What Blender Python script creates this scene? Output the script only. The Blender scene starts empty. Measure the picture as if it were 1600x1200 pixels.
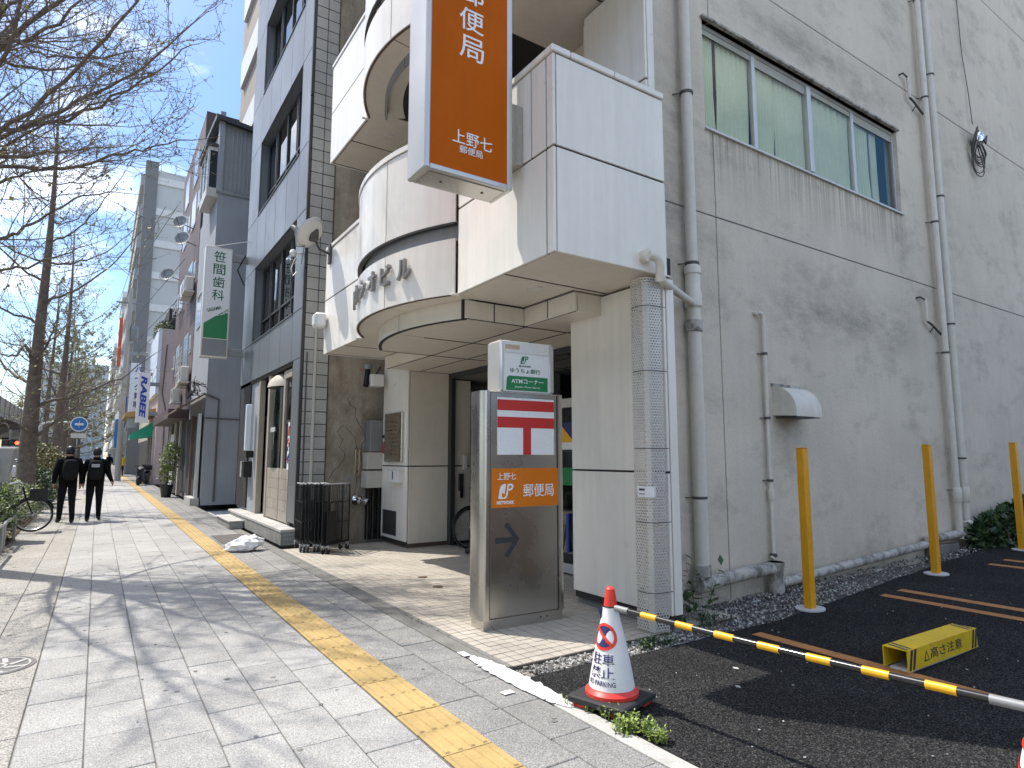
import bpy, math, random
from mathutils import Vector, Matrix, Quaternion, noise
random.seed(7)
S = bpy.context.scene
COL = S.collection
R = math.radians
# ------------------------------------------------------------------ camera
F, H, VX, VY = 970.0, 1.53, 152.0, 713.0          # focal length in photo pixels, eye height, street vanishing point
TH = math.atan2(VY - 600, F)
YAW = math.atan2(800 - VX, math.hypot(F, VY - 600))
cam = bpy.data.cameras.new('camera')
cam.sensor_width = 36.0
cam.lens = F / 1600 * 36
cam.clip_start = .05
cam.clip_end = 3000
camo = bpy.data.objects.new('camera', cam)
COL.objects.link(camo)
camo.location = (0, 0, H)
camo.rotation_euler = (R(90) + TH, 0, -YAW)
S.camera = camo
S.render.resolution_x, S.render.resolution_y = 1024, 768
# ------------------------------------------------------------------ sky and sun
SUN = Vector((-.294, .407, .864)).normalized()    # towards the sun
world = bpy.data.worlds.new('World')
S.world = world
world.use_nodes = True
wn, wl = world.node_tree.nodes, world.node_tree.links
wn.clear()
wo = wn.new('ShaderNodeOutputWorld'); wb = wn.new('ShaderNodeBackground'); sky = wn.new('ShaderNodeTexSky')
sky.sky_type = 'NISHITA'; sky.sun_disc = False
sky.sun_elevation = math.asin(SUN.z); sky.sun_rotation = math.atan2(SUN.x, SUN.y)
sky.altitude = 20; sky.air_density = 1.0; sky.dust_density = 1.3; sky.ozone_density = 1.0
# thin scattered cloud over the whole sky, brightened and spread to add neutral fill light
tc = wn.new('ShaderNodeTexCoord'); mp = wn.new('ShaderNodeMapping'); mp.inputs['Scale'].default_value = (1, 1, 2.2); mp.inputs['Location'].default_value = (3.1, .4, 1.7)
nz = wn.new('ShaderNodeTexNoise'); nz.inputs['Scale'].default_value = 2.6; nz.inputs['Detail'].default_value = 7; nz.inputs['Roughness'].default_value = .58
cr = wn.new('ShaderNodeValToRGB'); cr.color_ramp.elements[0].position = .495; cr.color_ramp.elements[1].position = .735
mx = wn.new('ShaderNodeMix'); mx.data_type = 'RGBA'; mx.inputs[7].default_value = (9.5, 9.4, 9.2, 1)
wl.new(tc.outputs['Generated'], mp.inputs['Vector']); wl.new(mp.outputs['Vector'], nz.inputs['Vector'])
wl.new(nz.outputs['Fac'], cr.inputs['Fac']); wl.new(cr.outputs['Color'], mx.inputs[0])
hs = wn.new('ShaderNodeHueSaturation'); hs.inputs['Saturation'].default_value = 1.3; hs.inputs['Value'].default_value = .74
wl.new(sky.outputs['Color'], hs.inputs['Color']); wl.new(hs.outputs['Color'], mx.inputs[6]); wl.new(mx.outputs[2], wb.inputs['Color'])
wb.inputs['Strength'].default_value = .15
wl.new(wb.outputs['Background'], wo.inputs['Surface'])
sl = bpy.data.lights.new('sun', 'SUN'); sl.energy = 2.75; sl.angle = R(.53); sl.color = (1, .95, .87)
so = bpy.data.objects.new('sun', sl); COL.objects.link(so)
so.rotation_euler = (-SUN).to_track_quat('-Z', 'Y').to_euler()
so.location = SUN * 60
S.view_settings.view_transform = 'Standard'; S.view_settings.look = 'None'
S.view_settings.exposure = 1.12; S.view_settings.gamma = 1; S.view_settings.use_curve_mapping = False
S.render.engine = 'CYCLES'
S.cycles.max_bounces = 7; S.cycles.transparent_max_bounces = 24

# ------------------------------------------------------------------ pixel helpers (a pixel is a direction; the plane it meets gives the distance)
_c, _s = math.cos(TH), math.sin(TH)
def ray(x, y):
    d, r = y - 600, x - 800
    f, u = F * _c + d * _s, F * _s - d * _c
    return Vector((f * math.sin(YAW) + r * math.cos(YAW), f * math.cos(YAW) - r * math.sin(YAW), u))
EYE = Vector((0, 0, H))
def onZ(x, y, z=0.0):
    v = ray(x, y); return EYE + v * ((z - H) / v.z)
def onX(x, y, X):
    v = ray(x, y); return EYE + v * (X / v.x)
def onY(x, y, Y):
    v = ray(x, y); return EYE + v * (Y / v.y)

# ------------------------------------------------------------------ materials
MATS = {}
def M(name, col=(.5, .5, .5), rough=.6, metal=0.0, var=.08, scale=3.0, fine=60.0, fvar=.05, bump=0.0, bscale=None, streak=0.0, rnd=0.0,
      dirt=None, dirtcol=(.12, .11, .1), spec=.5, coords='P', trans=0.0, emit=None, estr=0.0, rvar=.08):
    if name in MATS: return MATS[name]
    m = bpy.data.materials.new(name); m.use_nodes = True
    n, l = m.node_tree.nodes, m.node_tree.links
    b = n['Principled BSDF']
    b.inputs['Roughness'].default_value = rough; b.inputs['Metallic'].default_value = metal
    b.inputs['Specular IOR Level'].default_value = spec
    if emit:
        b.inputs['Emission Color'].default_value = (*emit, 1); b.inputs['Emission Strength'].default_value = estr
    g = n.new('ShaderNodeNewGeometry'); pos = g.outputs['Position']
    if coords == 'O': pos = n.new('ShaderNodeTexCoord').outputs['Object']
    def nse(sc, det=4, vec=None, rgh=.55):
        t = n.new('ShaderNodeTexNoise'); t.inputs['Scale'].default_value = sc; t.inputs['Detail'].default_value = det; t.inputs['Roughness'].default_value = rgh
        l.new(vec or pos, t.inputs['Vector']); return t.outputs['Fac']
    def rng(fac, a, b_, lo=.3, hi=.7):
        r = n.new('ShaderNodeMapRange'); r.inputs[1].default_value = lo; r.inputs[2].default_value = hi
        r.inputs[3].default_value = a; r.inputs[4].default_value = b_; l.new(fac, r.inputs[0]); return r.outputs[0]
    def mul(a, b_):
        q = n.new('ShaderNodeMath'); q.operation = 'MULTIPLY'; l.new(a, q.inputs[0]); l.new(b_, q.inputs[1]); return q.outputs[0]
    f1 = nse(scale); fac = rng(f1, 1 - var, 1 + var)
    f2 = nse(fine, 3) if fvar or bump else None
    if fvar: fac = mul(fac, rng(f2, 1 - fvar, 1 + fvar))
    if streak:
        mpn = n.new('ShaderNodeMapping'); mpn.inputs['Scale'].default_value = (9, 9, .55); l.new(pos, mpn.inputs['Vector'])
        fac = mul(fac, rng(nse(1.0, 5, mpn.outputs['Vector'], .65), 1 - streak, 1 + streak * .45))
    if rnd:
        oi = n.new('ShaderNodeObjectInfo'); fac = mul(fac, rng(oi.outputs['Random'], 1 - rnd, 1 + rnd, 0, 1))
    vm = n.new('ShaderNodeVectorMath'); vm.operation = 'SCALE'; vm.inputs[0].default_value = col; l.new(fac, vm.inputs['Scale'])
    out = vm.outputs[0]
    if dirt:
        mpd = n.new('ShaderNodeMapping'); mpd.inputs['Scale'].default_value = (1, 1, .6); l.new(pos, mpd.inputs['Vector'])
        dm = rng(nse(dirt[0], 8, mpd.outputs['Vector'], .68), 0, dirt[1], dirt[2], dirt[3])
        mixn = n.new('ShaderNodeMix'); mixn.data_type = 'RGBA'; l.new(dm, mixn.inputs[0]); l.new(out, mixn.inputs[6]); mixn.inputs[7].default_value = (*dirtcol, 1)
        out = mixn.outputs[2]
    l.new(out, b.inputs['Base Color'])
    if rvar: l.new(rng(f1, max(.02, rough - rvar), min(1, rough + rvar)), b.inputs['Roughness'])
    if bump:
        bp = n.new('ShaderNodeBump'); bp.inputs['Strength'].default_value = bump; bp.inputs['Distance'].default_value = .01
        l.new(nse(bscale, 3) if bscale else f2, bp.inputs['Height']); l.new(bp.outputs['Normal'], b.inputs['Normal'])
    if trans: b.inputs['Transmission Weight'].default_value = trans
    MATS[name] = m
    return m

def speckle(name, col, c2, c3, scale=260, rough=.8, amt=.5, bump=.25, rnd=.05, big=.1, stain=.0, spec=.4):
    """granite, exposed aggregate and asphalt: grains of three tones"""
    m = bpy.data.materials.new(name); m.use_nodes = True
    n, l = m.node_tree.nodes, m.node_tree.links; b = n['Principled BSDF']
    pos = n.new('ShaderNodeNewGeometry').outputs['Position']
    v = n.new('ShaderNodeTexVoronoi'); v.inputs['Scale'].default_value = scale; l.new(pos, v.inputs['Vector'])
    sep = n.new('ShaderNodeSeparateColor'); l.new(v.outputs['Color'], sep.inputs[0])
    r = n.new('ShaderNodeValToRGB'); e = r.color_ramp.elements; r.color_ramp.interpolation = 'CONSTANT'
    e[0].position = 0; e[0].color = (*c2, 1); e[1].position = amt * .5; e[1].color = (*col, 1)
    e3 = e.new(1 - amt * .32); e3.color = (*c3, 1); l.new(sep.outputs[0], r.inputs['Fac'])
    t = n.new('ShaderNodeTexNoise'); t.inputs['Scale'].default_value = 1.1; t.inputs['Detail'].default_value = 8; t.inputs['Roughness'].default_value = .65; l.new(pos, t.inputs['Vector'])
    mr = n.new('ShaderNodeMapRange'); mr.inputs[1].default_value = .3; mr.inputs[2].default_value = .7; mr.inputs[3].default_value = 1 - big - stain; mr.inputs[4].default_value = 1 + big
    l.new(t.outputs['Fac'], mr.inputs[0]); f = mr.outputs[0]
    if rnd:
        oi = n.new('ShaderNodeObjectInfo'); m2 = n.new('ShaderNodeMapRange'); m2.inputs[3].default_value = 1 - rnd; m2.inputs[4].default_value = 1 + rnd; l.new(oi.outputs['Random'], m2.inputs[0])
        q = n.new('ShaderNodeMath'); q.operation = 'MULTIPLY'; l.new(f, q.inputs[0]); l.new(m2.outputs[0], q.inputs[1]); f = q.outputs[0]
    vm = n.new('ShaderNodeVectorMath'); vm.operation = 'SCALE'; l.new(r.outputs[0], vm.inputs[0]); l.new(f, vm.inputs['Scale']); l.new(vm.outputs[0], b.inputs['Base Color'])
    b.inputs['Roughness'].default_value = rough; b.inputs['Specular IOR Level'].default_value = spec
    bp = n.new('ShaderNodeBump'); bp.inputs['Strength'].default_value = bump; bp.inputs['Distance'].default_value = .006; l.new(sep.outputs[1], bp.inputs['Height']); l.new(bp.outputs['Normal'], b.inputs['Normal'])
    MATS[name] = m
    return m

def glass(name, tint=(.6, .7, .68), refl=.12, rough=.02):
    m = bpy.data.materials.new(name); m.use_nodes = True
    n, l = m.node_tree.nodes, m.node_tree.links
    n.remove(n['Principled BSDF']); o = n['Material Output']
    t = n.new('ShaderNodeBsdfTransparent'); t.inputs[0].default_value = (*tint, 1)
    g = n.new('ShaderNodeBsdfGlossy'); g.inputs['Roughness'].default_value = rough
    fr = n.new('ShaderNodeLayerWeight'); pw = n.new('ShaderNodeMath'); pw.operation = 'POWER'; pw.inputs[1].default_value = 5; l.new(fr.outputs['Facing'], pw.inputs[0])
    ad = n.new('ShaderNodeMath'); ad.operation = 'ADD'; ad.inputs[1].default_value = refl; ad.use_clamp = True; l.new(pw.outputs[0], ad.inputs[0])
    mx = n.new('ShaderNodeMixShader'); l.new(ad.outputs[0], mx.inputs[0]); l.new(t.outputs[0], mx.inputs[1]); l.new(g.outputs[0], mx.inputs[2]); l.new(mx.outputs[0], o.inputs['Surface'])
    MATS[name] = m
    return m

# ------------------------------------------------------------------ mesh builder
class MB:
    def __init__(s): s.v, s.f, s.m = [], [], []
    def add(s, vs, fs, mi=0):
        k = len(s.v); s.v += [tuple(p) for p in vs]; s.f += [tuple(i + k for i in f) for f in fs]; s.m += [mi] * len(fs); return s
    def box(s, x0, x1, y0, y1, z0, z1, mi=0, ch=0.0):
        if ch <= 0:
            return s.add([(x, y, z) for x in (x0, x1) for y in (y0, y1) for z in (z0, z1)],
                         [(0, 1, 3, 2), (4, 6, 7, 5), (0, 4, 5, 1), (2, 3, 7, 6), (0, 2, 6, 4), (1, 5, 7, 3)], mi)
        vs = []; c = ch
        for sx in (0, 1):
            for sy in (0, 1):
                for sz in (0, 1):
                    x, y, z = (x0, x1)[sx], (y0, y1)[sy], (z0, z1)[sz]
                    dx, dy, dz = (c, -c)[sx], (c, -c)[sy], (c, -c)[sz]
                    vs += [(x, y + dy, z + dz), (x + dx, y, z + dz), (x + dx, y + dy, z)]
        I = lambda sx, sy, sz, a: ((sx * 2 + sy) * 2 + sz) * 3 + a
        fs = [(I(0,0,0,0), I(0,0,1,0), I(0,1,1,0), I(0,1,0,0)), (I(1,0,0,0), I(1,1,0,0), I(1,1,1,0), I(1,0,1,0)),
              (I(0,0,0,1), I(1,0,0,1), I(1,0,1,1), I(0,0,1,1)), (I(0,1,0,1), I(0,1,1,1), I(1,1,1,1), I(1,1,0,1)),
              (I(0,0,0,2), I(0,1,0,2), I(1,1,0,2), I(1,0,0,2)), (I(0,0,1,2), I(1,0,1,2), I(1,1,1,2), I(0,1,1,2))]
        for a in (0, 1):
            for b_ in (0, 1):
                fs += [(I(a,b_,0,0), I(a,b_,0,1), I(a,b_,1,1), I(a,b_,1,0)), (I(a,0,b_,0), I(a,1,b_,0), I(a,1,b_,2), I(a,0,b_,2)),
                       (I(0,a,b_,1), I(1,a,b_,1), I(1,a,b_,2), I(0,a,b_,2))]
                for d in (0, 1): fs.append((I(a,b_,d,0), I(a,b_,d,1), I(a,b_,d,2)))
        return s.add(vs, fs, mi)
    def bar(s, p, q, w, h, mi=0, up=(0, 0, 1)):
        p, q = Vector(p), Vector(q); d = (q - p).normalized(); a = d.cross(Vector(up))
        if a.length < 1e-4: a = d.cross(Vector((1, 0, 0)))
        a.normalize(); b = a.cross(d).normalized(); a *= w / 2; b *= h / 2
        return s.add([p - a - b, p + a - b, p + a + b, p - a + b, q - a - b, q + a - b, q + a + b, q - a + b],
                     [(0, 1, 2, 3), (7, 6, 5, 4), (0, 4, 5, 1), (1, 5, 6, 2), (2, 6, 7, 3), (3, 7, 4, 0)], mi)
    def tube(s, pts, r, n=8, mi=0, caps=True):
        pts = [Vector(p) for p in pts]; rs = r if isinstance(r, (list, tuple)) else [r] * len(pts)
        vs, fs = [], []; ref = None
        for i, p in enumerate(pts):
            d = ((pts[min(i + 1, len(pts) - 1)] - p).normalized() + (p - pts[max(i - 1, 0)]).normalized())
            if d.length < 1e-6: d = Vector((0, 0, 1))
            d.normalize()
            if ref is None: ref = d.orthogonal().normalized()
            a = (ref - d * ref.dot(d))
            a = a.normalized() if a.length > 1e-5 else d.orthogonal().normalized()
            ref = a; b = d.cross(a)
            for k in range(n):
                t = 2 * math.pi * k / n; vs.append(p + (a * math.cos(t) + b * math.sin(t)) * rs[i])
        for i in range(len(pts) - 1):
            for k in range(n):
                k2 = (k + 1) % n; fs.append((i * n + k, i * n + k2, (i + 1) * n + k2, (i + 1) * n + k))
        if caps: fs.append(tuple(range(n - 1, -1, -1))); e = (len(pts) - 1) * n; fs.append(tuple(range(e, e + n)))
        return s.add(vs, fs, mi)
    def extrude(s, pts, vec, mi=0):
        pts = [Vector(p) for p in pts]; v = Vector(vec); n = len(pts)
        nrm = Vector((0, 0, 0))
        for i in range(n): nrm += pts[i].cross(pts[(i + 1) % n])
        if nrm.dot(v) < 0: pts = pts[::-1]
        return s.add(pts + [p + v for p in pts], [tuple(range(n - 1, -1, -1)), tuple(range(n, 2 * n))] + [(i, (i + 1) % n, n + (i + 1) % n, n + i) for i in range(n)], mi)
    def lathe(s, prof, c=(0, 0, 0), n=20, mi=0, ax=None, ring=False):
        vs, fs = [], []; c = Vector(c); q = Vector((0, 0, 1)).rotation_difference(Vector(ax)) if ax else None
        for r, z in prof:
            for k in range(n):
                t = 2 * math.pi * k / n; p = Vector((r * math.cos(t), r * math.sin(t), z))
                vs.append(c + (q @ p if q else p))
        for i in range(len(prof) - 1):
            for k in range(n):
                k2 = (k + 1) % n; fs.append((i * n + k, i * n + k2, (i + 1) * n + k2, (i + 1) * n + k))
        e = (len(prof) - 1) * n
        if ring: fs += [(e + k, e + (k + 1) % n, (k + 1) % n, k) for k in range(n)]
        else: fs.append(tuple(range(n - 1, -1, -1))); fs.append(tuple(range(e, e + n)))
        return s.add(vs, fs, mi)
    def mesh(s, name, mats, smooth=False, off=None):
        me = bpy.data.meshes.new(name)
        vs = [(v[0] - off[0], v[1] - off[1], v[2] - off[2]) for v in s.v] if off else s.v
        me.from_pydata(vs, [], s.f)
        for m in (mats if isinstance(mats, (list, tuple)) else [mats]): me.materials.append(MATS[m] if isinstance(m, str) else m)
        me.polygons.foreach_set('material_index', s.m)
        if smooth:
            me.polygons.foreach_set('use_smooth', [True] * len(s.f))
            if smooth != 'all': me.set_sharp_from_angle(angle=R(38))
        me.update(); return me
    def build(s, name, mats, parent=None, smooth=False, local=False, loc=None):
        """vertices are world coordinates unless local; the object is put under its parent's origin"""
        off = None
        if not local: off = loc if loc is not None else (origin(parent) if parent else None)
        o = bpy.data.objects.new(name, s.mesh(name, mats, smooth, off)); COL.objects.link(o)
        if parent: o.parent = parent
        elif loc is not None: o.location = loc
        return o
def origin(o):
    v = Vector((0, 0, 0))
    while o: v += o.location; o = o.parent
    return v
def tag(o, label=None, cat=None, group=None, kind=None):
    if label: o['label'] = label
    if cat: o['category'] = cat
    if group: o['group'] = group
    if kind: o['kind'] = kind
    return o
def empty(name, loc=(0, 0, 0), rz=0.0, label=None, cat=None, group=None):
    o = bpy.data.objects.new(name, None); o.empty_display_size = .1; COL.objects.link(o); o.location = loc; o.rotation_euler = (0, 0, rz)
    return tag(o, label, cat, group)
def copy_tree(o, parent=None, skip=()):
    c = o.copy(); COL.objects.link(c); c.parent = parent
    for ch in list(o.children):
        if ch.name.split('.')[0] not in skip: copy_tree(ch, c)
    return c
def piece(name, me, parent, loc):
    o = bpy.data.objects.new(name, me); COL.objects.link(o); o.parent = parent; o.location = Vector(loc) - (origin(parent) if parent else Vector()); return o

def text_mesh(body, mat, depth=.002, bold=0.0, shear=0.0, spacing=1.0):
    c = bpy.data.curves.new('lettering', 'FONT'); c.body = body; c.extrude = depth; c.offset = bold; c.shear = shear; c.space_character = spacing; c.resolution_u = 3
    t = bpy.data.objects.new('lettering', c); COL.objects.link(t); dg = bpy.context.evaluated_depsgraph_get(); dg.update()
    me = bpy.data.meshes.new_from_object(t.evaluated_get(dg)); bpy.data.objects.remove(t); bpy.data.curves.remove(c)
    me.materials.clear(); me.materials.append(MATS[mat] if isinstance(mat, str) else mat)
    return me
def text(body, mat, o, u, v, w, h, parent=None, depth=.002, bold=.012, shear=0.0, name='lettering', warp=None, local=False):
    """flat lettering fitted to the rectangle o + [0,w]u + [0,h]v"""
    me = text_mesh(body, mat, 1.0, bold, shear)
    o, u, v = Vector(o), Vector(u).normalized(), Vector(v).normalized(); nn = u.cross(v)
    xs = [p.co.x for p in me.vertices]; ys = [p.co.y for p in me.vertices]
    x0, x1, y0, y1 = min(xs), max(xs), min(ys), max(ys)
    off = origin(parent) if parent and not local else Vector()
    for p in me.vertices:
        a, b_, d = (p.co.x - x0) / (x1 - x0) * w, (p.co.y - y0) / (y1 - y0) * h, (p.co.z + 1) * depth
        p.co = (warp(a, b_, d) if warp else o + u * a + v * b_ + nn * d) - off
    ob = bpy.data.objects.new(name, me); COL.objects.link(ob); ob.parent = parent
    return ob
# ------------------------------------------------------------------ material library
speckle('granite', (.345, .338, .322), (.23, .226, .217), (.46, .45, .427), 210, .78, .55, .2, .085, .09, .04)
speckle('granite_dark', (.25, .246, .232), (.16, .157, .15), (.36, .352, .335), 190, .82, .6, .25, .06, .14, .1)
speckle('aggregate', (.33, .315, .285), (.19, .182, .16), (.45, .43, .39), 150, .85, .6, .4, .06, .12)
speckle('asphalt', (.025, .025, .0255), (.007, .007, .0075), (.078, .075, .071), 150, .95, .5, .9, 0, .22, 0, .06)
speckle('road_asphalt', (.075, .08, .088), (.05, .052, .056), (.12, .12, .12), 90, .9, .4, .3, 0, .1)
speckle('gravel_bed', (.16, .15, .135), (.07, .065, .06), (.30, .29, .27), 60, .9, .6, .9, 0, .2)
M('mortar', (.20, .195, .18), .9, var=.2, fine=90, fvar=.2, bump=.3)
M('tile_grout', (.10, .08, .062), .9, var=.25, fine=80, fvar=.15)
M('floor_tile', (.42, .38, .32), .55, var=.1, scale=1.5, fine=40, fvar=.05, rnd=.07, dirt=(1.1, .35, .52, .75), dirtcol=(.22, .19, .15))
M('gutter', (.17, .165, .15), .85, var=.2, scale=4, fine=70, fvar=.2, bump=.3)
M('edging', (.42, .41, .38), .85, var=.15, scale=4, fine=70, fvar=.15, bump=.3)
M('spilt_paint', (.74, .74, .71), .6, var=.06, fine=40, fvar=.1, bump=.3, dirt=(9, .6, .5, .62), dirtcol=(.3, .3, .28))
M('tactile', (.42, .295, .115), .62, var=.12, scale=2, fine=50, fvar=.1, rnd=.06, bump=.12, dirt=(2.5, .35, .45, .9), dirtcol=(.25, .19, .1))
M('orange_line', (.40, .175, .05), .75, var=.12, scale=6, fine=60, fvar=.2, bump=.3, dirt=(14, .6, .56, .66), dirtcol=(.06, .045, .03))
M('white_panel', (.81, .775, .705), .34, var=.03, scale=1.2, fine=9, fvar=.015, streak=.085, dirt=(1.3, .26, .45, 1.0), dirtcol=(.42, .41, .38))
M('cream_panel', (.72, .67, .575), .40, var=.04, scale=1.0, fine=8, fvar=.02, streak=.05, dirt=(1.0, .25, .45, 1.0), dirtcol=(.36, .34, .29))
M('joint', (.022, .02, .02), .7, var=.2)
M('brown_seal', (.10, .07, .055), .7, var=.2)
M('old_wall', (.36, .32, .255), .9, var=.2, scale=1.2, fine=30, fvar=.1, streak=.2, bump=.3, dirt=(1.6, .85, .48, .68), dirtcol=(.16, .115, .07))
M('crack', (.09, .07, .05), .9)
M('alu_panel', (.17, .185, .20), .42, metal=.3, var=.05, scale=.7, fine=12, fvar=.03, rnd=.05, streak=.05)
M('alu_dark', (.05, .052, .055), .45, metal=.3, var=.1)
M('alu_frame', (.55, .55, .54), .4, metal=.4, var=.08)
M('wall_tile', (.40, .395, .375), .3, var=.06, scale=2, fine=30, fvar=.03, rnd=.06, streak=.05)
M('stone_tile', (.33, .295, .245), .6, var=.12, scale=2, fine=40, fvar=.1, rnd=.05)
M('step_stone', (.26, .255, .24), .7, var=.14, scale=2, fine=50, fvar=.1, rnd=.08, streak=.1)
M('step_cap', (.42, .41, .385), .75, var=.1, scale=3, fine=60, fvar=.1)
M('steel', (.52, .50, .46), .27, metal=1, var=.05, scale=2, fine=300, fvar=.03, rvar=.05)
M('steel_light', (.60, .585, .555), .36, metal=.6, var=.04, scale=2, fine=80, fvar=.02)
M('sign_orange', (.48, .102, .004), .6, spec=.08, var=.06, scale=1.1, fine=25, fvar=.02, streak=.04)
M('sign_orange_b', (.62, .17, .012), .5, spec=.25, var=.03)
M('sign_red', (.52, .028, .022), .4, var=.03)
M('sign_white', (.78, .79, .80), .4, var=.02)
M('sign_green', (.012, .20, .065), .4, var=.04)
M('letter_white', (.82, .81, .80), .45, var=.03)
M('letter_dark', (.03, .032, .04), .5, var=.05)
M('letter_navy', (.025, .03, .12), .5, var=.05)
M('letter_green', (.01, .12, .05), .5, var=.05)
M('letter_blue', (.02, .05, .38), .5, var=.05)
M('letter_steel', (.30, .29, .28), .45, metal=.6, var=.1)
M('beige_tape', (.50, .40, .28), .7)
M('cone_red', (.68, .045, .03), .42, var=.05, fine=40, fvar=.04)
M('cone_cover', (.74, .74, .735), .5, var=.04, scale=6, fine=40, fvar=.03, bump=.1, bscale=9, dirt=(6, .3, .56, .8), dirtcol=(.4, .38, .35))
M('rubber', (.022, .022, .023), .75, var=.2, fine=60, fvar=.2, bump=.2)
M('bar_yellow', (.80, .42, .012), .35, var=.05)
M('bar_black', (.02, .02, .022), .22, var=.1)
M('post_yellow', (.74, .34, .008), .42, var=.06, scale=4, fine=40, fvar=.04, dirt=(7, .45, .6, .75), dirtcol=(.3, .15, .03))
M('flap_yellow', (.70, .47, .012), .5, var=.1, scale=5, fine=30, fvar=.06, dirt=(5, .5, .52, .75), dirtcol=(.25, .19, .05))
M('cement_patch', (.50, .51, .51), .8, var=.12, fine=50, fvar=.1, bump=.3)
M('pipe', (.68, .64, .56), .5, var=.06, scale=3, fine=20, fvar=.04, streak=.08, dirt=(3, .4, .55, .8), dirtcol=(.28, .26, .23))
M('pipe_old', (.45, .43, .39), .7, var=.15, scale=7, fine=30, fvar=.15, dirt=(7, .9, .46, .6), dirtcol=(.13, .12, .10))
M('bracket', (.10, .095, .09), .6, metal=.4, var=.2)
M('plastic_bag', (.80, .81, .82), .4, var=.03, bump=.3, bscale=22)
M('iron', (.16, .15, .145), .65, metal=.5, var=.2, scale=9, fine=80, fvar=.2, bump=.3)
M('brown_cap', (.17, .115, .08), .6, metal=.3, var=.2)
M('black_steel', (.014, .014, .015), .42, metal=.4, var=.3)
M('chrome', (.75, .75, .75), .15, metal=1, var=.05)
M('brass', (.42, .32, .2), .3, metal=1, var=.1)
M('box_grey', (.24, .25, .255), .5, metal=.2, var=.08)
M('box_cream', (.52, .50, .45), .5, var=.06, dirt=(3, .4, .55, .8), dirtcol=(.3, .27, .22))
M('white_plastic', (.72, .72, .70), .45, var=.04)
M('dark_interior', (.03, .03, .032), .8, var=.2)
M('interior_wall', (.20, .195, .18), .8, var=.1)
M('curtain', (.74, .74, .655), .9, var=.06, scale=2, fine=30, fvar=.04)
M('shade_sheet', (.16, .18, .19), .7, var=.1)
M('blind_rail', (.42, .42, .37), .7, var=.1)
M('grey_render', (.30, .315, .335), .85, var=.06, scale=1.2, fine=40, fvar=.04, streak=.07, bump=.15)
M('corrugated', (.27, .275, .28), .6, var=.06, streak=.06)
M('mauve_tile', (.125, .092, .094), .7, var=.05, scale=2, fine=70, fvar=.05)
M('mauve_dark', (.085, .06, .06), .7, var=.06)
M('beige_wall', (.47, .43, .37), .8, var=.05)
M('pink_wall', (.50, .42, .40), .85, var=.06, scale=1.5, fine=30, fvar=.04, streak=.1)
M('apart_wall', (.47, .49, .49), .8, var=.05, scale=.5, streak=.05)
M('apart_trim', (.62, .63, .62), .8, var=.04)
M('apart_dark', (.17, .175, .18), .7, var=.06)
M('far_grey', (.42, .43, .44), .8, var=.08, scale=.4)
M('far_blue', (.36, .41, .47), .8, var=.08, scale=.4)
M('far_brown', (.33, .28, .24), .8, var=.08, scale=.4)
M('window_dark', (.035, .042, .05), .12, var=.2, scale=.6, rvar=.03)
M('awning_green', (.02, .38, .24), .6, var=.08)
M('awning_tan', (.34, .22, .08), .7, var=.15)
M('brown_timber', (.14, .095, .07), .7, var=.2)
M('pot', (.02, .022, .022), .5)
M('bark', (.15, .122, .10), .95, var=.3, scale=9, fine=45, fvar=.3, bump=.9, coords='O')
M('twig', (.21, .17, .135), .9, var=.25, scale=3)
M('bud', (.33, .34, .10), .7, var=.2, scale=3)
M('leaf', (.055, .095, .028), .5, var=.3, scale=4, fine=20, fvar=.2)
M('leaf_light', (.21, .28, .055), .5, var=.25, scale=4)
M('leaf_dark', (.03, .065, .022), .45, var=.3, scale=6)
M('leaf_olive', (.15, .16, .06), .6, var=.25, scale=4)
M('leaf_brown', (.20, .12, .04), .7, var=.3, scale=5)
M('soffit_line', (.03, .026, .022), .8)
M('soil', (.09, .065, .045), .95, var=.3, scale=5, fine=40, fvar=.3, bump=.6)
M('cloth_black', (.005, .005, .006), .95, spec=.15, var=.2, bump=.2, bscale=30)
M('cloth_black_b', (.009, .009, .010), .8, spec=.2, var=.2, bump=.2, bscale=25)
M('denim', (.008, .0085, .011), .9, spec=.15, var=.2)
M('hair', (.008, .007, .007), .5, var=.3)
M('skin', (.42, .25, .18), .55, var=.05)
M('coat_beige', (.42, .36, .30), .85, var=.08)
M('cloth_yellow', (.62, .48, .03), .8)
M('reflect_grey', (.35, .36, .37), .4, var=.1)
M('tyre', (.018, .018, .019), .7, var=.2)
M('bike_silver', (.5, .5, .5), .3, metal=.8, var=.1)
M('car_white', (.70, .71, .72), .2, var=.02)
M('car_dark', (.03, .032, .04), .15, var=.05)
M('tail_red', (.5, .01, .01), .2)
M('lamp_red', (.8, .05, .03), .4, emit=(1, .08, .03), estr=2.5)
M('sign_blue', (.03, .17, .48), .4, var=.05)
M('banner_blue', (.02, .06, .26), .6, var=.05)
M('banner_pale', (.62, .70, .78), .6, var=.04)
M('banner_red', (.50, .07, .03), .6, var=.06)
M('overpass', (.46, .43, .38), .85, var=.08, scale=.4, streak=.12)
M('overpass_dark', (.22, .22, .21), .85, var=.1)
M('pole_concrete', (.40, .39, .37), .8, var=.08)
M('ac_cream', (.58, .56, .51), .55, var=.05)
M('dish_white', (.62, .62, .60), .45, var=.04)
M('poster_white', (.72, .74, .76), .5, var=.03)
M('poster_red', (.60, .06, .03), .5)
M('poster_blue', (.05, .06, .30), .5)
M('notice_brown', (.17, .13, .09), .5, var=.2, scale=8, fine=60, fvar=.2)
M('label_white', (.72, .72, .72), .5)
glass('clear_glass', (.90, .93, .88), .008)
glass('green_glass', (.42, .56, .52), .06)
glass('dark_glass', (.30, .33, .34), .10)
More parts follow.
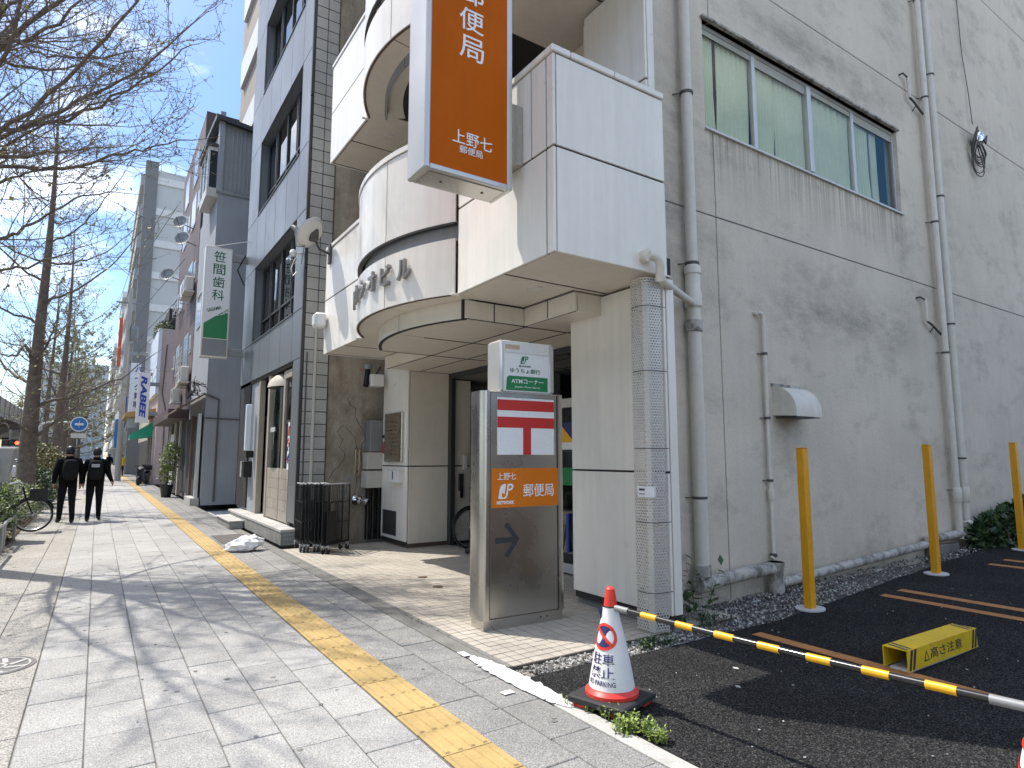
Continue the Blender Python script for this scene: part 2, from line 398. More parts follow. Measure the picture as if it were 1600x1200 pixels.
# ------------------------------------------------------------------ ground, road, pavement
def sheet(name, x0, x1, y0, y1, z, mat, kind='structure', parent=None):
    o = MB().box(x0, x1, y0, y1, z - .05, z).build(name, mat, parent)
    if not parent: tag(o, kind=kind)
    return o
g = MB().add([(-900, -300, -.20), (900, -300, -.20), (900, 1500, -.20), (-900, 1500, -.20)], [(0, 1, 2, 3)]).build('ground', 'far_grey'); tag(g, kind='structure')
road = sheet('road', -30, -3.05, -40, 500, -.13, 'road_asphalt')
for yy in range(8, 90, 10): sheet('lane_marking', -9.2, -9.05, yy, yy + 5, -.122, 'sign_white', parent=road)
sidewalk = tag(MB().box(-2.9, 2.46, -12, 400, -.19, -.012).build('sidewalk', 'mortar'), kind='structure')
tag(MB().box(-3.06, -2.9, -12, 400, -.19, .005, ch=.02).build('kerb', 'edging', sidewalk))
plant_bed = tag(MB().box(-2.85, -1.22, 6.5, 60, -.05, .03).build('planting_bed', 'soil'), kind='structure')
def slabs(cols, pitch, w, y0, y_part, y_end, mat, gap=.006, nm='paving_slab', tint=None, off=lambda i: 0):
    me = MB().box(-w / 2 + gap / 2, w / 2 - gap / 2, -pitch / 2 + gap / 2, pitch / 2 - gap / 2, -.035, 0, ch=.004).mesh(nm, mat)
    far = MB()
    for i, x in enumerate(cols):
        y = y0 + off(i)
        while y < y_end:
            if y < y_part:
                o = piece(nm, me, sidewalk, (x, y + pitch / 2, random.uniform(-.0025, .0015)))
                o.rotation_euler = (random.uniform(-.002, .002), random.uniform(-.003, .003), random.uniform(-.003, .003))
            else:
                far.box(x - w / 2 + gap / 2, x + w / 2 - gap / 2, y + gap / 2, y + pitch - gap / 2, -.03, random.uniform(-.002, .001))
            y += pitch
    if far.v: tag(far.build('distant_paving', mat, sidewalk), kind='stuff')
slabs([-.265 + .305 * (i + .5) for i in range(6)], .5, .305, 1.27, 16, 60, 'granite', off=lambda i: -.25 * ((i + 1) % 2))
slabs([-.43, -.755, -1.06], .9, .325, .9, 16, 60, 'aggregate', nm='band_slab', off=lambda i: .37 * i)
slabs([2.01, 2.305], .5, .29, 1.13, 15, 50, 'granite_dark', off=lambda i: .24 * i)
# tactile strip: 30 cm tiles with four bars
tact = tag(MB().box(1.567, 1.863, .5, 60, -.1, -.006).build('tactile_strip', 'mortar'), kind='structure')
def tactile(m, x, y, z=0.0):
    m.box(x - .1465, x + .1465, y - .1465, y + .1465, z - .004, z + .006, ch=.002)
    for k in range(4):
        c = x - .1125 + .075 * k
        m.add([(c - .0155, y - .137, z + .006), (c + .0155, y - .137, z + .006), (c + .0155, y + .137, z + .006), (c - .0155, y + .137, z + .006),
               (c - .011, y - .130, z + .014), (c + .011, y - .130, z + .014), (c + .011, y + .130, z + .014), (c - .011, y + .130, z + .014)],
              [(4, 5, 6, 7), (0, 1, 5, 4), (1, 2, 6, 5), (2, 3, 7, 6), (3, 0, 4, 7)])
    return m
tme = tactile(MB(), 0, 0).mesh('tactile_tile', 'tactile')
y = .75; far = MB()
while y < 60:
    if y < 24: piece('tactile_tile', tme, tact, (1.715 + random.uniform(-.002, .002), y, random.uniform(-.002, .002)))
    else: tactile(far, 1.715, y)
    y += .3
tag(far.build('distant_tiles', 'tactile', tact), kind='stuff')
random.seed(41); gum = MB()
for k in range(170):                                # old gum and drip spots trodden into the slabs
    x, y = random.uniform(-.9, 2.4), random.uniform(2.2, 15) ** 1.0; r_ = random.uniform(.006, .02)
    if 1.55 < x < 1.88: continue
    gum.extrude([(x + r_ * math.cos(t) * random.uniform(.7, 1.2), y + r_ * math.sin(t) * random.uniform(.7, 1.2), .0015) for t in [i * math.pi / 4 for i in range(8)]], (0, 0, .0012), k % 2)
tag(gum.build('gum_spots', ['gutter', 'mortar'], sidewalk), kind='stuff')
# gutter strip beside the tiled forecourt, lot edging, splashed paint
tag(MB().box(2.462, 2.635, 4.0, 60, -.19, -.004).build('gutter_strip', 'gutter'), kind='structure')
tag(MB().box(2.462, 2.575, -12, 3.996, -.19, .004, ch=.006).build('lot_edging', 'edging'), kind='structure')
random.seed(3)
pm = MB(); rim = []
for k in range(90):
    t = k / 90 * 2 * math.pi; cy = 3.72 + .60 * math.cos(t); cx = 2.50 + .085 * math.sin(t) - .05 * math.cos(t) * .3
    q = 1 + .55 * noise.noise(Vector((k * .9, 3, 1))); rim.append((2.5 + (cx - 2.5) * q, cy + .05 * noise.noise(Vector((k * 1.3, 8, 1))), .0085))
pm.extrude(rim, (0, 0, .002))
for (a, b, c, d) in ((2.28, 2.36, 3.52, 3.58), (2.44, 2.50, 4.34, 4.46)): pm.box(a, b, c, d, .006, .0075)
tag(pm.build('paint_splash', 'spilt_paint'), kind='structure')
# forecourt of small square tiles
fore = tag(MB().box(2.64, 5.25, 3.965, 10.9, -.19, -.006).build('forecourt', 'tile_grout'), kind='structure')
tag(MB().box(2.60, 2.642, 3.965, 10.9, -.1, .004, ch=.004).build('forecourt_edge', 'gutter', fore))
ftm = MB().box(-.0455, .0455, -.0455, .0455, -.008, 0, ch=.003).mesh('floor_tile', 'floor_tile')
tl = [(2.692 + .1 * i, 4.018 + .1 * j) for i in range(26) for j in range(69)]
tl.sort(key=lambda p: math.hypot(p[0], p[1]) + (5 if p[0] > 4.3 else 0)); far = MB()
for i, (x, y) in enumerate(tl):
    if i < 300: piece('floor_tile', ftm, fore, (x, y, random.uniform(-.0012, .0012)))
    else: far.box(x - .0455, x + .0455, y - .0455, y + .0455, -.008, random.uniform(-.0012, .0012), ch=.003)
tag(far.build('distant_floor_tiles', 'floor_tile', fore), kind='stuff')
# car park sheet, rising gently away from the street, with its lines
def lotz(x): return .022 * max(0, x - 5.5)
lm = MB(); xs = [2.572, 2.9, 3.5, 5.5, 9, 14, 40]
edge = {2.572: 3.70, 2.9: 3.72, 3.5: 3.66, 5.5: 3.66, 9: 3.95, 14: 4.25, 40: 4.4}
for i in range(len(xs) - 1):
    a, b = xs[i], xs[i + 1]; k = 10
    for j in range(k):
        p, q = a + (b - a) * j / k, a + (b - a) * (j + 1) / k
        e = lambda x, a=a, b=b: edge[a] + (edge[b] - edge[a]) * (x - a) / (b - a) + .03 * noise.noise(Vector((x * 4, 1, 1)))
        lm.add([(p, -14, lotz(p)), (q, -14, lotz(q)), (q, e(q), lotz(q)), (p, e(p), lotz(p)), (p, e(p), lotz(p) - .15), (q, e(q), lotz(q) - .15)], [(0, 1, 2, 3), (3, 2, 5, 4)])
lot = tag(lm.build('parking_lot', 'asphalt'), kind='structure')
def line(x0, x1, y0, y1):
    MB().add([(x0, y0, lotz(x0) + .004), (x1, y0, lotz(x1) + .004), (x1, y1, lotz(x1) + .004), (x0, y1, lotz(x0) + .004)], [(0, 1, 2, 3)]).build('bay_line', 'orange_line', lot)
line(4.80, 4.93, -6, 3.50)
for x in (7.12, 7.50, 9.95, 10.45, 12.7, 13.2): line(x, x + .13, -6, 3.57)
random.seed(21)
lit = MB()
for k in range(60):                                # pale grit and scraps on the asphalt
    x, y = random.uniform(2.7, 8.5), random.uniform(1.2, 3.5); s = random.uniform(.004, .011) * (3 if k < 5 else 1); a = random.uniform(0, 3); z = lotz(x) + .004
    c, d = math.cos(a) * s, math.sin(a) * s
    lit.extrude([(x - c, y - d, z), (x + d * .6, y - c * .6, z), (x + c, y + d, z), (x - d * .6, y + c * .6, z)], (0, 0, .004))
tag(lit.build('grit', 'edging', lot), kind='stuff')
# gravel along the wall foot
tag(MB().box(2.66, 40, 3.60, 4.6, -.19, -.03).build('gravel_strip', 'gravel_bed'), kind='structure')
gm = MB(); ico = [(0, 0, 1), (.9, 0, .2), (.2, .9, .1), (-.85, .3, .15), (-.4, -.8, .2), (.5, -.7, .1), (0, 0, -.6)]
icf = [(0, 1, 2), (0, 2, 3), (0, 3, 4), (0, 4, 5), (0, 5, 1), (6, 2, 1), (6, 3, 2), (6, 4, 3), (6, 5, 4), (6, 1, 5)]
for k in range(5200):
    x = random.choice((random.uniform(2.72, 4.3), random.uniform(4.1, 7.5), random.uniform(4.3, 13)))
    y = random.uniform(3.68, 3.94) if x < 4.15 else random.uniform(3.66 + .05 * max(0, x - 5), 4.46)
    if 2.72 < x < 3.3 and y < 3.75: continue
    s = random.uniform(.007, .022); q = Matrix.Rotation(random.uniform(0, 6.3), 3, Vector((random.random(), random.random(), 1)).normalized())
    gm.add([Vector((x, y, lotz(x) - .025 + random.uniform(0, .012))) + q @ (Vector(p) * s * random.uniform(.8, 1.2)) for p in ico], icf, 0 if random.random() < .7 else 1)
gv = gm.build('gravel', ['gravel_bed', 'edging']); tag(gv, 'loose grey gravel along the foot of the concrete wall', 'gravel', kind='stuff')
# ------------------------------------------------------------------ weathered concrete of the post office's side wall
def concrete_wall():
    m = bpy.data.materials.new('wall_concrete'); m.use_nodes = True; n, l = m.node_tree.nodes, m.node_tree.links; b = n['Principled BSDF']
    pos = n.new('ShaderNodeNewGeometry').outputs['Position']
    def mp(sc):
        q = n.new('ShaderNodeMapping'); q.inputs['Scale'].default_value = sc; l.new(pos, q.inputs['Vector']); return q.outputs[0]
    def ns(vec, s, d=6, r=.6):
        t = n.new('ShaderNodeTexNoise'); t.inputs['Scale'].default_value = s; t.inputs['Detail'].default_value = d; t.inputs['Roughness'].default_value = r; l.new(vec, t.inputs['Vector']); return t.outputs['Fac']
    def mr(f, lo, hi, a, c):
        q = n.new('ShaderNodeMapRange'); q.inputs[1].default_value = lo; q.inputs[2].default_value = hi; q.inputs[3].default_value = a; q.inputs[4].default_value = c; l.new(f, q.inputs[0]); return q.outputs[0]
    def op(o, a, c):
        q = n.new('ShaderNodeMath'); q.operation = o
        for i, v in enumerate((a, c)):
            if isinstance(v, (int, float)): q.inputs[i].default_value = v
            else: l.new(v, q.inputs[i])
        return q.outputs[0]
    f = mr(ns(mp((1, 1, 1)), .8), .3, .7, .90, 1.08)
    f = op('MULTIPLY', f, mr(ns(mp((1, 1, 1)), 55, 3), .3, .7, .95, 1.05))
    f = op('MULTIPLY', f, mr(ns(mp((6, 6, 1.2)), 1, 7, .72), .35, .75, 1.03, .94))
    f = op('MULTIPLY', f, mr(ns(mp((.9, .9, 1.6)), 1.0, 9, .72), .52, .68, 1.0, .72))     # broad weather stains
    sp = n.new('ShaderNodeSeparateXYZ'); l.new(pos, sp.inputs[0])
    # run-off below the window sill: white salts and dark trails, fading downwards
    inx = op('MULTIPLY', mr(sp.outputs[0], 5.68, 5.8, 0, 1), mr(sp.outputs[0], 10.4, 10.6, 1, 0))
    inz = op('MULTIPLY', mr(sp.outputs[2], 4.5, 5.36, 0, 1), mr(sp.outputs[2], 5.37, 5.40, 1, 0))
    trail = op('MULTIPLY', op('MULTIPLY', inx, inz), mr(ns(mp((26, 1, .35)), 1, 4, .7), .42, .60, 0, 1))
    f = op('MULTIPLY', f, op('SUBTRACT', 1.0, op('MULTIPLY', trail, .42)))
    wh = op('MULTIPLY', op('MULTIPLY', inx, inz), mr(ns(mp((34, 2, .5)), 1.3, 4, .7), .55, .66, 0, .16))
    low = op('MULTIPLY', mr(sp.outputs[2], 0, .45, 1, 0), mr(ns(mp((2, 1, 3)), 1.3, 6, .7), .35, .7, .0, .45))   # splash-back at the foot
    f = op('MULTIPLY', f, op('SUBTRACT', 1.0, low))
    f = op('ADD', f, wh)
    # sooty tide marks left by old roofs and canopies: one band under the first joint, one over the window
    def band(x0, x1, z0, z1, amt, sc):
        w_ = op('MULTIPLY', op('MULTIPLY', mr(sp.outputs[0], x0, x0 + .8, 0, 1), mr(sp.outputs[0], x1 - 1.2, x1, 1, 0)), op('MULTIPLY', mr(sp.outputs[2], z0, (z0 + z1) / 2, 0, 1), mr(sp.outputs[2], (z0 + z1) / 2, z1, 1, 0)))
        return op('SUBTRACT', 1.0, op('MULTIPLY', op('MULTIPLY', w_, mr(ns(mp((1, 1, 2.2)), sc, 9, .75), .36, .66, 0, 1)), amt))
    f = op('MULTIPLY', f, band(6.4, 11.2, 2.9, 4.0, .50, 1.7)); f = op('MULTIPLY', f, band(6.2, 11.0, 6.8, 7.7, .48, 1.5)); f = op('MULTIPLY', f, band(4.3, 6.3, 2.2, 7.5, .30, 2.6)); f = op('MULTIPLY', f, band(11.0, 13.2, 1.0, 9.0, .26, 1.8))
    vm = n.new('ShaderNodeVectorMath'); vm.operation = 'SCALE'; vm.inputs[0].default_value = (.64, .575, .475); l.new(f, vm.inputs['Scale']); l.new(vm.outputs[0], b.inputs['Base Color'])
    b.inputs['Roughness'].default_value = .88
    bp = n.new('ShaderNodeBump'); bp.inputs['Strength'].default_value = .35; bp.inputs['Distance'].default_value = .02; l.new(ns(mp((1, 1, 1)), 24, 6, .65), bp.inputs['Height']); l.new(bp.outputs['Normal'], b.inputs['Normal'])
    MATS['wall_concrete'] = m
concrete_wall()
# ------------------------------------------------------------------ post office building
PO = empty('post_office_building', (3.0, 3.9, 0), 0, 'white panelled building with rounded balconies above a post office entrance', 'building')
YW = 4.5                                             # side wall plane
def pb(name, mat, x0, x1, y0, y1, z0, z1, ch=.0, parent=PO): return MB().box(x0, x1, y0, y1, z0, z1, ch=ch).build(name, mat, parent)
# side wall in poured lifts with recessed joints
def lift(z0, z1, holes=()):
    for (a, b) in ((4.42, 5.84), (5.856, 11.86), (11.875, 40)):
        m = MB()
        hs = [h for h in holes if h[0] < b and h[1] > a]
        if not hs: m.box(a, b, YW, YW + .2, z0, z1, ch=.004)
        else:
            h = hs[0]; ha, hb = max(a, h[0]), min(b, h[1])
            m.box(a, b, YW, YW + .2, z0, h[2]); m.box(a, b, YW, YW + .2, h[3], z1)
            if ha > a: m.box(a, ha, YW, YW + .2, h[2], h[3])
            if hb < b: m.box(hb, b, YW, YW + .2, h[2], h[3])
        m.build('wall_panel', 'wall_concrete', PO)
WIN = (5.72, 10.46, 5.40, 6.76)
lift(-.3, 4.30); lift(4.318, 7.62, [WIN]); lift(7.638, 10.9); lift(10.918, 15)
pb('wall_backing', 'gutter', 4.44, 40, YW + .015, YW + .19, -.3, 4.31)
for z in (4.309, 7.629, 10.909): pb('joint_backing', 'gutter', 4.43, 40, YW + .006, YW + .1, z - .012, z + .012)
pb('core_wall', 'interior_wall', 10.6, 40, 5.4, 18, 0, 14.9)
pb('floor_slab', 'interior_wall', 5.4, 10.6, YW + .21, 10.9, 4.3, 4.45); pb('floor_slab', 'interior_wall', 5.4, 10.6, YW + .21, 10.9, 7.5, 7.65); pb('roof', 'interior_wall', 4.6, 40, YW + .21, 10.9, 14.7, 14.95)
# strip window in the side wall
win = pb('window', 'alu_frame', WIN[0], WIN[1], YW + .05, YW + .11, WIN[2] - .002, WIN[2] + .05)
def wbar(x0, x1, z0, z1, y0=YW + .05, y1=YW + .11, mat='alu_frame', nm='frame'): return MB().box(x0, x1, y0, y1, z0, z1, ch=.004).build(nm, mat, win)
wbar(WIN[0], WIN[1], WIN[3] - .05, WIN[3]); wbar(WIN[0], WIN[0] + .045, WIN[2] + .05, WIN[3] - .05); wbar(WIN[1] - .045, WIN[1], WIN[2] + .05, WIN[3] - .05)
wx = [WIN[0], 6.78, 8.02, 9.20, WIN[1]]
for x in wx[1:-1]: wbar(x - .035, x + .035, WIN[2] + .05, WIN[3] - .05)
wbar(8.02 - .05, 8.02 + .05, WIN[2] + .05, WIN[3] - .05, YW + .03, YW + .12)
MB().box(WIN[0] - .03, WIN[1] + .03, YW - .05, YW + .06, WIN[3], WIN[3] + .035, ch=.005).build('drip_hood', 'pipe_old', win)
MB().add([(WIN[0] - .02, YW - .035, WIN[2] - .035), (WIN[1] + .02, YW - .035, WIN[2] - .035), (WIN[1] + .02, YW + .06, WIN[2] - .002), (WIN[0] - .02, YW + .06, WIN[2] - .002),
          (WIN[0] - .02, YW - .035, WIN[2] - .05), (WIN[1] + .02, YW - .035, WIN[2] - .05), (WIN[1] + .02, YW + .06, WIN[2] - .05), (WIN[0] - .02, YW + .06, WIN[2] - .05)],
         [(0, 1, 2, 3), (4, 5, 1, 0), (5, 6, 2, 1), (7, 4, 0, 3), (7, 6, 5, 4)]).build('sill', 'alu_frame', win)
for i in range(4):
    MB().box(wx[i] + .03, wx[i + 1] - .03, YW + .075, YW + .081, WIN[2] + .05, WIN[3] - .05).build('pane', 'clear_glass', win)
    MB().box(wx[i] + .03, wx[i + 1] - .03, YW + .066, YW + .074, WIN[3] - .17 if i % 2 else WIN[3] - .12, WIN[3] - .05).build('blind_box', 'blind_rail', win)
random.seed(5)
for (a, b, hem) in ((5.78, 6.05, 0), (6.09, 6.74, .02), (6.82, 7.30, 0), (7.33, 7.97, .12), (8.07, 9.16, 0), (9.24, 9.75, 0), (9.8, 10.0, .1)):
    cm = MB(); n = 34; vs = []
    for i in range(n + 1):
        x = a + (b - a) * i / n; yy = YW + .125 + .018 * math.sin(i * 1.25 + a * 7) + .012 * noise.noise(Vector((x * 3, a, 0)))
        sag = hem * max(0, (i / n - .45)) * 1.6
        for zz, ly in ((WIN[2] + .01 + sag, 0), (WIN[2] + .5, .006 * math.sin(i)), (WIN[3] - .02, 0)): vs.append((x + (.03 * math.sin(a * 9) if zz < 5.6 else 0), yy + ly, zz))
    cm.add(vs, [(3 * i + k, 3 * i + 3 + k, 3 * i + 4 + k, 3 * i + 1 + k) for i in range(n) for k in (0, 1)]).build('curtain', 'curtain', win, smooth='all')
pb('back_room_wall', 'interior_wall', 5.4, 10.6, 6.2, 6.3, 4.46, 7.49)
# front: column beside the entrance
def panel(x0, x1, y0, y1, z0, z1, mat='white_panel', nm='cladding_panel'): return pb(nm, mat, x0, x1, y0, y1, z0, z1, ch=.004)
G = .010
panel(4.3, 4.33, 3.93 + .004, 5.30, .13, 1.385 - G); panel(4.3, 4.33, 3.934, 5.30, 1.385 + G, 3.19)
pb('column_core', 'joint', 4.318, 4.436, 3.945, 5.285, .06, 3.2); pb('column_core', 'joint', 4.436, 5.2, 4.72, 5.285, .06, 3.2); panel(4.33 + G, 4.44, 3.93, 3.96, .13, 3.19)
panel(4.33, 5.2, 5.285, 5.306, .13, 3.0, 'cream_panel')
pb('plinth', 'gutter', 4.345, 4.43, 3.95, 5.27, -.02, .13)
for z in range(3):                                    # column face between the balconies
    z0 = 5.0 + 3.3 * z - .1
    panel(4.3, 4.33, 4.08, 5.0, z0, z0 + .36); panel(4.3, 4.33, 4.08, 5.0, z0 + .36 + 2 * G, z0 + 1.58)
    pb('column_core', 'joint', 4.318, 4.43, 4.095, 5.0, z0, z0 + 1.6); panel(4.33 + G, 4.43, 4.08, 4.11, z0, z0 + 1.58)
# balconies
CX, CY, RR = 5.22, 6.95, 2.64
def arcp(name, mat, r0, r1, ya, yb, z0, z1, n=18, cx=CX, cy=CY, ref=None):
    ref = ref or r0
    aa, ab = math.asin((ya - cy) / ref), math.asin((yb - cy) / ref); m = MB(); vs = []
    for i in range(n + 1):
        t = aa + (ab - aa) * i / n
        for r in (r0, r1):
            for z in (z0, z1): vs.append((cx - r * math.cos(t), cy + r * math.sin(t), z))
    fs = []
    for i in range(n):
        k = 4 * i; fs += [(k, k + 4, k + 5, k + 1), (k + 2, k + 3, k + 7, k + 6), (k + 1, k + 5, k + 7, k + 3), (k, k + 2, k + 6, k + 4)]
    fs += [(0, 1, 3, 2), (4 * n, 4 * n + 2, 4 * n + 3, 4 * n + 1)]
    m.add(vs, fs); return m.build(name, mat, PO, smooth=True)
def balcony(b, first=False):
    t = b + 1.74; s = b + .915
    # right flat bay, its side and its soffit
    panel(3.0, 3.03, 4.0 + G, 5.55 - G, b, s - G); panel(3.0, 3.03, 4.22 + G, 5.55 - G, s + G, t)
    panel(3.0, 3.03, 4.0 + G, 4.22 - G, s + G, t)
    panel(3.0, 3.03, 3.9, 4.0 - G, b, s - G); panel(3.0, 3.03, 3.9, 4.0 - G, s + G, t)
    panel(3.03 + G, 4.33, 3.9, 3.93, b, s - G); panel(3.03 + G, 4.33, 3.9, 3.93, s + G, t)
    pb('panel_backing', 'joint', 3.016, 3.16, 3.916, 5.56, b + .02, t); pb('panel_backing', 'joint', 3.16, 4.32, 3.916, 4.03, b + .02, t)
    for (y0, y1) in ((3.885, 4.75), (4.76, 5.56)): pb('coping', 'white_panel', 2.985, 3.19, y0, y1, t + .012, t + .075, ch=.008)
    for (x0, x1) in ((3.2, 3.7), (3.71, 4.335)): pb('coping', 'white_panel', x0, x1, 3.885, 4.06, t + .012, t + .075, ch=.008)
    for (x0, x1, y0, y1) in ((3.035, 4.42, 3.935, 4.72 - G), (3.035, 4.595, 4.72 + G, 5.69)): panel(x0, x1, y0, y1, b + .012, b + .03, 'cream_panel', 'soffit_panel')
    pb('balcony_slab', 'joint', 3.03, 4.43, 3.95, 10.13, b + .024, b + .2); pb('balcony_slab', 'joint', 4.43, 5.4, 4.72, 10.13, b + .024, b + .2)
    # left flat bay
    panel(3.0, 3.03, 8.42, 10.15, b, s - .02 - G); panel(3.0, 3.03, 8.42, 10.15, s - .02 + G, t)
    pb('panel_backing', 'joint', 3.016, 3.16, 8.40, 10.14, b + .02, t); panel(3.03 + G, 4.4, 10.12, 10.15, b, t)
    pb('coping', 'white_panel', 2.985, 3.19, 8.40, 10.165, t + .012, t + .075, ch=.008)
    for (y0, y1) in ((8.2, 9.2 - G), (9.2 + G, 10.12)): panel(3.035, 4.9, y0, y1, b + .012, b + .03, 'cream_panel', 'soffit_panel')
    # bowed centre bay: two tiers with a shadow gap
    for (ya, yb) in ((5.56, 6.56 - G), (6.56 + G, 8.40)):
        arcp('bowed_panel', 'white_panel', RR, RR - .03, ya, yb, b, b + .60)
        arcp('bowed_panel', 'white_panel', RR, RR - .03, ya, yb, b + .78, t)
        arcp('bowed_soffit', 'cream_panel', RR - .04, RR - .55, ya, yb, b + .005, b + .03)
    arcp('shadow_gap', 'grey_render', RR - .09, RR - .14, 5.57, 8.39, b + .55, b + .80)
    arcp('gap_lip', 'white_panel', RR - .03, RR - .13, 5.57, 8.39, b + .585, b + .597)
    arcp('gap_seal', 'joint', RR + .003, RR - .05, 5.565, 8.395, b + .755, b + .778); arcp('panel_backing', 'joint', RR - .022, RR - .05, 5.57, 8.39, b + .02, b + .58); arcp('panel_backing', 'joint', RR - .022, RR - .05, 5.57, 8.39, b + .80, t)
    arcp('gap_seal', 'brown_seal', RR - .012, RR - .04, 5.57, 8.39, b - .006, b + .004)
    arcp('bowed_coping', 'white_panel', RR + .015, RR - .18, 5.56, 8.40, t + .012, t + .075)
    pb('corner_clip', 'white_panel', 2.93, 3.03, 5.53, 5.57, b - .02, b, ch=.004); pb('corner_clip', 'white_panel', 2.93, 3.03, 8.39, 8.43, b - .02, b, ch=.004)
    # dropped drum under the bow
    d = .2 if first else .12
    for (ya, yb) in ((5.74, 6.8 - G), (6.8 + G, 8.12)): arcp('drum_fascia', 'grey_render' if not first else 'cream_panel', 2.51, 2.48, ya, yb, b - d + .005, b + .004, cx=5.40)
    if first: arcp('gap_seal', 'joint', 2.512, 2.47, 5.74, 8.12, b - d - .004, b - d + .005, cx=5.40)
    def seal(x0, x1, y0, y1, z=b + .012): pb('joint_seal', 'joint', x0, x1, y0, y1, z - .003, z + .002)
    seal(3.031, 3.047, 3.94, 5.55); seal(3.047, 4.3, 3.931, 3.947); seal(3.047, 4.3, 4.712, 4.728); seal(3.031, 3.047, 8.42, 10.12); seal(3.047, 4.4, 9.192, 9.208); seal(3.047, 4.4, 10.10, 10.118)
    if first:
        seal(3.17, 3.94, 5.688, 5.698); seal(3.93, 3.944, 4.79, 5.69)
        for (x0, x1, y0, y1) in ((3.18, 3.98, 5.698, 5.712), (3.95, 3.964, 4.79, 5.70), (3.95, 5.2, 5.712, 5.728), (3.3, 5.2, 6.942, 6.958), (3.95, 5.2, 8.142, 8.158), (3.98, 3.994, 5.73, 9.8), (4.58, 4.594, 5.31, 9.8), (3.18, 3.98, 8.158, 8.172)): seal(x0, x1, y0, y1, 2.997)
        for y in (5.25, ): pb('joint_seal', 'joint', 3.942, 3.946, y - .006, y + .006, 3.0, 3.2)
        pb('joint_seal', 'joint', 3.54, 3.552, 5.696, 5.701, 3.0, 3.2)
    for (x, y) in ((3.55, 4.95), (3.5, 8.75)):
        MB().lathe([(.075, b + .004), (.085, b + .004), (.085, b + .013), (.075, b + .013)], (x, y, 0), 20, ring=True).build('downlight', 'white_plastic', PO, smooth=True)
for k in range(3): balcony(3.2 + 3.3 * k, k == 0)
# facade behind the balconies, with windows and pipes
pb('recess_wall', 'cream_panel', 4.6, 4.75, 4.73, 10.4, 3.25, 14.7)
pb('flank_wall', 'cream_panel', 4.4, 4.62, 10.16, 10.4, 3.2, 14.7)
for k in range(3):
    z = 3.42 + 3.3 * k
    for (y0, y1) in ((5.75, 7.0), (7.2, 9.8)):
        w = pb('window', 'alu_dark', 4.57, 4.62, y0, y1, z, z + 2.1, ch=.004); pb('pane', 'window_dark', 4.56, 4.575, y0 + .05, (y0 + y1) / 2 - .02, z + .06, z + 2.04, parent=w); pb('pane', 'window_dark', 4.56, 4.575, (y0 + y1) / 2 + .02, y1 - .05, z + .06, z + 2.04, parent=w)
for y in (4.55, 4.70): MB().tube([(4.45, y + .42, 3.3), (4.45, y + .42, 14.5)], .045, 12).build('riser_pipe', 'white_panel', PO, smooth=True)
pb('vent_box', 'white_plastic', 4.2, 4.3, 4.3, 4.5, 5.0, 5.25, ch=.01)
# entrance ceiling, side walls, door line, dim hall behind
ZS = 3.0
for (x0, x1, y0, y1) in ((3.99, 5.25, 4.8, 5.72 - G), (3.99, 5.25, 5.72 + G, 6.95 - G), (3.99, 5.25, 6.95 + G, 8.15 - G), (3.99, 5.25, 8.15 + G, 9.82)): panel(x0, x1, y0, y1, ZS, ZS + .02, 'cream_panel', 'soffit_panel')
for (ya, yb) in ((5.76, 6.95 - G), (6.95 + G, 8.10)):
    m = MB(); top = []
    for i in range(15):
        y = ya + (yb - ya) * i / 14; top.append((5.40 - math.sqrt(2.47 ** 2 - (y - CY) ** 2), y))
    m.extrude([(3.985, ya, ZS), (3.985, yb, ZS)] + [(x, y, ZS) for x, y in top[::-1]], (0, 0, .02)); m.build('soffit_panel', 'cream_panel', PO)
pb('soffit_void', 'joint', 3.99, 5.4, 4.8, 9.83, ZS + .022, 3.2); pb('soffit_void', 'joint', 3.3, 3.99, 5.75, 8.12, ZS + .022, 3.2)
panel(3.17, 3.96, 5.70, 5.73, ZS - .003, 3.2, 'cream_panel', 'fascia_panel'); panel(3.945, 3.975, 4.79, 5.70 - G, ZS - .003, 3.2, 'cream_panel', 'fascia_panel')
panel(3.975 + G, 4.3, 4.79, 4.82, ZS - .003, 3.2, 'cream_panel', 'fascia_panel')
panel(3.17, 3.96, 8.14, 8.17, ZS - .003, 3.2, 'cream_panel', 'fascia_panel'); panel(3.945, 3.975, 8.17 + G, 9.83, ZS - .003, 3.2, 'cream_panel', 'fascia_panel')
pb('fascia_seal', 'joint', 3.96, 3.985, 5.69, 5.74, ZS - .006, 3.2); pb('fascia_seal', 'joint', 3.155, 3.175, 5.70, 5.74, ZS - .006, 3.2)
panel(4.39, 4.42, 9.84 + .004, 10.95, .10, 1.362 - G); panel(4.39, 4.42, 9.844, 10.95, 1.362 + G, 3.19)
panel(4.42 + G, 5.17, 9.84, 9.87, .07, 1.362 - G, 'cream_panel'); panel(4.42 + G, 5.17, 9.84, 9.87, 1.362 + G, ZS, 'cream_panel')
pb('wall_core', 'joint', 4.405, 5.4, 9.855, 10.93, .03, 3.2); pb('rusty_foot', 'brown_seal', 4.41, 5.17, 9.85, 10.9, -.02, .07)
pb('door_frame', 'alu_dark', 5.17, 5.26, 9.74, 9.87, 0, ZS, ch=.004); pb('door_frame', 'alu_dark', 5.17, 5.26, 5.31, 9.74, ZS - .09, ZS - .002, ch=.004)
panel(5.27, 5.62, 9.84, 9.865, .05, 1.362 - G, 'cream_panel'); panel(5.27, 5.62, 9.84, 9.865, 1.362 + G, 2.9, 'cream_panel')
lk = pb('door_lock', 'alu_dark', 5.38, 5.47, 9.80, 9.84, .92, 1.22, ch=.006); pb('handle', 'black_steel', 5.40, 5.44, 9.76, 9.80, .80, .95, parent=lk)
pb('conduit_box', 'white_plastic', 5.46, 5.54, 9.79, 9.84, 1.3, 1.55, ch=.006)
m = MB()
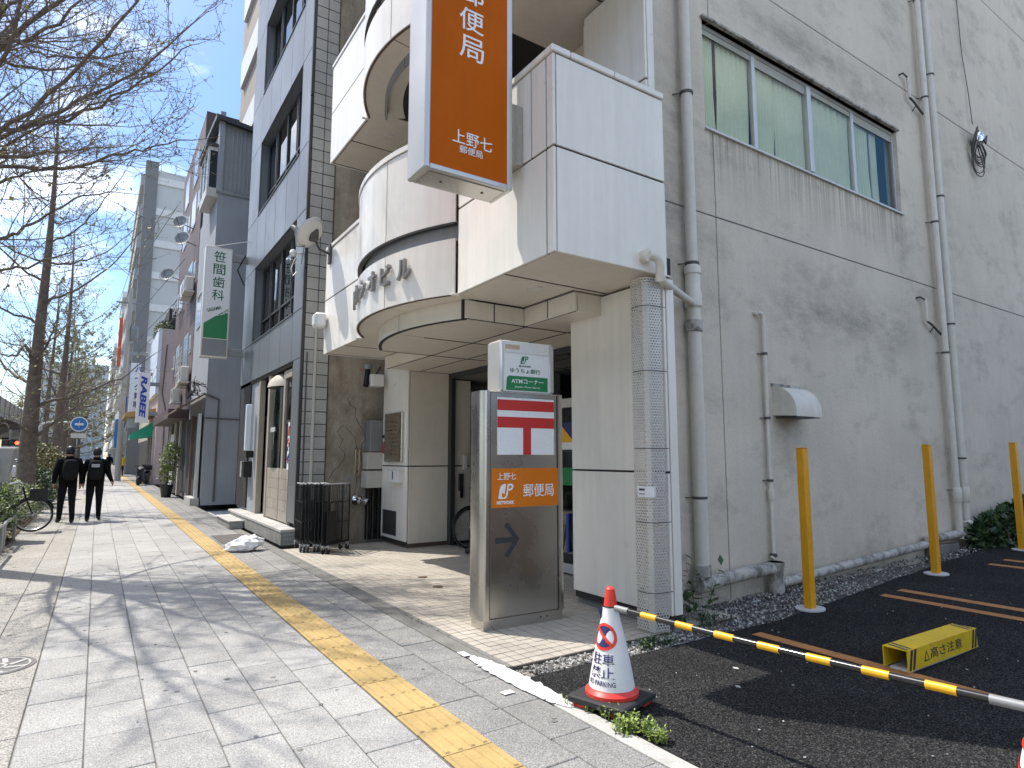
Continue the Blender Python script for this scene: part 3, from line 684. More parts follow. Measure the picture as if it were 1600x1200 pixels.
m.box(5.3, 9.0, 10.5, 10.6, 0, 3.3); m.box(9.0, 9.1, 4.8, 10.6, 0, 3.3); m.box(5.3, 9.0, 4.72, 4.8, 0, 3.3); m.box(5.27, 9.1, 4.8, 10.6, 2.92, 2.98)
m.build('hall_wall', 'interior_wall', PO); tag(pb('hall_floor', 'gutter', 5.25, 9.1, 4.8, 10.6, -.06, .002))
for i, (y0, y1) in enumerate(((5.33, 6.25), (6.27, 7.2))):   # glazed doors
    d = pb('glass_door', 'alu_frame', 5.19, 5.24, y0, y1, 2.18, 2.3, ch=.004)
    for (a, b, c, e) in ((y0, y0 + .06, .02, 2.18), (y1 - .06, y1, .02, 2.18), (y0 + .06, y1 - .06, .02, .14)): pb('rail', 'alu_frame', 5.19, 5.24, a, b, c, e, ch=.004, parent=d)
    pb('pane', 'dark_glass', 5.21, 5.218, y0 + .06, y1 - .06, .14, 2.18, parent=d)
    pb('stripe', 'sign_green', 5.202, 5.207, y0 + .06, y1 - .06, 1.15, 1.38, parent=d)
    st = pb('sticker', 'sign_white', 5.198, 5.206, y0 + .1, y0 + .4, 1.62, 1.98, parent=d)
    MB().extrude([(5.196, y0 + .1, 1.72), (5.196, y0 + .1, 1.98), (5.196, y0 + .4, 1.98)], (.002, 0, 0)).build('sticker_print', 'letter_navy', d)
    MB().extrude([(5.196, y0 + .1, 1.715), (5.196, y0 + .4, 1.715), (5.196, y0 + .4, 1.975)], (.002, 0, 0)).build('sticker_print', 'bar_yellow', d)
pb('transom', 'dark_glass', 5.21, 5.218, 5.31, 7.2, 2.31, 2.90)
pb('door_frame', 'alu_frame', 5.18, 5.25, 7.2, 7.27, 0, 2.9, ch=.004)
# name letters on the bow: each letter stands off the curved panel
NM = 'ナカシオビル'; base = onX(628, 445, 2.62)
random.seed(2)
for i, ch in enumerate(NM):
    yc = 7.80 - i * .325; me_h = .23
    def warp(a, b_, d, yc=yc):
        y = yc + .1 - a; t = math.asin(max(-1, min(1, (y - CY) / RR))); r = RR + .012 + d
        return Vector((CX - r * math.cos(t), CY + r * math.sin(t), 3.45 + b_))
    text(ch, 'letter_steel', (0, 0, 0), (0, -1, 0), (0, 0, 1), .20, me_h, PO, depth=.018, bold=.018, name='facade_letter', warp=warp)
# ------------------------------------------------------------------ pipes and fittings on the side wall
def thing_from(name, mats, mb, label, cat, group=None, smooth=True, loc=None):
    o = mb.build(name, mats, None, smooth, loc=loc); return tag(o, label, cat, group)
def strap(m, x, y, z, r, mi=1, yw=YW):
    m.lathe([(r + .006, -.014), (r + .010, -.014), (r + .010, .014), (r + .006, .014)], (x, y, z), 14, mi); m.bar((x - r - .05, yw, z), (x - r * .3, y - r * .2, z), .012, .012, mi)
def bend(a, b, c, n=5):
    a, b, c = Vector(a), Vector(b), Vector(c); return [(1 - t) ** 2 * a + 2 * t * (1 - t) * b + t * t * c for t in [i / n for i in range(n + 1)]]
# main downpipe with its knee and the sagging run to the gully
P = empty('downpipe', (5.30, YW - .1, 0), 0, 'thick grey downpipe with a knee low on the concrete wall beside the perforated cover', 'drainpipe')
dx, dy = 5.28, YW - .10
MB().tube([(dx, dy, 3.55), (dx, dy, 14.5)], .062, 16).build('upper_pipe', 'pipe', P, True)
MB().tube([(dx, dy, .36), (dx, dy, 3.2)], .072, 16).build('lower_pipe', 'pipe', P, True)
MB().lathe([(.075, 3.12), (.092, 3.14), (.092, 3.28), (.080, 3.30), (.080, 3.5), (.09, 3.5), (.09, 3.57), (.07, 3.6)], (dx, dy, 0), 18).build('collar', 'pipe', P, True)
MB().lathe([(.082, 2.86), (.090, 2.87), (.090, 2.98), (.082, 2.99)], (dx, dy, 0), 18).build('collar', 'pipe_old', P, True)
for z in (1.1, 3.62, 5.6, 7.5):
    m = MB(); strap(m, dx, dy, z, .066, 0); m.build('strap', 'bracket', P, True)
m = MB(); m.lathe([(.085, -.1), (.085, .14)], (dx - .02, dy - .02, .28), 16); m.tube([(dx - .11, dy - .03, .23), (dx + .06, dy - .03, .23)], .085, 16); m.build('elbow', 'pipe_old', P, True)
MB().tube([(dx + .02, dy - .03, .23), (5.6, dy - .035, .25), (6.0, dy - .03, .275), (6.38, dy - .02, .275), (6.46, dy - .02, .25), (6.5, dy - .02, .18)], .068, 14).build('cross_run', 'pipe_old', P, True)
m = MB(); m.tube([(6.5, dy - .02, .34), (6.5, dy - .02, -.1)], .085, 16); m.lathe([(.098, .25), (.098, .34)], (6.5, dy - .02, 0), 16); m.build('gully_stub', 'pipe_old', P, True)
# short link from the balcony drain to the downpipe
m = MB(); e0 = (4.02, 3.85, 3.30)
m.tube([(4.02, 3.90, 3.33), (4.02, 3.83, 3.33)], .062, 14); m.tube(bend((4.02, 3.83, 3.33), (4.14, 3.80, 3.33), (4.16, 3.83, 3.22)) + [(4.18, 3.86, 3.12)], .04, 12)
m.tube(bend((4.17, 3.85, 3.2), (4.2, 3.86, 3.12), (4.32, 3.9, 3.12)) + [(5.22, 4.36, 3.16)], .038, 12)
thing_from('balcony_drain', 'pipe', m, 'short grey drain pipe bending from the balcony corner to the thick downpipe', 'drainpipe')
# perforated cover standing against the column
def perforated():
    m = bpy.data.materials.new('perforated_steel'); m.use_nodes = True; n, l = m.node_tree.nodes, m.node_tree.links; b = n['Principled BSDF']
    b.inputs['Base Color'].default_value = (.62, .60, .56, 1); b.inputs['Metallic'].default_value = .35; b.inputs['Roughness'].default_value = .42
    uv = n.new('ShaderNodeUVMap'); sp = n.new('ShaderNodeSeparateXYZ'); l.new(uv.outputs[0], sp.inputs[0])
    def op(o, a, c=None):
        q = n.new('ShaderNodeMath'); q.operation = o
        for i, v in enumerate((a, c)):
            if v is None: continue
            if isinstance(v, (int, float)): q.inputs[i].default_value = v
            else: l.new(v, q.inputs[i])
        return q.outputs[0]
    PX_, PZ_ = .029, .025
    def grid(ox, oz):
        u = op('SUBTRACT', op('FRACT', op('ADD', op('DIVIDE', sp.outputs[0], PX_), ox)), .5); v = op('SUBTRACT', op('FRACT', op('ADD', op('DIVIDE', sp.outputs[1], PZ_ * 2), oz)), .5)
        u = op('MULTIPLY', u, PX_); v = op('MULTIPLY', v, PZ_ * 2)
        return op('LESS_THAN', op('SQRT', op('ADD', op('MULTIPLY', u, u), op('MULTIPLY', v, v))), .0088)
    hole = op('MAXIMUM', grid(0, 0), grid(.5, .5)); l.new(op('SUBTRACT', 1.0, hole), b.inputs['Alpha'])
    MATS['perforated_steel'] = m
perforated()
PC = empty('pipe_cover', (4.1, 4.0, 0), 0, 'tall perforated metal pipe cover against the white column', 'pipe cover')
sec = [(4.29, 4.165), (4.12, 4.16), (4.075, 4.135), (4.075, 3.985), (4.105, 3.945), (4.25, 3.918)]
m = MB(); L = [0]
for i in range(5): L.append(L[-1] + math.dist(sec[i], sec[i + 1]))
ZT = 3.17
m.add([(x, y, z) for x, y in sec for z in (.02, ZT)], [(2 * i, 2 * i + 2, 2 * i + 3, 2 * i + 1) for i in range(5)])
pc = m.build('perforated_sheet', 'perforated_steel', PC)
uvl = pc.data.uv_layers.new(name='UVMap')
for poly in pc.data.polygons:
    for li in poly.loop_indices:
        vi = pc.data.loops[li].vertex_index; uvl.data[li].uv = (L[vi // 2], ZT if vi % 2 else .02)
MB().tube([(4.18, 4.05, 0), (4.18, 4.05, 3.15)], .035, 10).build('inner_pipe', 'pipe', PC, True)
for z in (.35, .95, 1.6, 2.3, 2.9):
    MB().tube([(4.3, 4.16, z), (4.11, 4.158, z), (4.052, 4.08, z), (4.052, 3.985, z), (4.095, 3.916, z), (4.29, 3.906, z)], .004, 5).build('band', 'bracket', PC)
lb = MB().add([(4.058, 4.075, 1.17), (4.058, 3.99, 1.17), (4.098, 3.918, 1.17), (4.12, 3.917, 1.18), (4.058, 4.085, 1.27), (4.058, 3.99, 1.265), (4.098, 3.918, 1.265), (4.12, 3.916, 1.28)],
         [(0, 1, 5, 4), (1, 2, 6, 5), (2, 3, 7, 6)])
for v in range(len(lb.v)): lb.v[v] = (lb.v[v][0] - .004, lb.v[v][1] - .004, lb.v[v][2])
lab = lb.build('label', 'label_white', PC)
pm_ = MB()
for (z, hh_) in ((1.228, .018), (1.196, .006)):
    for k in range(5): pm_.box(4.0495, 4.0515, 4.05 - .014 * k - .009, 4.05 - .014 * k, z, z + hh_)
tag(pm_.build('label_print', 'letter_dark', PC), kind='stuff')
# thin pipe left of the vent hood
m = MB(); x = 6.50; yy = YW - .05
m.tube([(x - .02, YW, 3.24), (x - .02, yy, 3.24)], .03, 10); m.tube([(x - .02, yy, 3.24), (x + .06, yy, 3.235), (x + .08, yy, 3.20), (x + .08, yy, .40), (x + .04, yy, .36)], .026, 10)
for z in (2.75, 1.98, 1.25): strap(m, x + .08, yy, z, .026)
m.lathe([(.033, 1.02), (.036, 1.03), (.036, 1.14), (.033, 1.15)], (x + .08, yy, 0), 12)
m.lathe([(.030, .38), (.04, .38), (.04, .41), (.03, .42)], (x + .08, yy, 0), 12, 1)
thing_from('vent_pipe', ['pipe', 'bracket'], m, 'slim white pipe with a bent top between the thick downpipe and the vent hood', 'pipe')
# twin pipes further right
for (x, r, lab) in ((11.36, .05, 'thinner of two white downpipes running side by side up the concrete wall'), (11.62, .062, 'thicker of two white downpipes running side by side up the concrete wall')):
    m = MB(); yy = YW - .10; m.tube([(x, yy, .25), (x, yy, 14.6)], r, 14)
    for z in (1.0, 3.2, 5.4, 7.6, 9.4): strap(m, x, yy, z + (.5 if r > .055 else 0), r)
    m.lathe([(r + .004, .8), (r + .014, .82), (r + .014, 1.02), (r + .004, 1.04)], (x, yy, 0), 16)
    if r > .055: m.lathe([(r + .02, .22), (r + .035, .22), (r + .03, .5), (r + .004, .52)], (x, yy, 0), 16)
    thing_from('downpipe', ['pipe', 'bracket'], m, lab, 'drainpipe')
# low run along the wall foot
m = MB(); m.tube([(6.62, YW - .1, .09), (8.5, YW - .09, .17), (10.4, YW - .09, .25)], .055, 12); m.tube([(10.2, YW - .1, .30), (11.5, YW - .1, .33)], .06, 12)
thing_from('ground_pipe', 'pipe_old', m, 'long grimy pipe lying along the foot of the concrete wall', 'pipe')
thing_from('concrete_block', 'gutter', MB().box(10.35, 10.75, YW - .18, YW - .02, -.05, .22, ch=.01).box(10.8, 11.15, YW - .16, YW - .02, -.05, .2, ch=.01), 'low concrete blocks carrying the ground pipe beside the ivy', 'block', smooth=False)
# bent stubs with dark arms left of the twin pipes
for zb in (3.62, 7.42):
    m = MB(); q = onY(1415, 355, YW - .06); x = 10.72
    m.tube([(x, YW, zb + .42), (x, YW - .06, zb + .42), (x + .16, YW - .06, zb + .40)], .016, 8, 1); m.tube([(x + .16, YW - .06, zb + .42), (x + .18, YW - .06, zb + .05)], .026, 8)
    m.tube([(x + .18, YW - .06, zb + .05), (x + .3, YW - .065, zb + .02), (11.34, YW - .07, zb - .12)], .018, 8, 1); m.tube([(x + .38, YW, zb - .1), (x + .42, YW - .06, zb + .0)], .01, 6, 1)
    thing_from('overflow_stub', ['pipe', 'bracket'], m, 'bent overflow stub on a dark arm by the twin pipes, ' + ('below the strip window' if zb < 5 else 'above the strip window'), 'pipe')
# vent hood
V = empty('vent_hood', (7.2, YW, 2.1), 0, 'grey metal vent hood with a rounded top on the concrete wall', 'vent')
z0, z1 = 2.0, 2.37; a = 6.78; b = 7.32; prof = [(0, z1)] + [(-.30 * math.sin(t), z0 + .06 + (z1 - z0 - .06) * math.cos(t)) for t in [i * math.pi / 20 for i in range(1, 11)]] + [(-.30, z0), (0, z0 + .02)]
MB().extrude([(a, YW + p[0], p[1]) for p in prof], (b - a, 0, 0)).build('hood', 'pipe', V, True)
for xx in (a - .008, b):
    MB().extrude([(xx, YW + p[0] * 1.03, p[1] + .004) for p in prof], (.008, 0, 0)).build('side_cheek', 'pipe', V)
MB().box(a - .03, b + .03, YW - .012, YW - .001, z1, z1 + .04).build('flange', 'pipe_old', V); MB().box(a + .02, b - .02, YW - .28, YW - .02, z0 - .012, z0 - .004).build('grille', 'alu_dark', V)
# hanging bundle of cable with a small lamp
m = MB(); q = Vector((13.45, YW - .05, 7.45)); random.seed(9)
m.tube([(13.25, YW - .02, 14), (13.3, YW - .03, 9.2), (13.42, YW - .04, 8.4), q + Vector((0, 0, .35))], .008, 5)
for k in range(9):
    ph = random.uniform(-.3, .3); w, h = random.uniform(.12, .26), random.uniform(.22, .48); oz = random.uniform(-.16, 0)
    m.tube([q + Vector((w * math.sin(t), -.03 + .04 * math.sin(t * 2 + ph) - .006 * k, oz + h * (math.cos(t) - .25) + ph * .1 * math.sin(t))) for t in [i * math.pi / 9 for i in range(19)]], .010, 5)
C = empty('cable_bundle', tuple(q), 0, 'coil of loose cable hanging on the concrete wall with a small lamp', 'cable')
m.build('cable', 'bracket', C); MB().lathe([(.02, -.1), (.10, -.09), (.12, 0), (.09, .09), (.02, .11)], q + Vector((0, -.06, .03)), 14).build('lamp', 'chrome', C, True)
MB().extrude([q + Vector((-.08, -.19, -.09)), q + Vector((.09, -.19, .07)), q + Vector((.02, -.19, -.12))], (0, .02, 0)).build('lamp_slot', 'black_steel', C)
# conduit far right
thing_from('conduit', 'bracket', MB().tube([(16.2, YW - .03, 1.9), (16.2, YW - .03, 2.9)], .02, 6), 'short thin dark conduit near the far end of the concrete wall', 'conduit')
# ------------------------------------------------------------------ emblem of the signs: block with a cut J, and a P
def emblem(parent, mat, bg, o, u, v, s, depth=.0015):
    """o lower-left corner, s height"""
    o, u, v = Vector(o), Vector(u), Vector(v); nn = u.cross(v)
    pt = lambda a, b: o + u * (a + .18 * b) * s + v * b * s + nn * .0006
    A = [(0, 0), (0, .62)] + [(.40 - .40 * math.cos(t), .62 + .38 * math.sin(t)) for t in [i * math.pi / 12 for i in range(1, 7)]] + [(.62, 1), (.62, .42)] + [(.40 + .22 * math.cos(t), .42 - .30 * math.sin(t)) for t in [i * math.pi / 12 for i in range(1, 7)]]
    A = [(0, 0), (0, .66), (.05, .84), (.16, .96), (.32, 1), (.44, 1), (.44, .34), (.40, .30), (.34, .34), (.34, .40), (.22, .40), (.22, .28), (.27, .14), (.36, .08), (.46, .09), (.54, .16), (.57, .28), (.57, 1),
         (.88, 1), (1.0, .93), (1.05, .78), (1.0, .62), (.88, .54), (.72, .54), (.72, .66), (.84, .67), (.90, .72), (.92, .79), (.88, .86), (.82, .88), (.69, .88), (.69, .22), (.64, .09), (.54, 0)]
    return MB().extrude([pt(a, b) for a, b in A], nn * depth).build('emblem', mat, parent, local=True)
# ------------------------------------------------------------------ orange projecting sign
PS = empty('projecting_sign', (2.87, 4.47, 3.82), 0, 'tall orange box sign with white characters projecting from the balcony', 'sign')
x0, x1, yn, yf, z0, z1 = 2.02, 2.86, 4.30, 4.64, 3.82, 8.2
m = MB(); m.box(x0, x1, yn + .03, yf - .03, z0 + .03, z1, ch=.01); m.build('case', 'steel_light', PS)
m = MB()
for (a, b) in ((x0 - .003, x0 + .05), (x1 - .05, x1 + .003)): m.box(a, b, yn, yf, z0, z1 + .01, ch=.012)
m.build('side_profile', 'steel_light', PS)
MB().box(x0 + .05, x1 - .05, yn + .004, yf - .004, z0 + .002, z0 + .05, ch=.006).build('bottom_rail', 'steel_light', PS)
MB().box(x0 + .06, x1 - .06, yn + .05, yf - .05, z0 - .006, z0 + .002).build('bottom_plate', 'steel', PS)
MB().box(x0 + .05, x1 - .05, yn + .012, yn + .03, z0 + .05, z1 - .02).build('face_panel', 'sign_orange', PS)
MB().box(x0 + .05, x1 - .05, yf - .03, yf - .012, z0 + .05, z1 - .02).build('face_panel', 'sign_orange', PS)
yt = yn + .0115
def onface(px, py): return onY(px, py, yn)
def ps_text(s, x0_, y0_, x1_, y1_, bold=.02):
    a, b = onface(x0_, y1_), onface(x1_, y0_)
    text(s, 'letter_white', (a.x, yt, a.z), (1, 0, 0), (0, 0, 1), b.x - a.x, b.z - a.z, PS, depth=.0015, bold=bold)
def ps_left(s, xl, ya, yb, xr, bold):                 # left edge between two rows of pixels, right edge at a column
    a, b = onface(xl, yb), onface(xl, ya); c = onface(xr, yb); text(s, 'letter_white', (a.x, yt, a.z), (1, 0, 0), (0, 0, 1), c.x - a.x, b.z - a.z, PS, depth=.0015, bold=bold)
ps_left('局', 719, 49, 86, 757, .004); ps_left('便', 719, 5, 41, 757, .004); ps_left('郵', 719, -40, -3, 757, .004)
ps_left('上野七', 708, 198, 220, 770, .004); ps_left('郵便局', 719, 225, 237, 755, .002)
for (a, b) in ((4.10, 4.66), (7.3, 7.9)): MB().box(x1 - .01, 3.0, 4.34, 4.58, a, b, ch=.006).build('bracket', 'steel', PS)
m = MB()
for x in (2.25, 2.65): m.lathe([(.014, z0 - .010), (.014, z0 - .006), (.0, z0 - .006)], (x, 4.47, 0), 8)
m.build('drain_plug', 'bracket', PS)
# ------------------------------------------------------------------ stainless pylon
PY = empty('pylon_sign', (3.35, 4.95, 0), 0, 'brushed stainless pylon sign with red postal mark and orange panel', 'sign')
PY.rotation_euler = (0, 0, R(-2.2))
w, dp, hh = .46, .125, 2.13
m = MB(); m.box(-w + .09, w - .09, -dp, dp, .10, hh - .012, ch=.004); m.build('body', 'steel', PY, local=True)
for s in (-1, 1):
    m = MB(); prof = [(s * (w - .082), -dp - .006)] + [(s * (w - .055 + .055 * math.sin(t)), -dp + .055 - .06 * math.cos(t)) for t in [i * math.pi / 12 for i in range(7)]] + \
        [(s * (w - .055 + .055 * math.sin(t)), dp - .055 - .06 * math.cos(t)) for t in [i * math.pi / 12 for i in range(6, 13)]] + [(s * (w - .082), dp + .006)]
    m.extrude([(x, y, .09) for x, y in prof], (0, 0, hh - .09)); m.build('edge_profile', 'steel', PY, smooth=True, local=True)
    MB().box(s * (w - .086) - .004, s * (w - .086) + .004, -dp - .001, dp + .001, .10, hh - .014).build('shadow_joint', 'joint', PY, local=True)
MB().box(-w + .03, w - .03, -dp + .012, dp - .012, -.01, .095, ch=.004).build('plinth', 'steel', PY, local=True)
MB().box(-w + .088, w - .088, -dp - .004, dp + .004, hh - .012, hh - .002, ch=.003).build('top_cap', 'steel_light', PY, local=True)
yf = -dp - .004
def lb(name, mat, a, b, c, d, y=yf, t=.003): return MB().box(a, b, y, y + t, c, d).build(name, mat, PY, local=True)
mk = lb('postal_panel', 'sign_white', -.30, .335, 1.545, 2.075)
lb('postal_mark', 'sign_red', -.30, .335, 1.955, 2.055, yf - .002, .002); lb('postal_mark', 'sign_red', -.30, .335, 1.795, 1.895, yf - .002, .002); lb('postal_mark', 'sign_red', -.02, .068, 1.545, 1.795, yf - .002, .002)
lb('name_panel', 'sign_orange_b', -w + .10, w - .075, 1.065, 1.42)
L = lambda s, x, z, ww, h, bold=.004, mat='letter_white': text(s, mat, (x, yf - .0005, z), (1, 0, 0), (0, 0, 1), ww, h, PY, depth=.0012, bold=bold, local=True)
L('上野七', -.30, 1.315, .20, .065); L('郵便局', -.02, 1.155, .345, .12, .005); L('NETWORK', -.305, 1.095, .185, .032, .03)
emblem(PY, 'letter_white', None, (-.29, yf - .0005, 1.145), (1, 0, 0), (0, 0, 1), .135)
m = MB()
ar = [(-.315, .80), (-.13, .80), (-.225, .91), (-.185, .93), (-.06, .775), (-.185, .62), (-.225, .64), (-.13, .75), (-.315, .75)]
m.extrude([(x, yf, z) for x, z in ar], (0, .003, 0)); m.build('arrow', 'letter_dark', PY, local=True)
m = MB()
for x in (.18, .25): m.lathe([(.0, -.004), (.008, -.004), (.010, 0)], (x, -dp + .012, .05), 8, ax=(0, 1, 0))
m.build('plinth_bolt', 'bracket', PY, local=True)
# ------------------------------------------------------------------ small bank sign standing on the pylon
AT = empty('bank_sign', (3.39, 4.95, 2.13), R(-2.2), 'small white and green cash corner box sign standing on the pylon', 'sign')
bw, bd, bh = .31, .13, .49
MB().box(-bw + .04, bw - .05, -bd + .01, bd - .01, .002, bh, ch=.006).build('case', 'white_plastic', AT, local=True)
for (a, b) in ((-bw, -bw + .05), (bw - .075, bw)): MB().box(a, b, -bd, bd, .0, bh + .004, ch=.022).build('side_profile', 'steel_light', AT, local=True, smooth=True)
q = -bd + .006
def ab(name, mat, a, b, c, d, y=q, t=.004): return MB().box(a, b, y, y + t, c, d).build(name, mat, AT, local=True)
ab('face_plate', 'sign_white', -bw + .055, bw - .08, .015, .37); ab('frame_strip', 'steel_light', -bw + .05, bw - .075, .37, .378, q - .002)
MB().extrude([(-bw + .065, q - .0015, .018), (bw - .082, q - .0015, .018), (bw - .082, q - .0015, .155), (-bw + .10, q - .0015, .155), (-bw + .075, q - .0015, .14)], (0, .002, 0)).build('green_band', 'sign_green', AT, local=True)
T = lambda s, x, z, ww, h, mat, bold=.014: text(s, mat, (x, q - .0018, z), (1, 0, 0), (0, 0, 1), ww, h, AT, depth=.001, bold=bold, local=True)
T('ゆうちょ銀行', -.20, .185, .34, .045, 'letter_green', .003); T('ATMコーナー', -.185, .085, .36, .045, 'letter_white', .01); T('Japan Post Bank', -.15, .042, .29, .018, 'letter_white', .004); T('BANK', -.10, .245, .14, .016, 'letter_green', .02)
emblem(AT, 'sign_green', None, (-.085, q - .0018, .275), (1, 0, 0), (0, 0, 1), .075)
ab('tape', 'beige_tape', -bw + .06, -bw + .22, .41, .452, -bd + .008, .003)
m = MB()
for x in (-.12, .12): m.box(x - .02, x + .02, -.05, .05, -.004, .002)
m.build('foot_plate', 'steel', AT, local=True)
# ------------------------------------------------------------------ traffic cones, bar
def cone(x, y, rz, label):
    C = empty('traffic_cone', (x, y, 0), rz, label, 'cone', 'traffic cones at the car park entrance')
    MB().lathe([(.165, .075), (.165, .095), (.148, .112), (.134, .125), (.036, .585), (.042, .585), (.042, .60), (.029, .70), (.016, .712), (0, .714)], (0, 0, 0), 28).build('cone_body', 'cone_red', C, True, True)
    m = MB()
    for (a, b) in ((-1, -1), (1, -1), (1, 1), (-1, 1)): m.box(a * .13 - .045, a * .13 + .045, b * .13 - .045, b * .13 + .045, 0, .028, ch=.008)
    m.box(-.16, .16, -.16, .16, .012, .03, ch=.006); m.build('foot', 'cone_red', C, local=True)
    m = MB(); m.lathe([(.118, .032), (.20, .032), (.20, .034)], (0, 0, 0), 4); m.v = []; m.f = []; m.m = []
    m.box(-.20, .20, -.20, .20, .03, .075, ch=.01); m.build('weight', 'rubber', C, local=True)
    m = MB(); vs = []; n = 40; prof = [(.138, .12), (.124, .2), (.104, .3), (.084, .4), (.062, .5), (.046, .575), (.046, .59)]
    for j, (r, z) in enumerate(prof):
        for k in range(n):
            t = 2 * math.pi * k / n; rr = r + .0035 + .004 * noise.noise(Vector((math.cos(t) * 2.4, math.sin(t) * 2.4, z * 5 + x))) + (.004 * math.sin(5 * t + z * 9) * (z - .1))
            vs.append((rr * math.cos(t), rr * math.sin(t), z))
    m.add(vs, [(j * n + k, j * n + (k + 1) % n, (j + 1) * n + (k + 1) % n, (j + 1) * n + k) for j in range(len(prof) - 1) for k in range(n)])
    m.build('cover', 'cone_cover', C, 'all', True)
    def onc(z, t, off=.006):
        for (r0, a), (r1, b) in zip(prof, prof[1:]):
            if a <= z <= b: r = r0 + (r1 - r0) * (z - a) / (b - a)
        r += off + .004 * noise.noise(Vector((math.cos(t) * 2.4, math.sin(t) * 2.4, z * 5 + x))) + (.004 * math.sin(5 * t + z * 9) * (z - .1))
        return Vector((r * math.cos(t), r * math.sin(t), z))
    def disc(r, zc, nm, mat, off, hole=0.0, bar=None):
        m = MB(); rc = .078; vs = []
        if bar:
            pts = [(-1, -.11), (1, -.11), (1, .11), (-1, .11)]
            for i in range(9):
                s_ = -r + 2 * r * i / 8
                for w_ in (-.009, .009): vs.append((s_ * .7 + w_ * .7, -s_ * .7 + w_ * .7))
            m.add([onc(zc + b, a / rc, off) for a, b in vs], [(2 * i, 2 * i + 1, 2 * i + 3, 2 * i + 2) for i in range(8)])
        else:
            for i in range(28):
                t = 2 * math.pi * i / 28
                for q_ in (hole, r): vs.append((q_ * math.cos(t), q_ * math.sin(t)))
            m.add([onc(zc + b, a / rc, off) for a, b in vs], [(2 * i, 2 * i + 1, (2 * i + 3) % 56, (2 * i + 2) % 56) for i in range(28)])
        m.build(nm, mat, C, local=True)
    disc(.072, .425, 'no_parking_disc', 'letter_navy', .0065, .004); disc(.078, .425, 'no_parking_ring', 'cone_red', .0075, .061); disc(.066, .425, 'no_parking_bar', 'cone_red', .0075, bar=True)
    for (s, zb, w_, h_, rc) in (('駐車', .265, .16, .066, .113), ('禁止', .190, .17, .066, .125), ('NO PARKING', .15, .19, .028, .132)):
        text(s, 'letter_navy', (0, 0, 0), (1, 0, 0), (0, 0, 1), w_, h_, C, depth=.0005, bold=.005, local=True, warp=lambda a, b, d, zb=zb, w_=w_, rc=rc: onc(zb + b, (a - w_ / 2) / rc, .005 + d))
    return C
c1 = cone(2.755, 3.03, R(196), 'red traffic cone in a white no-parking cover beside the tiled forecourt')
fl = MB(); fl.add([(.035, -.01, .58), (.085, .0, .59), (.07, .004, .54), (.055, .0, .47), (.04, -.01, .50)], [(0, 1, 2, 3, 4)]); fl.build('cover_flap', 'letter_navy', c1, local=True).rotation_euler = (0, 0, R(-40))
cone(2.995, .93, R(160), 'red traffic cone in a white no-parking cover at the far end of the bar')
BR = empty('barrier_bar', (2.76, 2.0, .59), 0, 'black and yellow striped bar hung between the two traffic cones', 'barrier')
p0, p1 = Vector((2.757, 2.985, .590)), Vector((2.985, .975, .590)); bb = lambda t: p0.lerp(p1, t) + Vector((0, 0, -.012 * math.sin(math.pi * t)))
MB().tube([bb(.035 + .93 * i / 12) for i in range(13)], .0165, 14).build('pole', 'bar_black', BR, True)
for i in range(7):
    a = .10 + i * .122; MB().tube([bb(a), bb(a + .03), bb(a + .055)], .0185, 14).build('yellow_sleeve', 'bar_yellow', BR, True)
for (q0, q1, r) in ((0, .05, .019), (.94, 1.0, .019)): MB().tube([bb(q0), bb(q1)], r, 12).build('end_fitting', 'box_grey', BR, True)
for pp in ((2.755, 3.03), (2.995, .93)): MB().tube([(pp[0] + .042 * math.cos(t), pp[1] + .042 * math.sin(t), .592) for t in [i * math.pi / 8 for i in range(17)]], .006, 6).build('hook_ring', 'black_steel', BR, True)
# ------------------------------------------------------------------ yellow posts, lock flap
for i, x in enumerate((6.03, 8.79, 11.62)):
    z = lotz(x); P = empty('marker_post', (x, 3.70, z), R(-2), ['square yellow post on a pale cement pad in front of the vent hood', 'square yellow post on a pale cement pad in front of the ground pipe', 'square yellow post standing in the ivy'][i], 'post', 'yellow posts along the concrete wall')
    MB().box(-.042, .042, -.042, .042, 0, 1.6, ch=.006).build('shaft', 'post_yellow', P, local=True); MB().box(-.046, .046, -.046, .046, 1.6, 1.606, ch=.002).build('cap', 'post_yellow', P, local=True)
    rim = [((.16 + .03 * noise.noise(Vector((k, i, 0)))) * math.cos(2 * math.pi * k / 16), (.13 + .03 * noise.noise(Vector((k, i, 5)))) * math.sin(2 * math.pi * k / 16), .002) for k in range(16)]
    MB().extrude(rim, (0, 0, .014)).build('cement_pad', 'cement_patch', P, local=True)
FB = empty('lock_flap', (5.4, 2.34, 0), R(-1), 'yellow hollow car park flap box lettered in black on the asphalt', 'parking flap')
m = MB(); t = .006; y0, y1, zt = -.085, .085, .165
for (a, b, c, d) in ((y0, y0 + t, .02, zt), (y1 - t, y1, .02, zt), (y0 + t, y1 - t, zt - t, zt)): m.box(-.55, .55, a, b, c, d)
m.build('cover', 'flap_yellow', FB, local=True)
MB().box(-.50, .60, -.07, .07, .0, .02, ch=.004).build('base_plate', 'cement_patch', FB, local=True); MB().tube([(-.3, 0, .07), (.5, 0, .07)], .03, 10).build('hinge_tube', 'black_steel', FB, True, True)
text('高さ注意', 'letter_dark', (-.22, y0 - .0006, .06), (1, 0, 0), (0, 0, 1), .50, .075, FB, depth=.0005, bold=.006, local=True)
m = MB(); m.extrude([(-.32, y0 - .001, .055), (-.24, y0 - .001, .055), (-.28, y0 - .001, .13)], (0, .0008, 0)); m.build('warning_triangle', 'letter_dark', FB, local=True)
MB().extrude([(-.302, y0 - .0018, .064), (-.258, y0 - .0018, .064), (-.28, y0 - .0018, .11)], (0, .0008, 0)).build('triangle_inset', 'flap_yellow', FB, local=True)
m = MB()
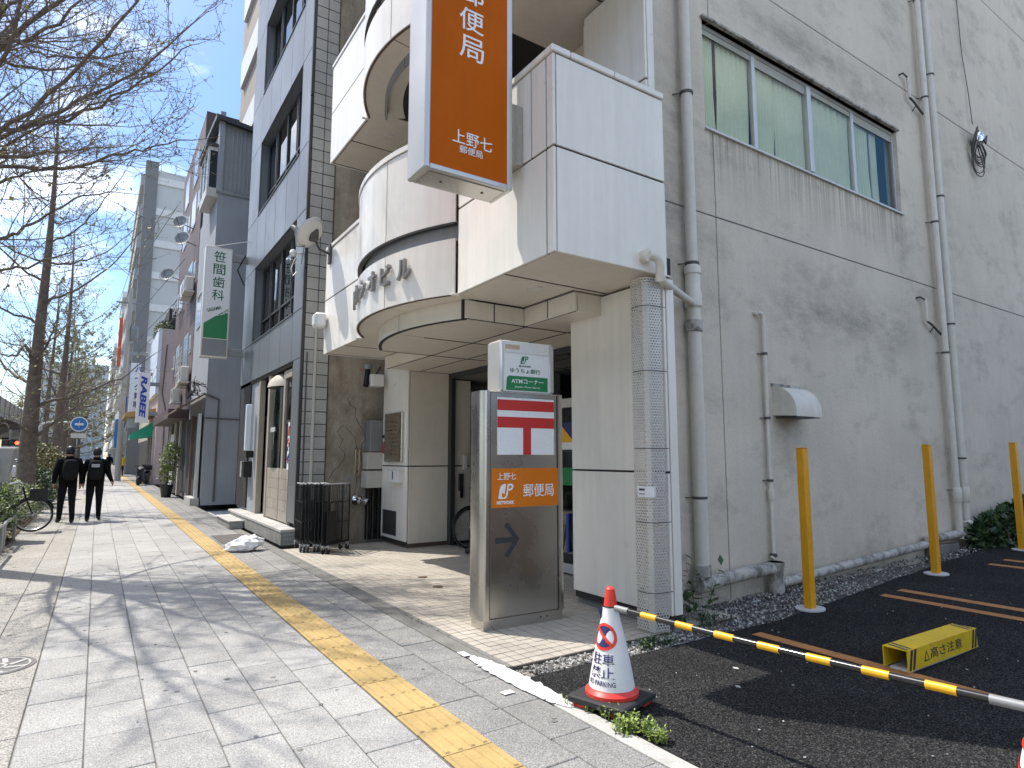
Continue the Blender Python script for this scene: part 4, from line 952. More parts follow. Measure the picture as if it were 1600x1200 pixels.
for xb in (-.55, .43):
    for k in range(2):
        a = xb + .01 + .05 * k; m.extrude([(a, y0 - .001, .025), (a + .032, y0 - .001, .025), (a + .072, y0 - .001, zt - .004), (a + .04, y0 - .001, zt - .004)], (0, .0008, 0))
        m.extrude([(a, y0 + .01, zt + .0008), (a + .025, y0 + .01, zt + .0008), (a + .065, y1 - .01, zt + .0008), (a + .04, y1 - .01, zt + .0008)], (0, 0, .0006))
m.build('hazard_stripe', 'letter_dark', FB, local=True)
# ------------------------------------------------------------------ pavement bits: bag, covers
random.seed(11)
B = MB(); vs = []; n = 26
for j in range(13):
    ph = math.pi * j / 12
    for k in range(n):
        t = 2 * math.pi * k / n; d = Vector((math.sin(ph) * math.cos(t), math.sin(ph) * math.sin(t), math.cos(ph)))
        r = 1 + .30 * noise.noise(d * 2.1) + .16 * noise.noise(d * 5.5) + .08 * noise.noise(d * 12)
        vs.append((2.10 + .27 * d.x * r, 11.05 + .20 * d.y * r - .05 * d.x, max(.012, .10 + .135 * d.z * r + .04 * d.x)))
B.add(vs, [(j * n + k, (j + 1) * n + k, (j + 1) * n + (k + 1) % n, j * n + (k + 1) % n) for j in range(12) for k in range(n)])
tag(B.build('plastic_bag', 'plastic_bag', smooth=False, loc=(2.10, 11.05, 0)), 'crumpled white plastic bag lying beside the tactile strip', 'bag')
MHC = empty('manhole_cover', (-.52, 6.03, 0), 0, 'round cast iron manhole cover set in the pavement band', 'manhole cover')
MHC.scale = (1.65, 1.65, 1)
MB().lathe([(.0, -.01), (.145, -.01), (.145, .006), (.132, .006), (.130, .003), (0, .003)], (0, 0, 0), 36).build('plate', 'iron', MHC, True, True)
m = MB()
for k in range(7):
    a = k * math.pi / 3.5
    m.bar((.05 * math.cos(a), .05 * math.sin(a), .004), (.118 * math.cos(a + .5), .118 * math.sin(a + .5), .004), .02, .008)
m.lathe([(.030, .003), (.042, .003), (.042, .008), (.030, .008)], (0, 0, 0), 20, ring=True); m.lathe([(.118, .003), (.126, .003), (.126, .008), (.118, .008)], (0, 0, 0), 36, ring=True); m.build('raised_pattern', 'edging', MHC, local=True)
PLT = empty('access_plate', (2.2, 12.8, 0), 0, 'rectangular dark checker plate set in the pavement by the stone step', 'access cover')
MB().box(1.90, 2.5, 12.1, 13.47, -.02, .006, ch=.003).build('plate', 'iron', PLT)
m = MB()
for i in range(11):
    for j in range(24): m.bar((1.94 + .05 * i, 12.14 + .055 * j, .007), (1.96 + .05 * i, 12.16 + .055 * j, .007), .007, .005)
tag(m.build('checker_stud', 'iron', PLT), kind='stuff'); m = MB(); m.box(1.885, 1.899, 12.085, 13.485, -.02, .007); m.box(2.501, 2.515, 12.085, 13.485, -.02, .007); m.build('rim', 'box_grey', PLT)
for i, p in enumerate(((3.548, 7.411), (3.446, 6.777))):
    tag(MB().lathe([(0, -.01), (.062, -.01), (.062, .004), (.056, .0055), (0, .0055)], (0, 0, 0), 22).build('drain_cap', 'brown_cap', None, True, loc=None), 'small round brown drain cap set in the forecourt tiles', 'drain cap', 'drain caps in the forecourt').location = (p[0], p[1], .001)
# ------------------------------------------------------------------ fittings around the entrance
NB = empty('notice_board', (4.39, 10.4, 1.86), 0, 'framed brown notice board on the white entrance wall', 'notice board')
MB().box(4.345, 4.389, 10.0, 10.77, 1.43, 2.30, ch=.008).build('frame', 'steel', NB); MB().box(4.338, 4.346, 10.06, 10.71, 1.49, 2.24).build('board', 'notice_brown', NB)
m = MB()
for k in range(9): m.box(4.334, 4.338, 10.12, 10.12 + random.uniform(.25, .5), 2.12 - k * .07, 2.14 - k * .07)
m.build('printed_line', 'brass', NB)
o = MB().box(4.37, 4.389, 10.80, 10.92, 1.86, 1.92).box(4.37, 4.389, 10.81, 10.90, 1.58, 1.79, 1).build('wall_sticker', ['black_steel', 'sign_red']); tag(o, 'small black and red stickers beside the notice board', 'sticker')
MBX = empty('mail_box', (4.39, 10.22, 1.1), 0, 'white mail box with a slot under the notice board', 'mail box')
MB().box(4.29, 4.389, 9.98, 10.46, 1.08, 1.30, ch=.008).build('body', 'white_plastic', MBX); MB().box(4.27, 4.389, 9.95, 10.50, 1.30, 1.33, ch=.006).build('lid', 'white_plastic', MBX); MB().box(4.284, 4.291, 10.2, 10.23, 1.13, 1.27).build('latch', 'black_steel', MBX)
tag(MB().box(4.382, 4.3895, 10.25, 10.85, .16, .58).build('wall_hatch', 'alu_dark', PO), 'dark glazed hatch')
FLD = empty('flood_lamp', (4.3, 10.93, 2.9), 0, 'square white flood lamp under the balcony by the old wall', 'lamp')
MB().box(4.06, 4.30, 10.72, 10.98, 2.80, 3.02, ch=.015).build('housing', 'white_plastic', FLD); MB().bar((4.2, 10.9, 3.02), (4.3, 10.92, 3.19), .03, .03).build('arm', 'bracket', FLD)
CAM = empty('security_camera', (4.0, 10.95, 3.15), 0, 'dark dome security camera under the balcony soffit', 'camera')
MB().lathe([(.07, 3.12), (.08, 3.2)], (4.05, 10.9, 0), 14).build('mount', 'box_grey', CAM, True); MB().tube([(4.05, 10.9, 3.12), (4.03, 10.88, 2.95), (4.0, 10.85, 2.8)], .05, 10).build('housing', 'black_steel', CAM, True)
MB().lathe([(.01, 0), (.03, .01), (.01, .03)], (3.95, 10.98, 3.1), 8).build('alarm_lamp', 'cone_red', CAM, True)
# meters and risers against the old wall
yb = 11.15
def onold(px, py): return onY(px, py, yb)
a, b = onold(572, 760), onold(596, 657)
m = MB(); a = onold(573, 706); b = onold(596, 658); tag(m.box(a.x, b.x, 10.98, 11.24, a.z, b.z, ch=.01).build('meter_box', 'box_grey'), 'upper dark grey meter box beside the notice board wall', 'meter box')
MTR = empty('meter_cabinet', (4.1, 11.1, 1.2), 0, 'pale weathered meter cabinet under the dark grey meter box', 'cabinet')
a = onold(568, 733); b = onold(597, 707); MB().box(a.x, b.x, 10.95, 11.24, a.z, b.z, ch=.01).build('upper_box', 'box_cream', MTR)
a = onold(566, 762); b = onold(602, 735); MB().box(a.x, b.x, 10.93, 11.24, a.z, b.z, ch=.01).build('lower_box', 'box_cream', MTR)
m = MB()
for px in (556, 562): q = onold(px, 715); m.tube([(q.x, 11.18, q.z + .15), (q.x, 11.18, q.z - .3)], .014, 6); m.tube([(q.x, 11.18, q.z + .15), (q.x + .12, 11.18, q.z + .12)], .014, 6)
m.build('gas_pipe', 'brass', MTR)
m = MB()
for k in range(6): q = onold(572 + k * 4.2, 800); m.tube([(q.x, 11.16 - .02 * (k % 2), .02), (q.x, 11.16 - .02 * (k % 2), 1.02)], .018, 7)
tag(m.build('conduit_bank', 'black_steel'), 'bank of dark vertical conduits below the meter cabinet', 'conduit')
FC = empty('fire_connection', (3.95, 11.0, .7), 0, 'chrome twin hose connection projecting from the old wall', 'fire connection')
q = onold(560, 781)
MB().lathe([(.10, 0), (.10, .03), (.05, .05), (.05, .14)], (q.x, 11.24, q.z), 16, ax=(0, -1, 0)).build('wall_plate', 'chrome', FC, True)
for s in (-1, 1): MB().lathe([(.045, 0), (.05, .03), (.062, .07), (.062, .13), (.05, .14), (0, .14)], (q.x + s * .05, 11.1, q.z), 16, ax=(s * .55, -.8, -.25)).build('hose_outlet', 'chrome', FC, True)
tag(MB().bar((3.55, 11.1, .05), (3.86, 11.2, 1.15), .02, .02).build('leaning_rod', 'box_grey'), 'thin grey rod leaning on the old wall behind the trolleys', 'rod')
# ------------------------------------------------------------------ folded trolleys: each a black frame with mesh panel and castors
def trolley():
    T = empty('roll_trolley', (0, 0, 0))
    m = MB(); w = .30; h = 1.08
    pts = [(-w, 0, .13), (-w, 0, h - .03), (-w + .03, 0, h), (w - .03, 0, h), (w, 0, h - .03), (w, 0, .13)]
    m.tube(pts, .012, 6); m.bar((-w, 0, .15), (w, 0, .15), .025, .03); m.bar((-w, 0, .79), (w, 0, .79), .012, .012); m.build('frame', 'black_steel', T, True, True)
    m = MB(); m.box(-w + .012, -.08, -.004, .004, .17, .66); m.build('folded_sack', 'rubber', T, local=True)
    m = MB()
    for k in range(17): x = -w + .035 + .0335 * k; m.tube([(x, .006, .16), (x, .006, .79)], .0032, 4)
    m.bar((-w, .006, .47), (w, .006, .47), .01, .01); m.build('lower_bars', 'black_steel', T, local=True)
    m = MB()
    for k in range(11): x = -w + .05 + .05 * k; m.tube([(x, 0, .79), (x, 0, h)], .0035, 4)
    m.build('upper_bars', 'black_steel', T, local=True)
    MB().tube([(-w + .02, 0, h), (w - .02, 0, h)], .0125, 6).build('top_rail', 'reflect_grey', T, True, True)
    for s in (-1, 1):
        c = empty('castor', (0, 0, 0)); bpy.data.objects.remove(c)
        m = MB(); m.lathe([(.0, -.014), (.045, -.014), (.05, -.008), (.05, .008), (.045, .014), (0, .014)], (s * (w - .03), 0, .05), 12, ax=(0, 1, 0)); wh = m.build('castor', 'tyre', T, True, True)
        MB().box(s * (w - .03) - .02, s * (w - .03) + .02, -.022, .022, .06, .13, ch=.005).build('fork', 'reflect_grey', wh, local=True)
    return T
t0 = trolley(); spots = []
for k in range(7): spots.append((2.84 + .062 * k, 10.64 - .035 * k, R(84 - 3 * (k % 3))))
spots += [(3.26, 10.20, R(42)), (3.34, 10.14, R(38))]
LBL = 'black folded roll trolley in the row beside the tiled corner'
for i, (x, y, a) in enumerate(spots):
    o = t0 if i == 0 else copy_tree(t0); o.location = (x, y, .0); o.rotation_euler = (0, 0, a)
    tag(o, LBL if i < 7 else ('black folded roll trolley standing askew at the open end of the row' if i == 8 else 'black folded roll trolley turned askew between the row and the last one'), 'trolley', 'folded trolleys parked beside the tiled corner')
# ------------------------------------------------------------------ building clad in blue-grey metal panels
YA, XA = 11.25, 2.93; YE = 17.0
AB = empty('metal_panel_building', (XA, YA, 0), 0, 'narrow building clad in blue-grey metal panels with ribbon windows', 'building')
def ap(name, mat, x0, x1, y0, y1, z0, z1, ch=.004, parent=AB): return MB().box(x0, x1, y0, y1, z0, z1, ch=ch).build(name, mat, parent)
ap('core', 'joint', XA + .26, 12, YA + .12, YE, 0, 16.4, 0)
tops = 16.4
ap('side_wall', 'old_wall', XA + .50, 12, YA + .03, YA + .12, -.1, tops, 0)
random.seed(13)
for k in range(7):                                     # cracks in the render
    m = MB(); x, z = random.uniform(3.6, 4.3), random.choice((1.6, 2.6, 5.3, 5.8, 8.9, 9.2, 2.1)); pts = [(x, YA + .028, z)]
    for j in range(9): x += random.uniform(-.11, .12); z -= random.uniform(.03, .2); pts.append((x, YA + .028, z))
    m.tube(pts, [.004 + .003 * random.random() for _ in pts], 4); m.build('crack', 'crack', AB)
# two columns of square wall tiles on the return
ap('tile_bed', 'joint', XA + .035, XA + .505, YA + .012, YA + .125, 0, tops, 0)
wt = MB().box(-.105, .105, -.006, .006, -.105, .105, ch=.003).mesh('wall_tile', 'wall_tile')
z = .2
while z < tops - .2:
    for c in (XA + .158, XA + .382): piece('wall_tile', wt, AB, (c, YA + .008, z))
    z += .224
for z in (4.95, 8.3): ap('corner_trim', 'alu_dark', XA - .008, XA + .04, YA - .008, YA + .05, z, z + 3.33, .003)
ap('corner_trim', 'alu_dark', XA - .008, XA + .04, YA - .008, YA + .05, .33, 4.93, .003); ap('corner_trim', 'alu_dark', XA - .008, XA + .04, YA - .008, YA + .05, 11.65, tops, .003)
# facade: piers, spandrel panels, ribbon windows in deep reveals
gap = .006
def fp(y0, y1, z0, z1): return ap('metal_panel', 'alu_panel', XA, XA + .04, y0 + gap, y1 - gap, z0 + gap, z1 - gap)
w0, w1 = 11.95, 15.78
floors = [(4.22, 6.10), (7.42, 9.32), (10.62, 12.55), (13.85, 15.6)]
zz = [3.30] + [z for f in floors for z in f] + [tops]
for i in range(0, len(zz), 2):
    for (a, b) in ((YA + .045, w0), (w0, 12.9), (12.9, 13.86), (13.86, 14.82), (14.82, w1), (w1, YE)): fp(a, b, zz[i], zz[i + 1] if i + 1 < len(zz) else tops)
for (a, b) in floors: fp(YA + .045, w0, a, b); fp(w1, YE, a, b)
ap('panel_backing', 'joint', XA + .03, XA + .27, YA + .05, w0 + .0, .33, tops, 0); ap('panel_backing', 'joint', XA + .03, XA + .27, w1, YE, .33, tops, 0)
for i in range(0, len(zz), 2): ap('panel_backing', 'joint', XA + .03, XA + .27, w0 + .01, w1 - .01, zz[i] + .01, (zz[i + 1] if i + 1 < len(zz) else tops) - .01, 0)
for (a, b) in floors:
    W = ap('window', 'alu_dark', XA + .20, XA + .26, w0, w1, a, a + .06); kk = dict(parent=W)
    ap('reveal', 'alu_panel', XA + .04, XA + .27, w1 - .012, w1 + .0, a, b, 0, W); ap('reveal', 'alu_panel', XA + .04, XA + .27, w0, w0 + .012, a, b, 0, W); ap('reveal', 'alu_panel', XA + .04, XA + .27, w0 + .012, w1 - .012, b - .012, b, 0, W)
    ap('sill', 'alu_panel', XA - .02, XA + .20, w0 + .012, w1 - .012, a - .005, a + .012, 0, W)
    ap('frame', 'alu_dark', XA + .20, XA + .26, w0, w1, b - .07, b - .012, **kk); zr = a + .52; ap('frame', 'alu_dark', XA + .19, XA + .26, w0, w1, zr, zr + .05, **kk)
    for k in range(5): y = w0 + .03 + (w1 - w0 - .06) * k / 4; ap('mullion', 'alu_dark', XA + .185, XA + .26, y - .03, y + .03, a + .06, b - .07, **kk)
    for k in range(4):
        y0, y1 = w0 + .06 + (w1 - w0 - .06) * k / 4, w0 + (w1 - w0 - .06) * (k + 1) / 4
        ap('pane', 'dark_glass', XA + .222, XA + .228, y0, y1, zr + .05, b - .07, 0, W); ap('pane', 'dark_glass', XA + .232, XA + .238, y0, y1, a + .06, zr, 0, W)
        if k % 2: ap('sash', 'alu_dark', XA + .17, XA + .185, y0, y0 + .05, zr + .04, b - .08, .002, W)
        ap('blind', 'curtain' if k in (1, 3) else 'shade_sheet', XA + .25, XA + .256, y0, y1, a + .1, b - .1, 0, W)
# ground floor: door, curved glass bay, window, tiled base, step
ap('shop_backing', 'dark_interior', XA + .55, XA + .6, YA + .2, YE, .27, 3.3, 0)
fp(YA + .045, 11.80, 1.0, 3.3); ap('base_panel', 'alu_panel', XA, XA + .05, YA + .045, 11.80, .36, 1.0)
for (y0, y1) in ((11.85, 12.72), (12.76, 13.75)):
    n = 5
    for r in range(5):
        for c in range(n):
            a = y0 + (y1 - y0) * c / n; ap('base_tile', 'stone_tile', XA + .05, XA + .085, a + .003, a + (y1 - y0) / n - .003, .30 + .20 * r, .494 + .20 * r, .002)
ap('base_bed', 'joint', XA + .07, XA + .5, 11.84, 13.76, .28, 1.30, 0)
SW = ap('shop_window', 'stone_tile', XA + .06, XA + .14, 11.84, 11.93, 1.30, 3.2); 
for (y0, y1, z0, z1) in ((12.55, 12.68, 1.3, 3.2), (11.93, 12.55, 3.05, 3.2)): ap('frame', 'stone_tile', XA + .06, XA + .14, y0, y1, z0, z1, .004, SW)
ap('frame', 'alu_dark', XA + .08, XA + .13, 11.93, 12.55, 2.15, 2.22, .003, SW); ap('pane', 'dark_glass', XA + .10, XA + .106, 11.93, 12.55, 1.3, 3.05, 0, SW); ap('blind', 'shade_sheet', XA + .2, XA + .21, 11.9, 12.6, 1.3, 3.1, 0, SW)
BW = empty('glass_bay', (XA, 13.2, 1.3)); BW.parent = AB; BW.location = Vector((XA, 13.2, 1.3)) - Vector(AB.location)
m = MB(); vs = []
for i in range(13):
    t = -math.pi / 2 + math.pi * i / 12; vs += [(XA + .22 - .20 * math.cos(t), 13.22 + .45 * math.sin(t), z) for z in (1.3, 2.95)]
m.add(vs, [(2 * i, 2 * i + 2, 2 * i + 3, 2 * i + 1) for i in range(12)]); m.build('curved_pane', 'green_glass', BW, 'all')
ap('blind', 'shade_sheet', XA + .3, XA + .31, 12.8, 13.7, 1.3, 2.95, 0, BW)
m = MB(); vs = []
for j in range(6):
    for i in range(13):
        t = -math.pi / 2 + math.pi * i / 12; p = j / 5 * math.pi / 2; vs.append((XA + .22 - (.34 * math.cos(p)) * math.cos(t), 13.22 + .5 * math.cos(p) * math.sin(t), 2.93 + .3 * math.sin(p)))
m.add(vs, [(j * 13 + i, j * 13 + i + 1, (j + 1) * 13 + i + 1, (j + 1) * 13 + i) for j in range(5) for i in range(12)]); m.build('awning', 'beige_wall', BW, 'all')
for k, (s, ww, h) in enumerate((('笹間歯科', .42, .10),)):
    text(s, 'letter_white', (XA + .012, 13.45, 2.02 - k * .16), (0, -1, 0), (0, 0, 1), ww, h, AB, depth=.001, bold=.006)
for (y0, y1) in ((13.78, 13.92), (14.75, 14.9)): ap('door_jamb', 'stone_tile', XA + .04, XA + .16, y0, y1, .28, 3.26)
ap('reveal_wall', 'brown_timber', XA + .16, XA + .5, 13.78, 13.86, .28, 3.26, 0)
DR = ap('door', 'brown_timber', XA + .20, XA + .24, 13.92, 14.75, .28, 2.35); ap('frame', 'alu_dark', XA + .18, XA + .25, 13.92, 14.75, 2.35, 2.43, .003, DR); ap('fanlight', 'window_dark', XA + .21, XA + .22, 13.92, 14.75, 2.43, 3.2, 0, DR)
MB().tube([(XA + .19, 14.05, 1.0), (XA + .14, 14.05, 1.05), (XA + .14, 14.05, 1.5), (XA + .19, 14.05, 1.55)], .015, 8).build('handle', 'steel_light', DR, True)
for (y0, y1) in ((14.95, 16.95),): ap('side_bay', 'grey_render', XA + .06, XA + .2, y0, y1, .28, 3.28, 0)
ap('fascia_gap', 'joint', XA + .03, XA + .55, YA + .2, YE, 3.24, 3.305, 0)
ap('cable_pipe', 'box_cream', XA + .22, XA + .27, YA - .035, YA + .0, .6, 3.9, .01)
MB().tube([(XA + .245, YA - .02, 3.88), (XA + .3, YA - .03, 3.98), (XA + .42, YA + .02, 4.0)], .03, 8).build('cable_pipe', 'box_cream', AB, True)
MB().tube([(XA + .10, YA - .015, .6), (XA + .10, YA - .015, 3.4)], .012, 6).build('cable_pipe', 'bracket', AB)
# poster on the corner window
PT = empty('window_poster', (XA, 12.0, 1.3), 0, 'white poster with red and blue lettering on the corner of the shop window', 'poster')
MB().box(XA + .044, XA + .05, 11.81, 12.14, 1.28, 2.17).build('sheet', 'poster_white', PT)
m = MB(); random.seed(4)
for k in range(34):
    y, z = random.uniform(11.84, 12.08), random.uniform(1.32, 2.08); q = 0 if (z > 1.75 or random.random() < .25) else 1
    m.bar((XA + .0425, y, z), (XA + .0425, y + random.uniform(-.05, .05), z + random.uniform(.02, .10)), .003, .028, q, up=(1, 0, 0))
m.build('print', ['poster_red', 'poster_blue'], PT)
# tiled step with stone nosing
STP = empty('tiled_step', (2.71, 11.25, 0), 0, 'long tiled step with a pale stone nosing along the metal building', 'step')
MB().box(2.73, XA + .6, 11.27, 16.4, -.05, .225).build('core', 'joint', STP)
for k in range(26):
    y = 11.26 + .1975 * k
    for r in range(3): MB().box(2.712, 2.735, y + .002, y + .1955, .006 + .073 * r, .075 + .073 * r, ch=.002).build('step_tile', 'step_stone', STP)
for k in range(1):
    for r in range(3): MB().box(2.737, XA + .5, 11.252, 11.275, .006 + .073 * r, .075 + .073 * r, ch=.002).build('step_tile', 'step_stone', STP)
for k in range(9): MB().box(2.70, XA + .55, 11.245 + .574 * k, 11.245 + .574 * k + .568, .226, .275, ch=.004).build('nosing_stone', 'step_cap', STP)
SB = empty('stone_block', (2.58, 15.3, 0), 0, 'loose low stone block set before the door as a lower step', 'step')
MB().box(2.42, 2.70, 14.45, 16.15, 0, .14, ch=.008).build('block', 'step_stone', SB); MB().box(2.40, 2.705, 14.43, 16.17, .14, .17, ch=.006).build('top_stone', 'step_cap', SB)
# mail box, light panel and door phone at the far end of the shopfront
ML = empty('letter_box', (XA, 16.2, 1.2), 0, 'black and silver letter box at the far end of the metal building', 'letter box')
MB().box(XA - .12, XA + .06, 15.35, 15.62, 1.05, 1.42, ch=.01).build('body', 'black_steel', ML); MB().box(XA - .10, XA + .06, 15.64, 15.9, 1.05, 1.42, ch=.01).build('body', 'steel_light', ML)
BL = empty('light_panel', (XA, 15.4, 1.9), 0, 'slim pale blue lamp panel mounted upright above the letter box', 'sign')
MB().box(XA - .14, XA - .02, 15.22, 15.34, 1.66, 2.72, ch=.012).build('panel', 'banner_pale', BL); MB().box(XA - .1, XA + .06, 15.25, 15.31, 1.5, 1.66, ch=.01).build('bracket', 'black_steel', BL)
# satellite dish and lamp on the balcony end, dome cam
SD = empty('satellite_dish', (2.9, 9.95, 5.0), 0, 'white satellite dish on an arm at the end of the first balcony', 'satellite dish')
ctr = Vector((2.66, 9.87, 5.11)); ax = Vector((-.52, .62, .58)).normalized()
MB().lathe([(0, 0), (.07, .005), (.14, .018), (.21, .04), (.27, .066), (.274, .063), (.21, .032), (.14, .01), (.07, -.005), (0, -.01)], ctr - ax * .03, 36, ax=ax).build('reflector', 'dish_white', SD, 'all')
u = ax.cross(Vector((0, 0, 1))).normalized(); dn = ax.cross(u).normalized()
if dn.z > 0: dn = -dn
MB().tube([ctr + dn * .25, ctr + dn * .31 + ax * .12, ctr + ax * .33 + dn * .09], .014, 8).build('feed_arm', 'box_grey', SD, True); MB().lathe([(.03, 0), (.045, .02), (.04, .1), (.02, .12)], ctr + ax * .29 + dn * .09, 12, ax=ax).build('receiver', 'box_grey', SD, True)
MB().box(ctr.x - .04, ctr.x + .1, ctr.y - .07, ctr.y + .06, ctr.z - .12, ctr.z + .08, ch=.02).build('mount', 'bracket', SD)
MB().tube([ctr + Vector((.05, 0, -.08)), (2.80, 9.90, 4.88), (2.99, 9.93, 4.84)], .02, 8).build('wall_arm', 'bracket', SD, True); MB().box(2.965, 2.999, 9.87, 9.99, 4.68, 5.0, ch=.005).build('wall_plate', 'bracket', SD)
MB().tube([ctr + dn * .22, ctr + Vector((-.12, .1, -.5)), ctr + Vector((-.2, .3, -.45)), ctr + Vector((-.1, .5, -.3))], .006, 5).build('cable', 'black_steel', SD)
WL = empty('wall_lamp', (3.0, 10.05, 3.7), 0, 'white wall lamp low on the end of the first balcony', 'lamp')
MB().box(2.80, 2.98, 9.95, 10.18, 3.62, 3.86, ch=.03).build('housing', 'white_plastic', WL); MB().bar((2.98, 10.08, 3.7), (3.0, 10.08, 3.45), .05, .03).build('arm', 'white_plastic', WL); MB().box(2.79, 2.802, 9.99, 10.14, 3.66, 3.80).build('lens', 'dish_white', WL)
for (z, p) in ((3.35, 10.08), (8.3, 11.6)): pass
DC = empty('window_camera', (XA - .1, 11.6, 5.3), 0, 'small white ball camera on the corner of the metal building', 'camera')
MB().lathe([(.01, -.07), (.05, -.05), (.07, 0), (.05, .05), (.01, .07)], (XA - .14, 11.55, 5.28), 14).build('ball', 'white_plastic', DC, True); MB().tube([(XA, 11.55, 5.3), (XA - .14, 11.55, 5.28)], .02, 8).build('arm', 'white_plastic', DC, True); MB().tube([(XA - .10, 11.56, 5.2), (XA - .16, 11.58, 4.98), (XA - .12, 11.6, 4.86), (XA - .05, 11.62, 4.95)], .01, 6).build('cable', 'white_plastic', DC)
# ------------------------------------------------------------------ houses further along the street
def house(name, label, x0, x1, y0, y1, h, wall, base=0.0, cat='building'):
    Hh = empty(name, (x0, y0, 0), 0, label, cat); MB().box(x0, x1, y0, y1, base, h).build('wall', wall, Hh); return Hh
def hp(Hh, name, mat, x0, x1, y0, y1, z0, z1, ch=0.0, parent=None): return MB().box(x0, x1, y0, y1, z0, z1, ch=ch).build(name, mat, parent or Hh)
def wins(Hh, X, ys, zs, w, h, mat='window_dark', frame='alu_frame', rec=.03):
    for y in ys:
        for z in zs:
            W = hp(Hh, 'window', frame, X - rec, X + .02, y, y + w, z, z + h)
            hp(Hh, 'pane', mat, X - rec - .004, X - rec, y + .06, y + w / 2 - .02, z + .06, z + h - .06, parent=W); hp(Hh, 'pane', mat, X - rec - .004, X - rec, y + w / 2 + .02, y + w - .06, z + .06, z + h - .06, parent=W)
def ac_unit(x, y, z, label, rz=0.0):
    A = empty('air_conditioner', (x, y, z), rz, label, 'air conditioner', 'outdoor units on the mauve building')
    MB().box(-.15, .15, -.38, .38, 0, .56, ch=.03).build('case', 'ac_cream', A, local=True); MB().lathe([(.0, 0), (.21, 0), (.23, .01), (.21, .014)], (-.15, -.08, .28), 20, ax=(-1, 0, 0)).build('fan_grille', 'box_grey', A, local=True); MB().box(-.18, .18, -.42, .42, -.07, -.01).build('bracket', 'ac_cream', A, local=True)
    return A
# grey rendered house with a boarded upper storey and bay window
GH = house('grey_house', 'grey rendered house with ribbed upper storey and bay window', 2.79, 3.8, 21.9, 26.2, 10.3, 'grey_render')
hp(GH, 'upper_wall', 'corrugated', 2.84, 3.8, 21.93, 26.1, 10.3, 12.8); m = MB()
for k in range(7): m.bar((2.92 + .13 * k, 21.92, 10.4), (2.92 + .13 * k, 21.92, 12.7), .03, .03, up=(0, 1, 0))
m.build('cladding_rib', 'corrugated', GH); MB().add([(2.6, 21.7, 12.75), (3.85, 21.7, 12.6), (3.85, 26.2, 13.2), (2.6, 26.2, 13.2), (2.6, 21.7, 12.9), (3.85, 21.7, 12.75), (3.85, 26.2, 13.35), (2.6, 26.2, 13.35)], [(0, 3, 2, 1), (4, 5, 6, 7), (0, 1, 5, 4), (1, 2, 6, 5), (2, 3, 7, 6), (3, 0, 4, 7)]).build('roof', 'alu_dark', GH)
hp(GH, 'parapet_fin', 'grey_render', 2.74, 2.9, 21.85, 22.2, 10.3, 13.1); hp(GH, 'ledge', 'box_grey', 2.76, 3.8, 21.86, 21.9, 10.24, 10.36)
BWn = hp(GH, 'bay_window', 'box_cream', 2.45, 2.84, 22.05, 23.8, 10.15, 10.45); 
hp(GH, 'bay_frame', 'apart_trim', 2.45, 2.84, 22.05, 23.8, 11.75, 11.88, parent=BWn); hp(GH, 'bay_roof', 'alu_dark', 2.38, 2.9, 21.98, 23.9, 11.88, 11.98, parent=BWn)
for (a, b, c, d) in ((2.45, 2.51, 22.05, 22.13), (2.45, 2.51, 22.9, 22.98), (2.45, 2.51, 23.72, 23.8), (2.76, 2.84, 22.05, 22.13)): hp(GH, 'bay_post', 'apart_trim', a, b, c, d, 10.45, 11.75, parent=BWn)
hp(GH, 'bay_pane', 'window_dark', 2.48, 2.84, 22.09, 23.76, 10.46, 11.74, parent=BWn)
wins(GH, 2.79, (22.6, 24.3), (6.2,), 1.2, 1.3)
MB().tube([(3.15, 21.86, .1), (3.15, 21.86, 3.35), (2.9, 21.86, 3.45), (2.72, 21.86, 3.5)], .03, 8).build('cable_pipe', 'bracket', GH); MB().tube([(2.72, 21.87, 2.75), (4.5, 21.87, 2.7)], .02, 6).build('cable_pipe', 'bracket', GH)
hp(GH, 'shop_recess', 'dark_interior', 2.69, 2.75, 22.2, 26.0, .25, 2.85); hp(GH, 'door_post', 'alu_frame', 2.62, 2.72, 22.15, 22.3, .2, 2.9); hp(GH, 'door_post', 'brown_timber', 2.62, 2.72, 23.7, 23.85, .2, 2.9); hp(GH, 'door_step', 'step_cap', 2.5, 2.75, 22.0, 23.6, -.02, .22)
MB().add([(1.95, 21.8, 3.0), (2.75, 21.8, 3.55), (2.75, 26.2, 3.55), (1.95, 26.2, 3.0), (1.95, 21.8, 2.94), (2.75, 21.8, 3.49), (2.75, 26.2, 3.49), (1.95, 26.2, 2.94)], [(0, 1, 2, 3), (7, 6, 5, 4), (0, 4, 5, 1), (1, 5, 6, 2), (2, 6, 7, 3), (3, 7, 4, 0)]).build('tin_canopy', 'brown_timber', GH)
m = MB(); random.seed(8)
for k in range(26):
    p = Vector((2.45 + random.uniform(-.12, .12), 21.9 + random.uniform(-.3, .5), 3.6 + random.uniform(-.2, .3))); m.tube([p, p + Vector((random.uniform(-.2, .2), random.uniform(-.2, .4), random.uniform(-.3, .2))), p + Vector((random.uniform(-.1, .3), random.uniform(0, .5), random.uniform(-.2, .3)))], .012, 5)
tag(m.build('cable_tangle', 'black_steel'), 'tangle of black cables above the tin canopy', 'cable')
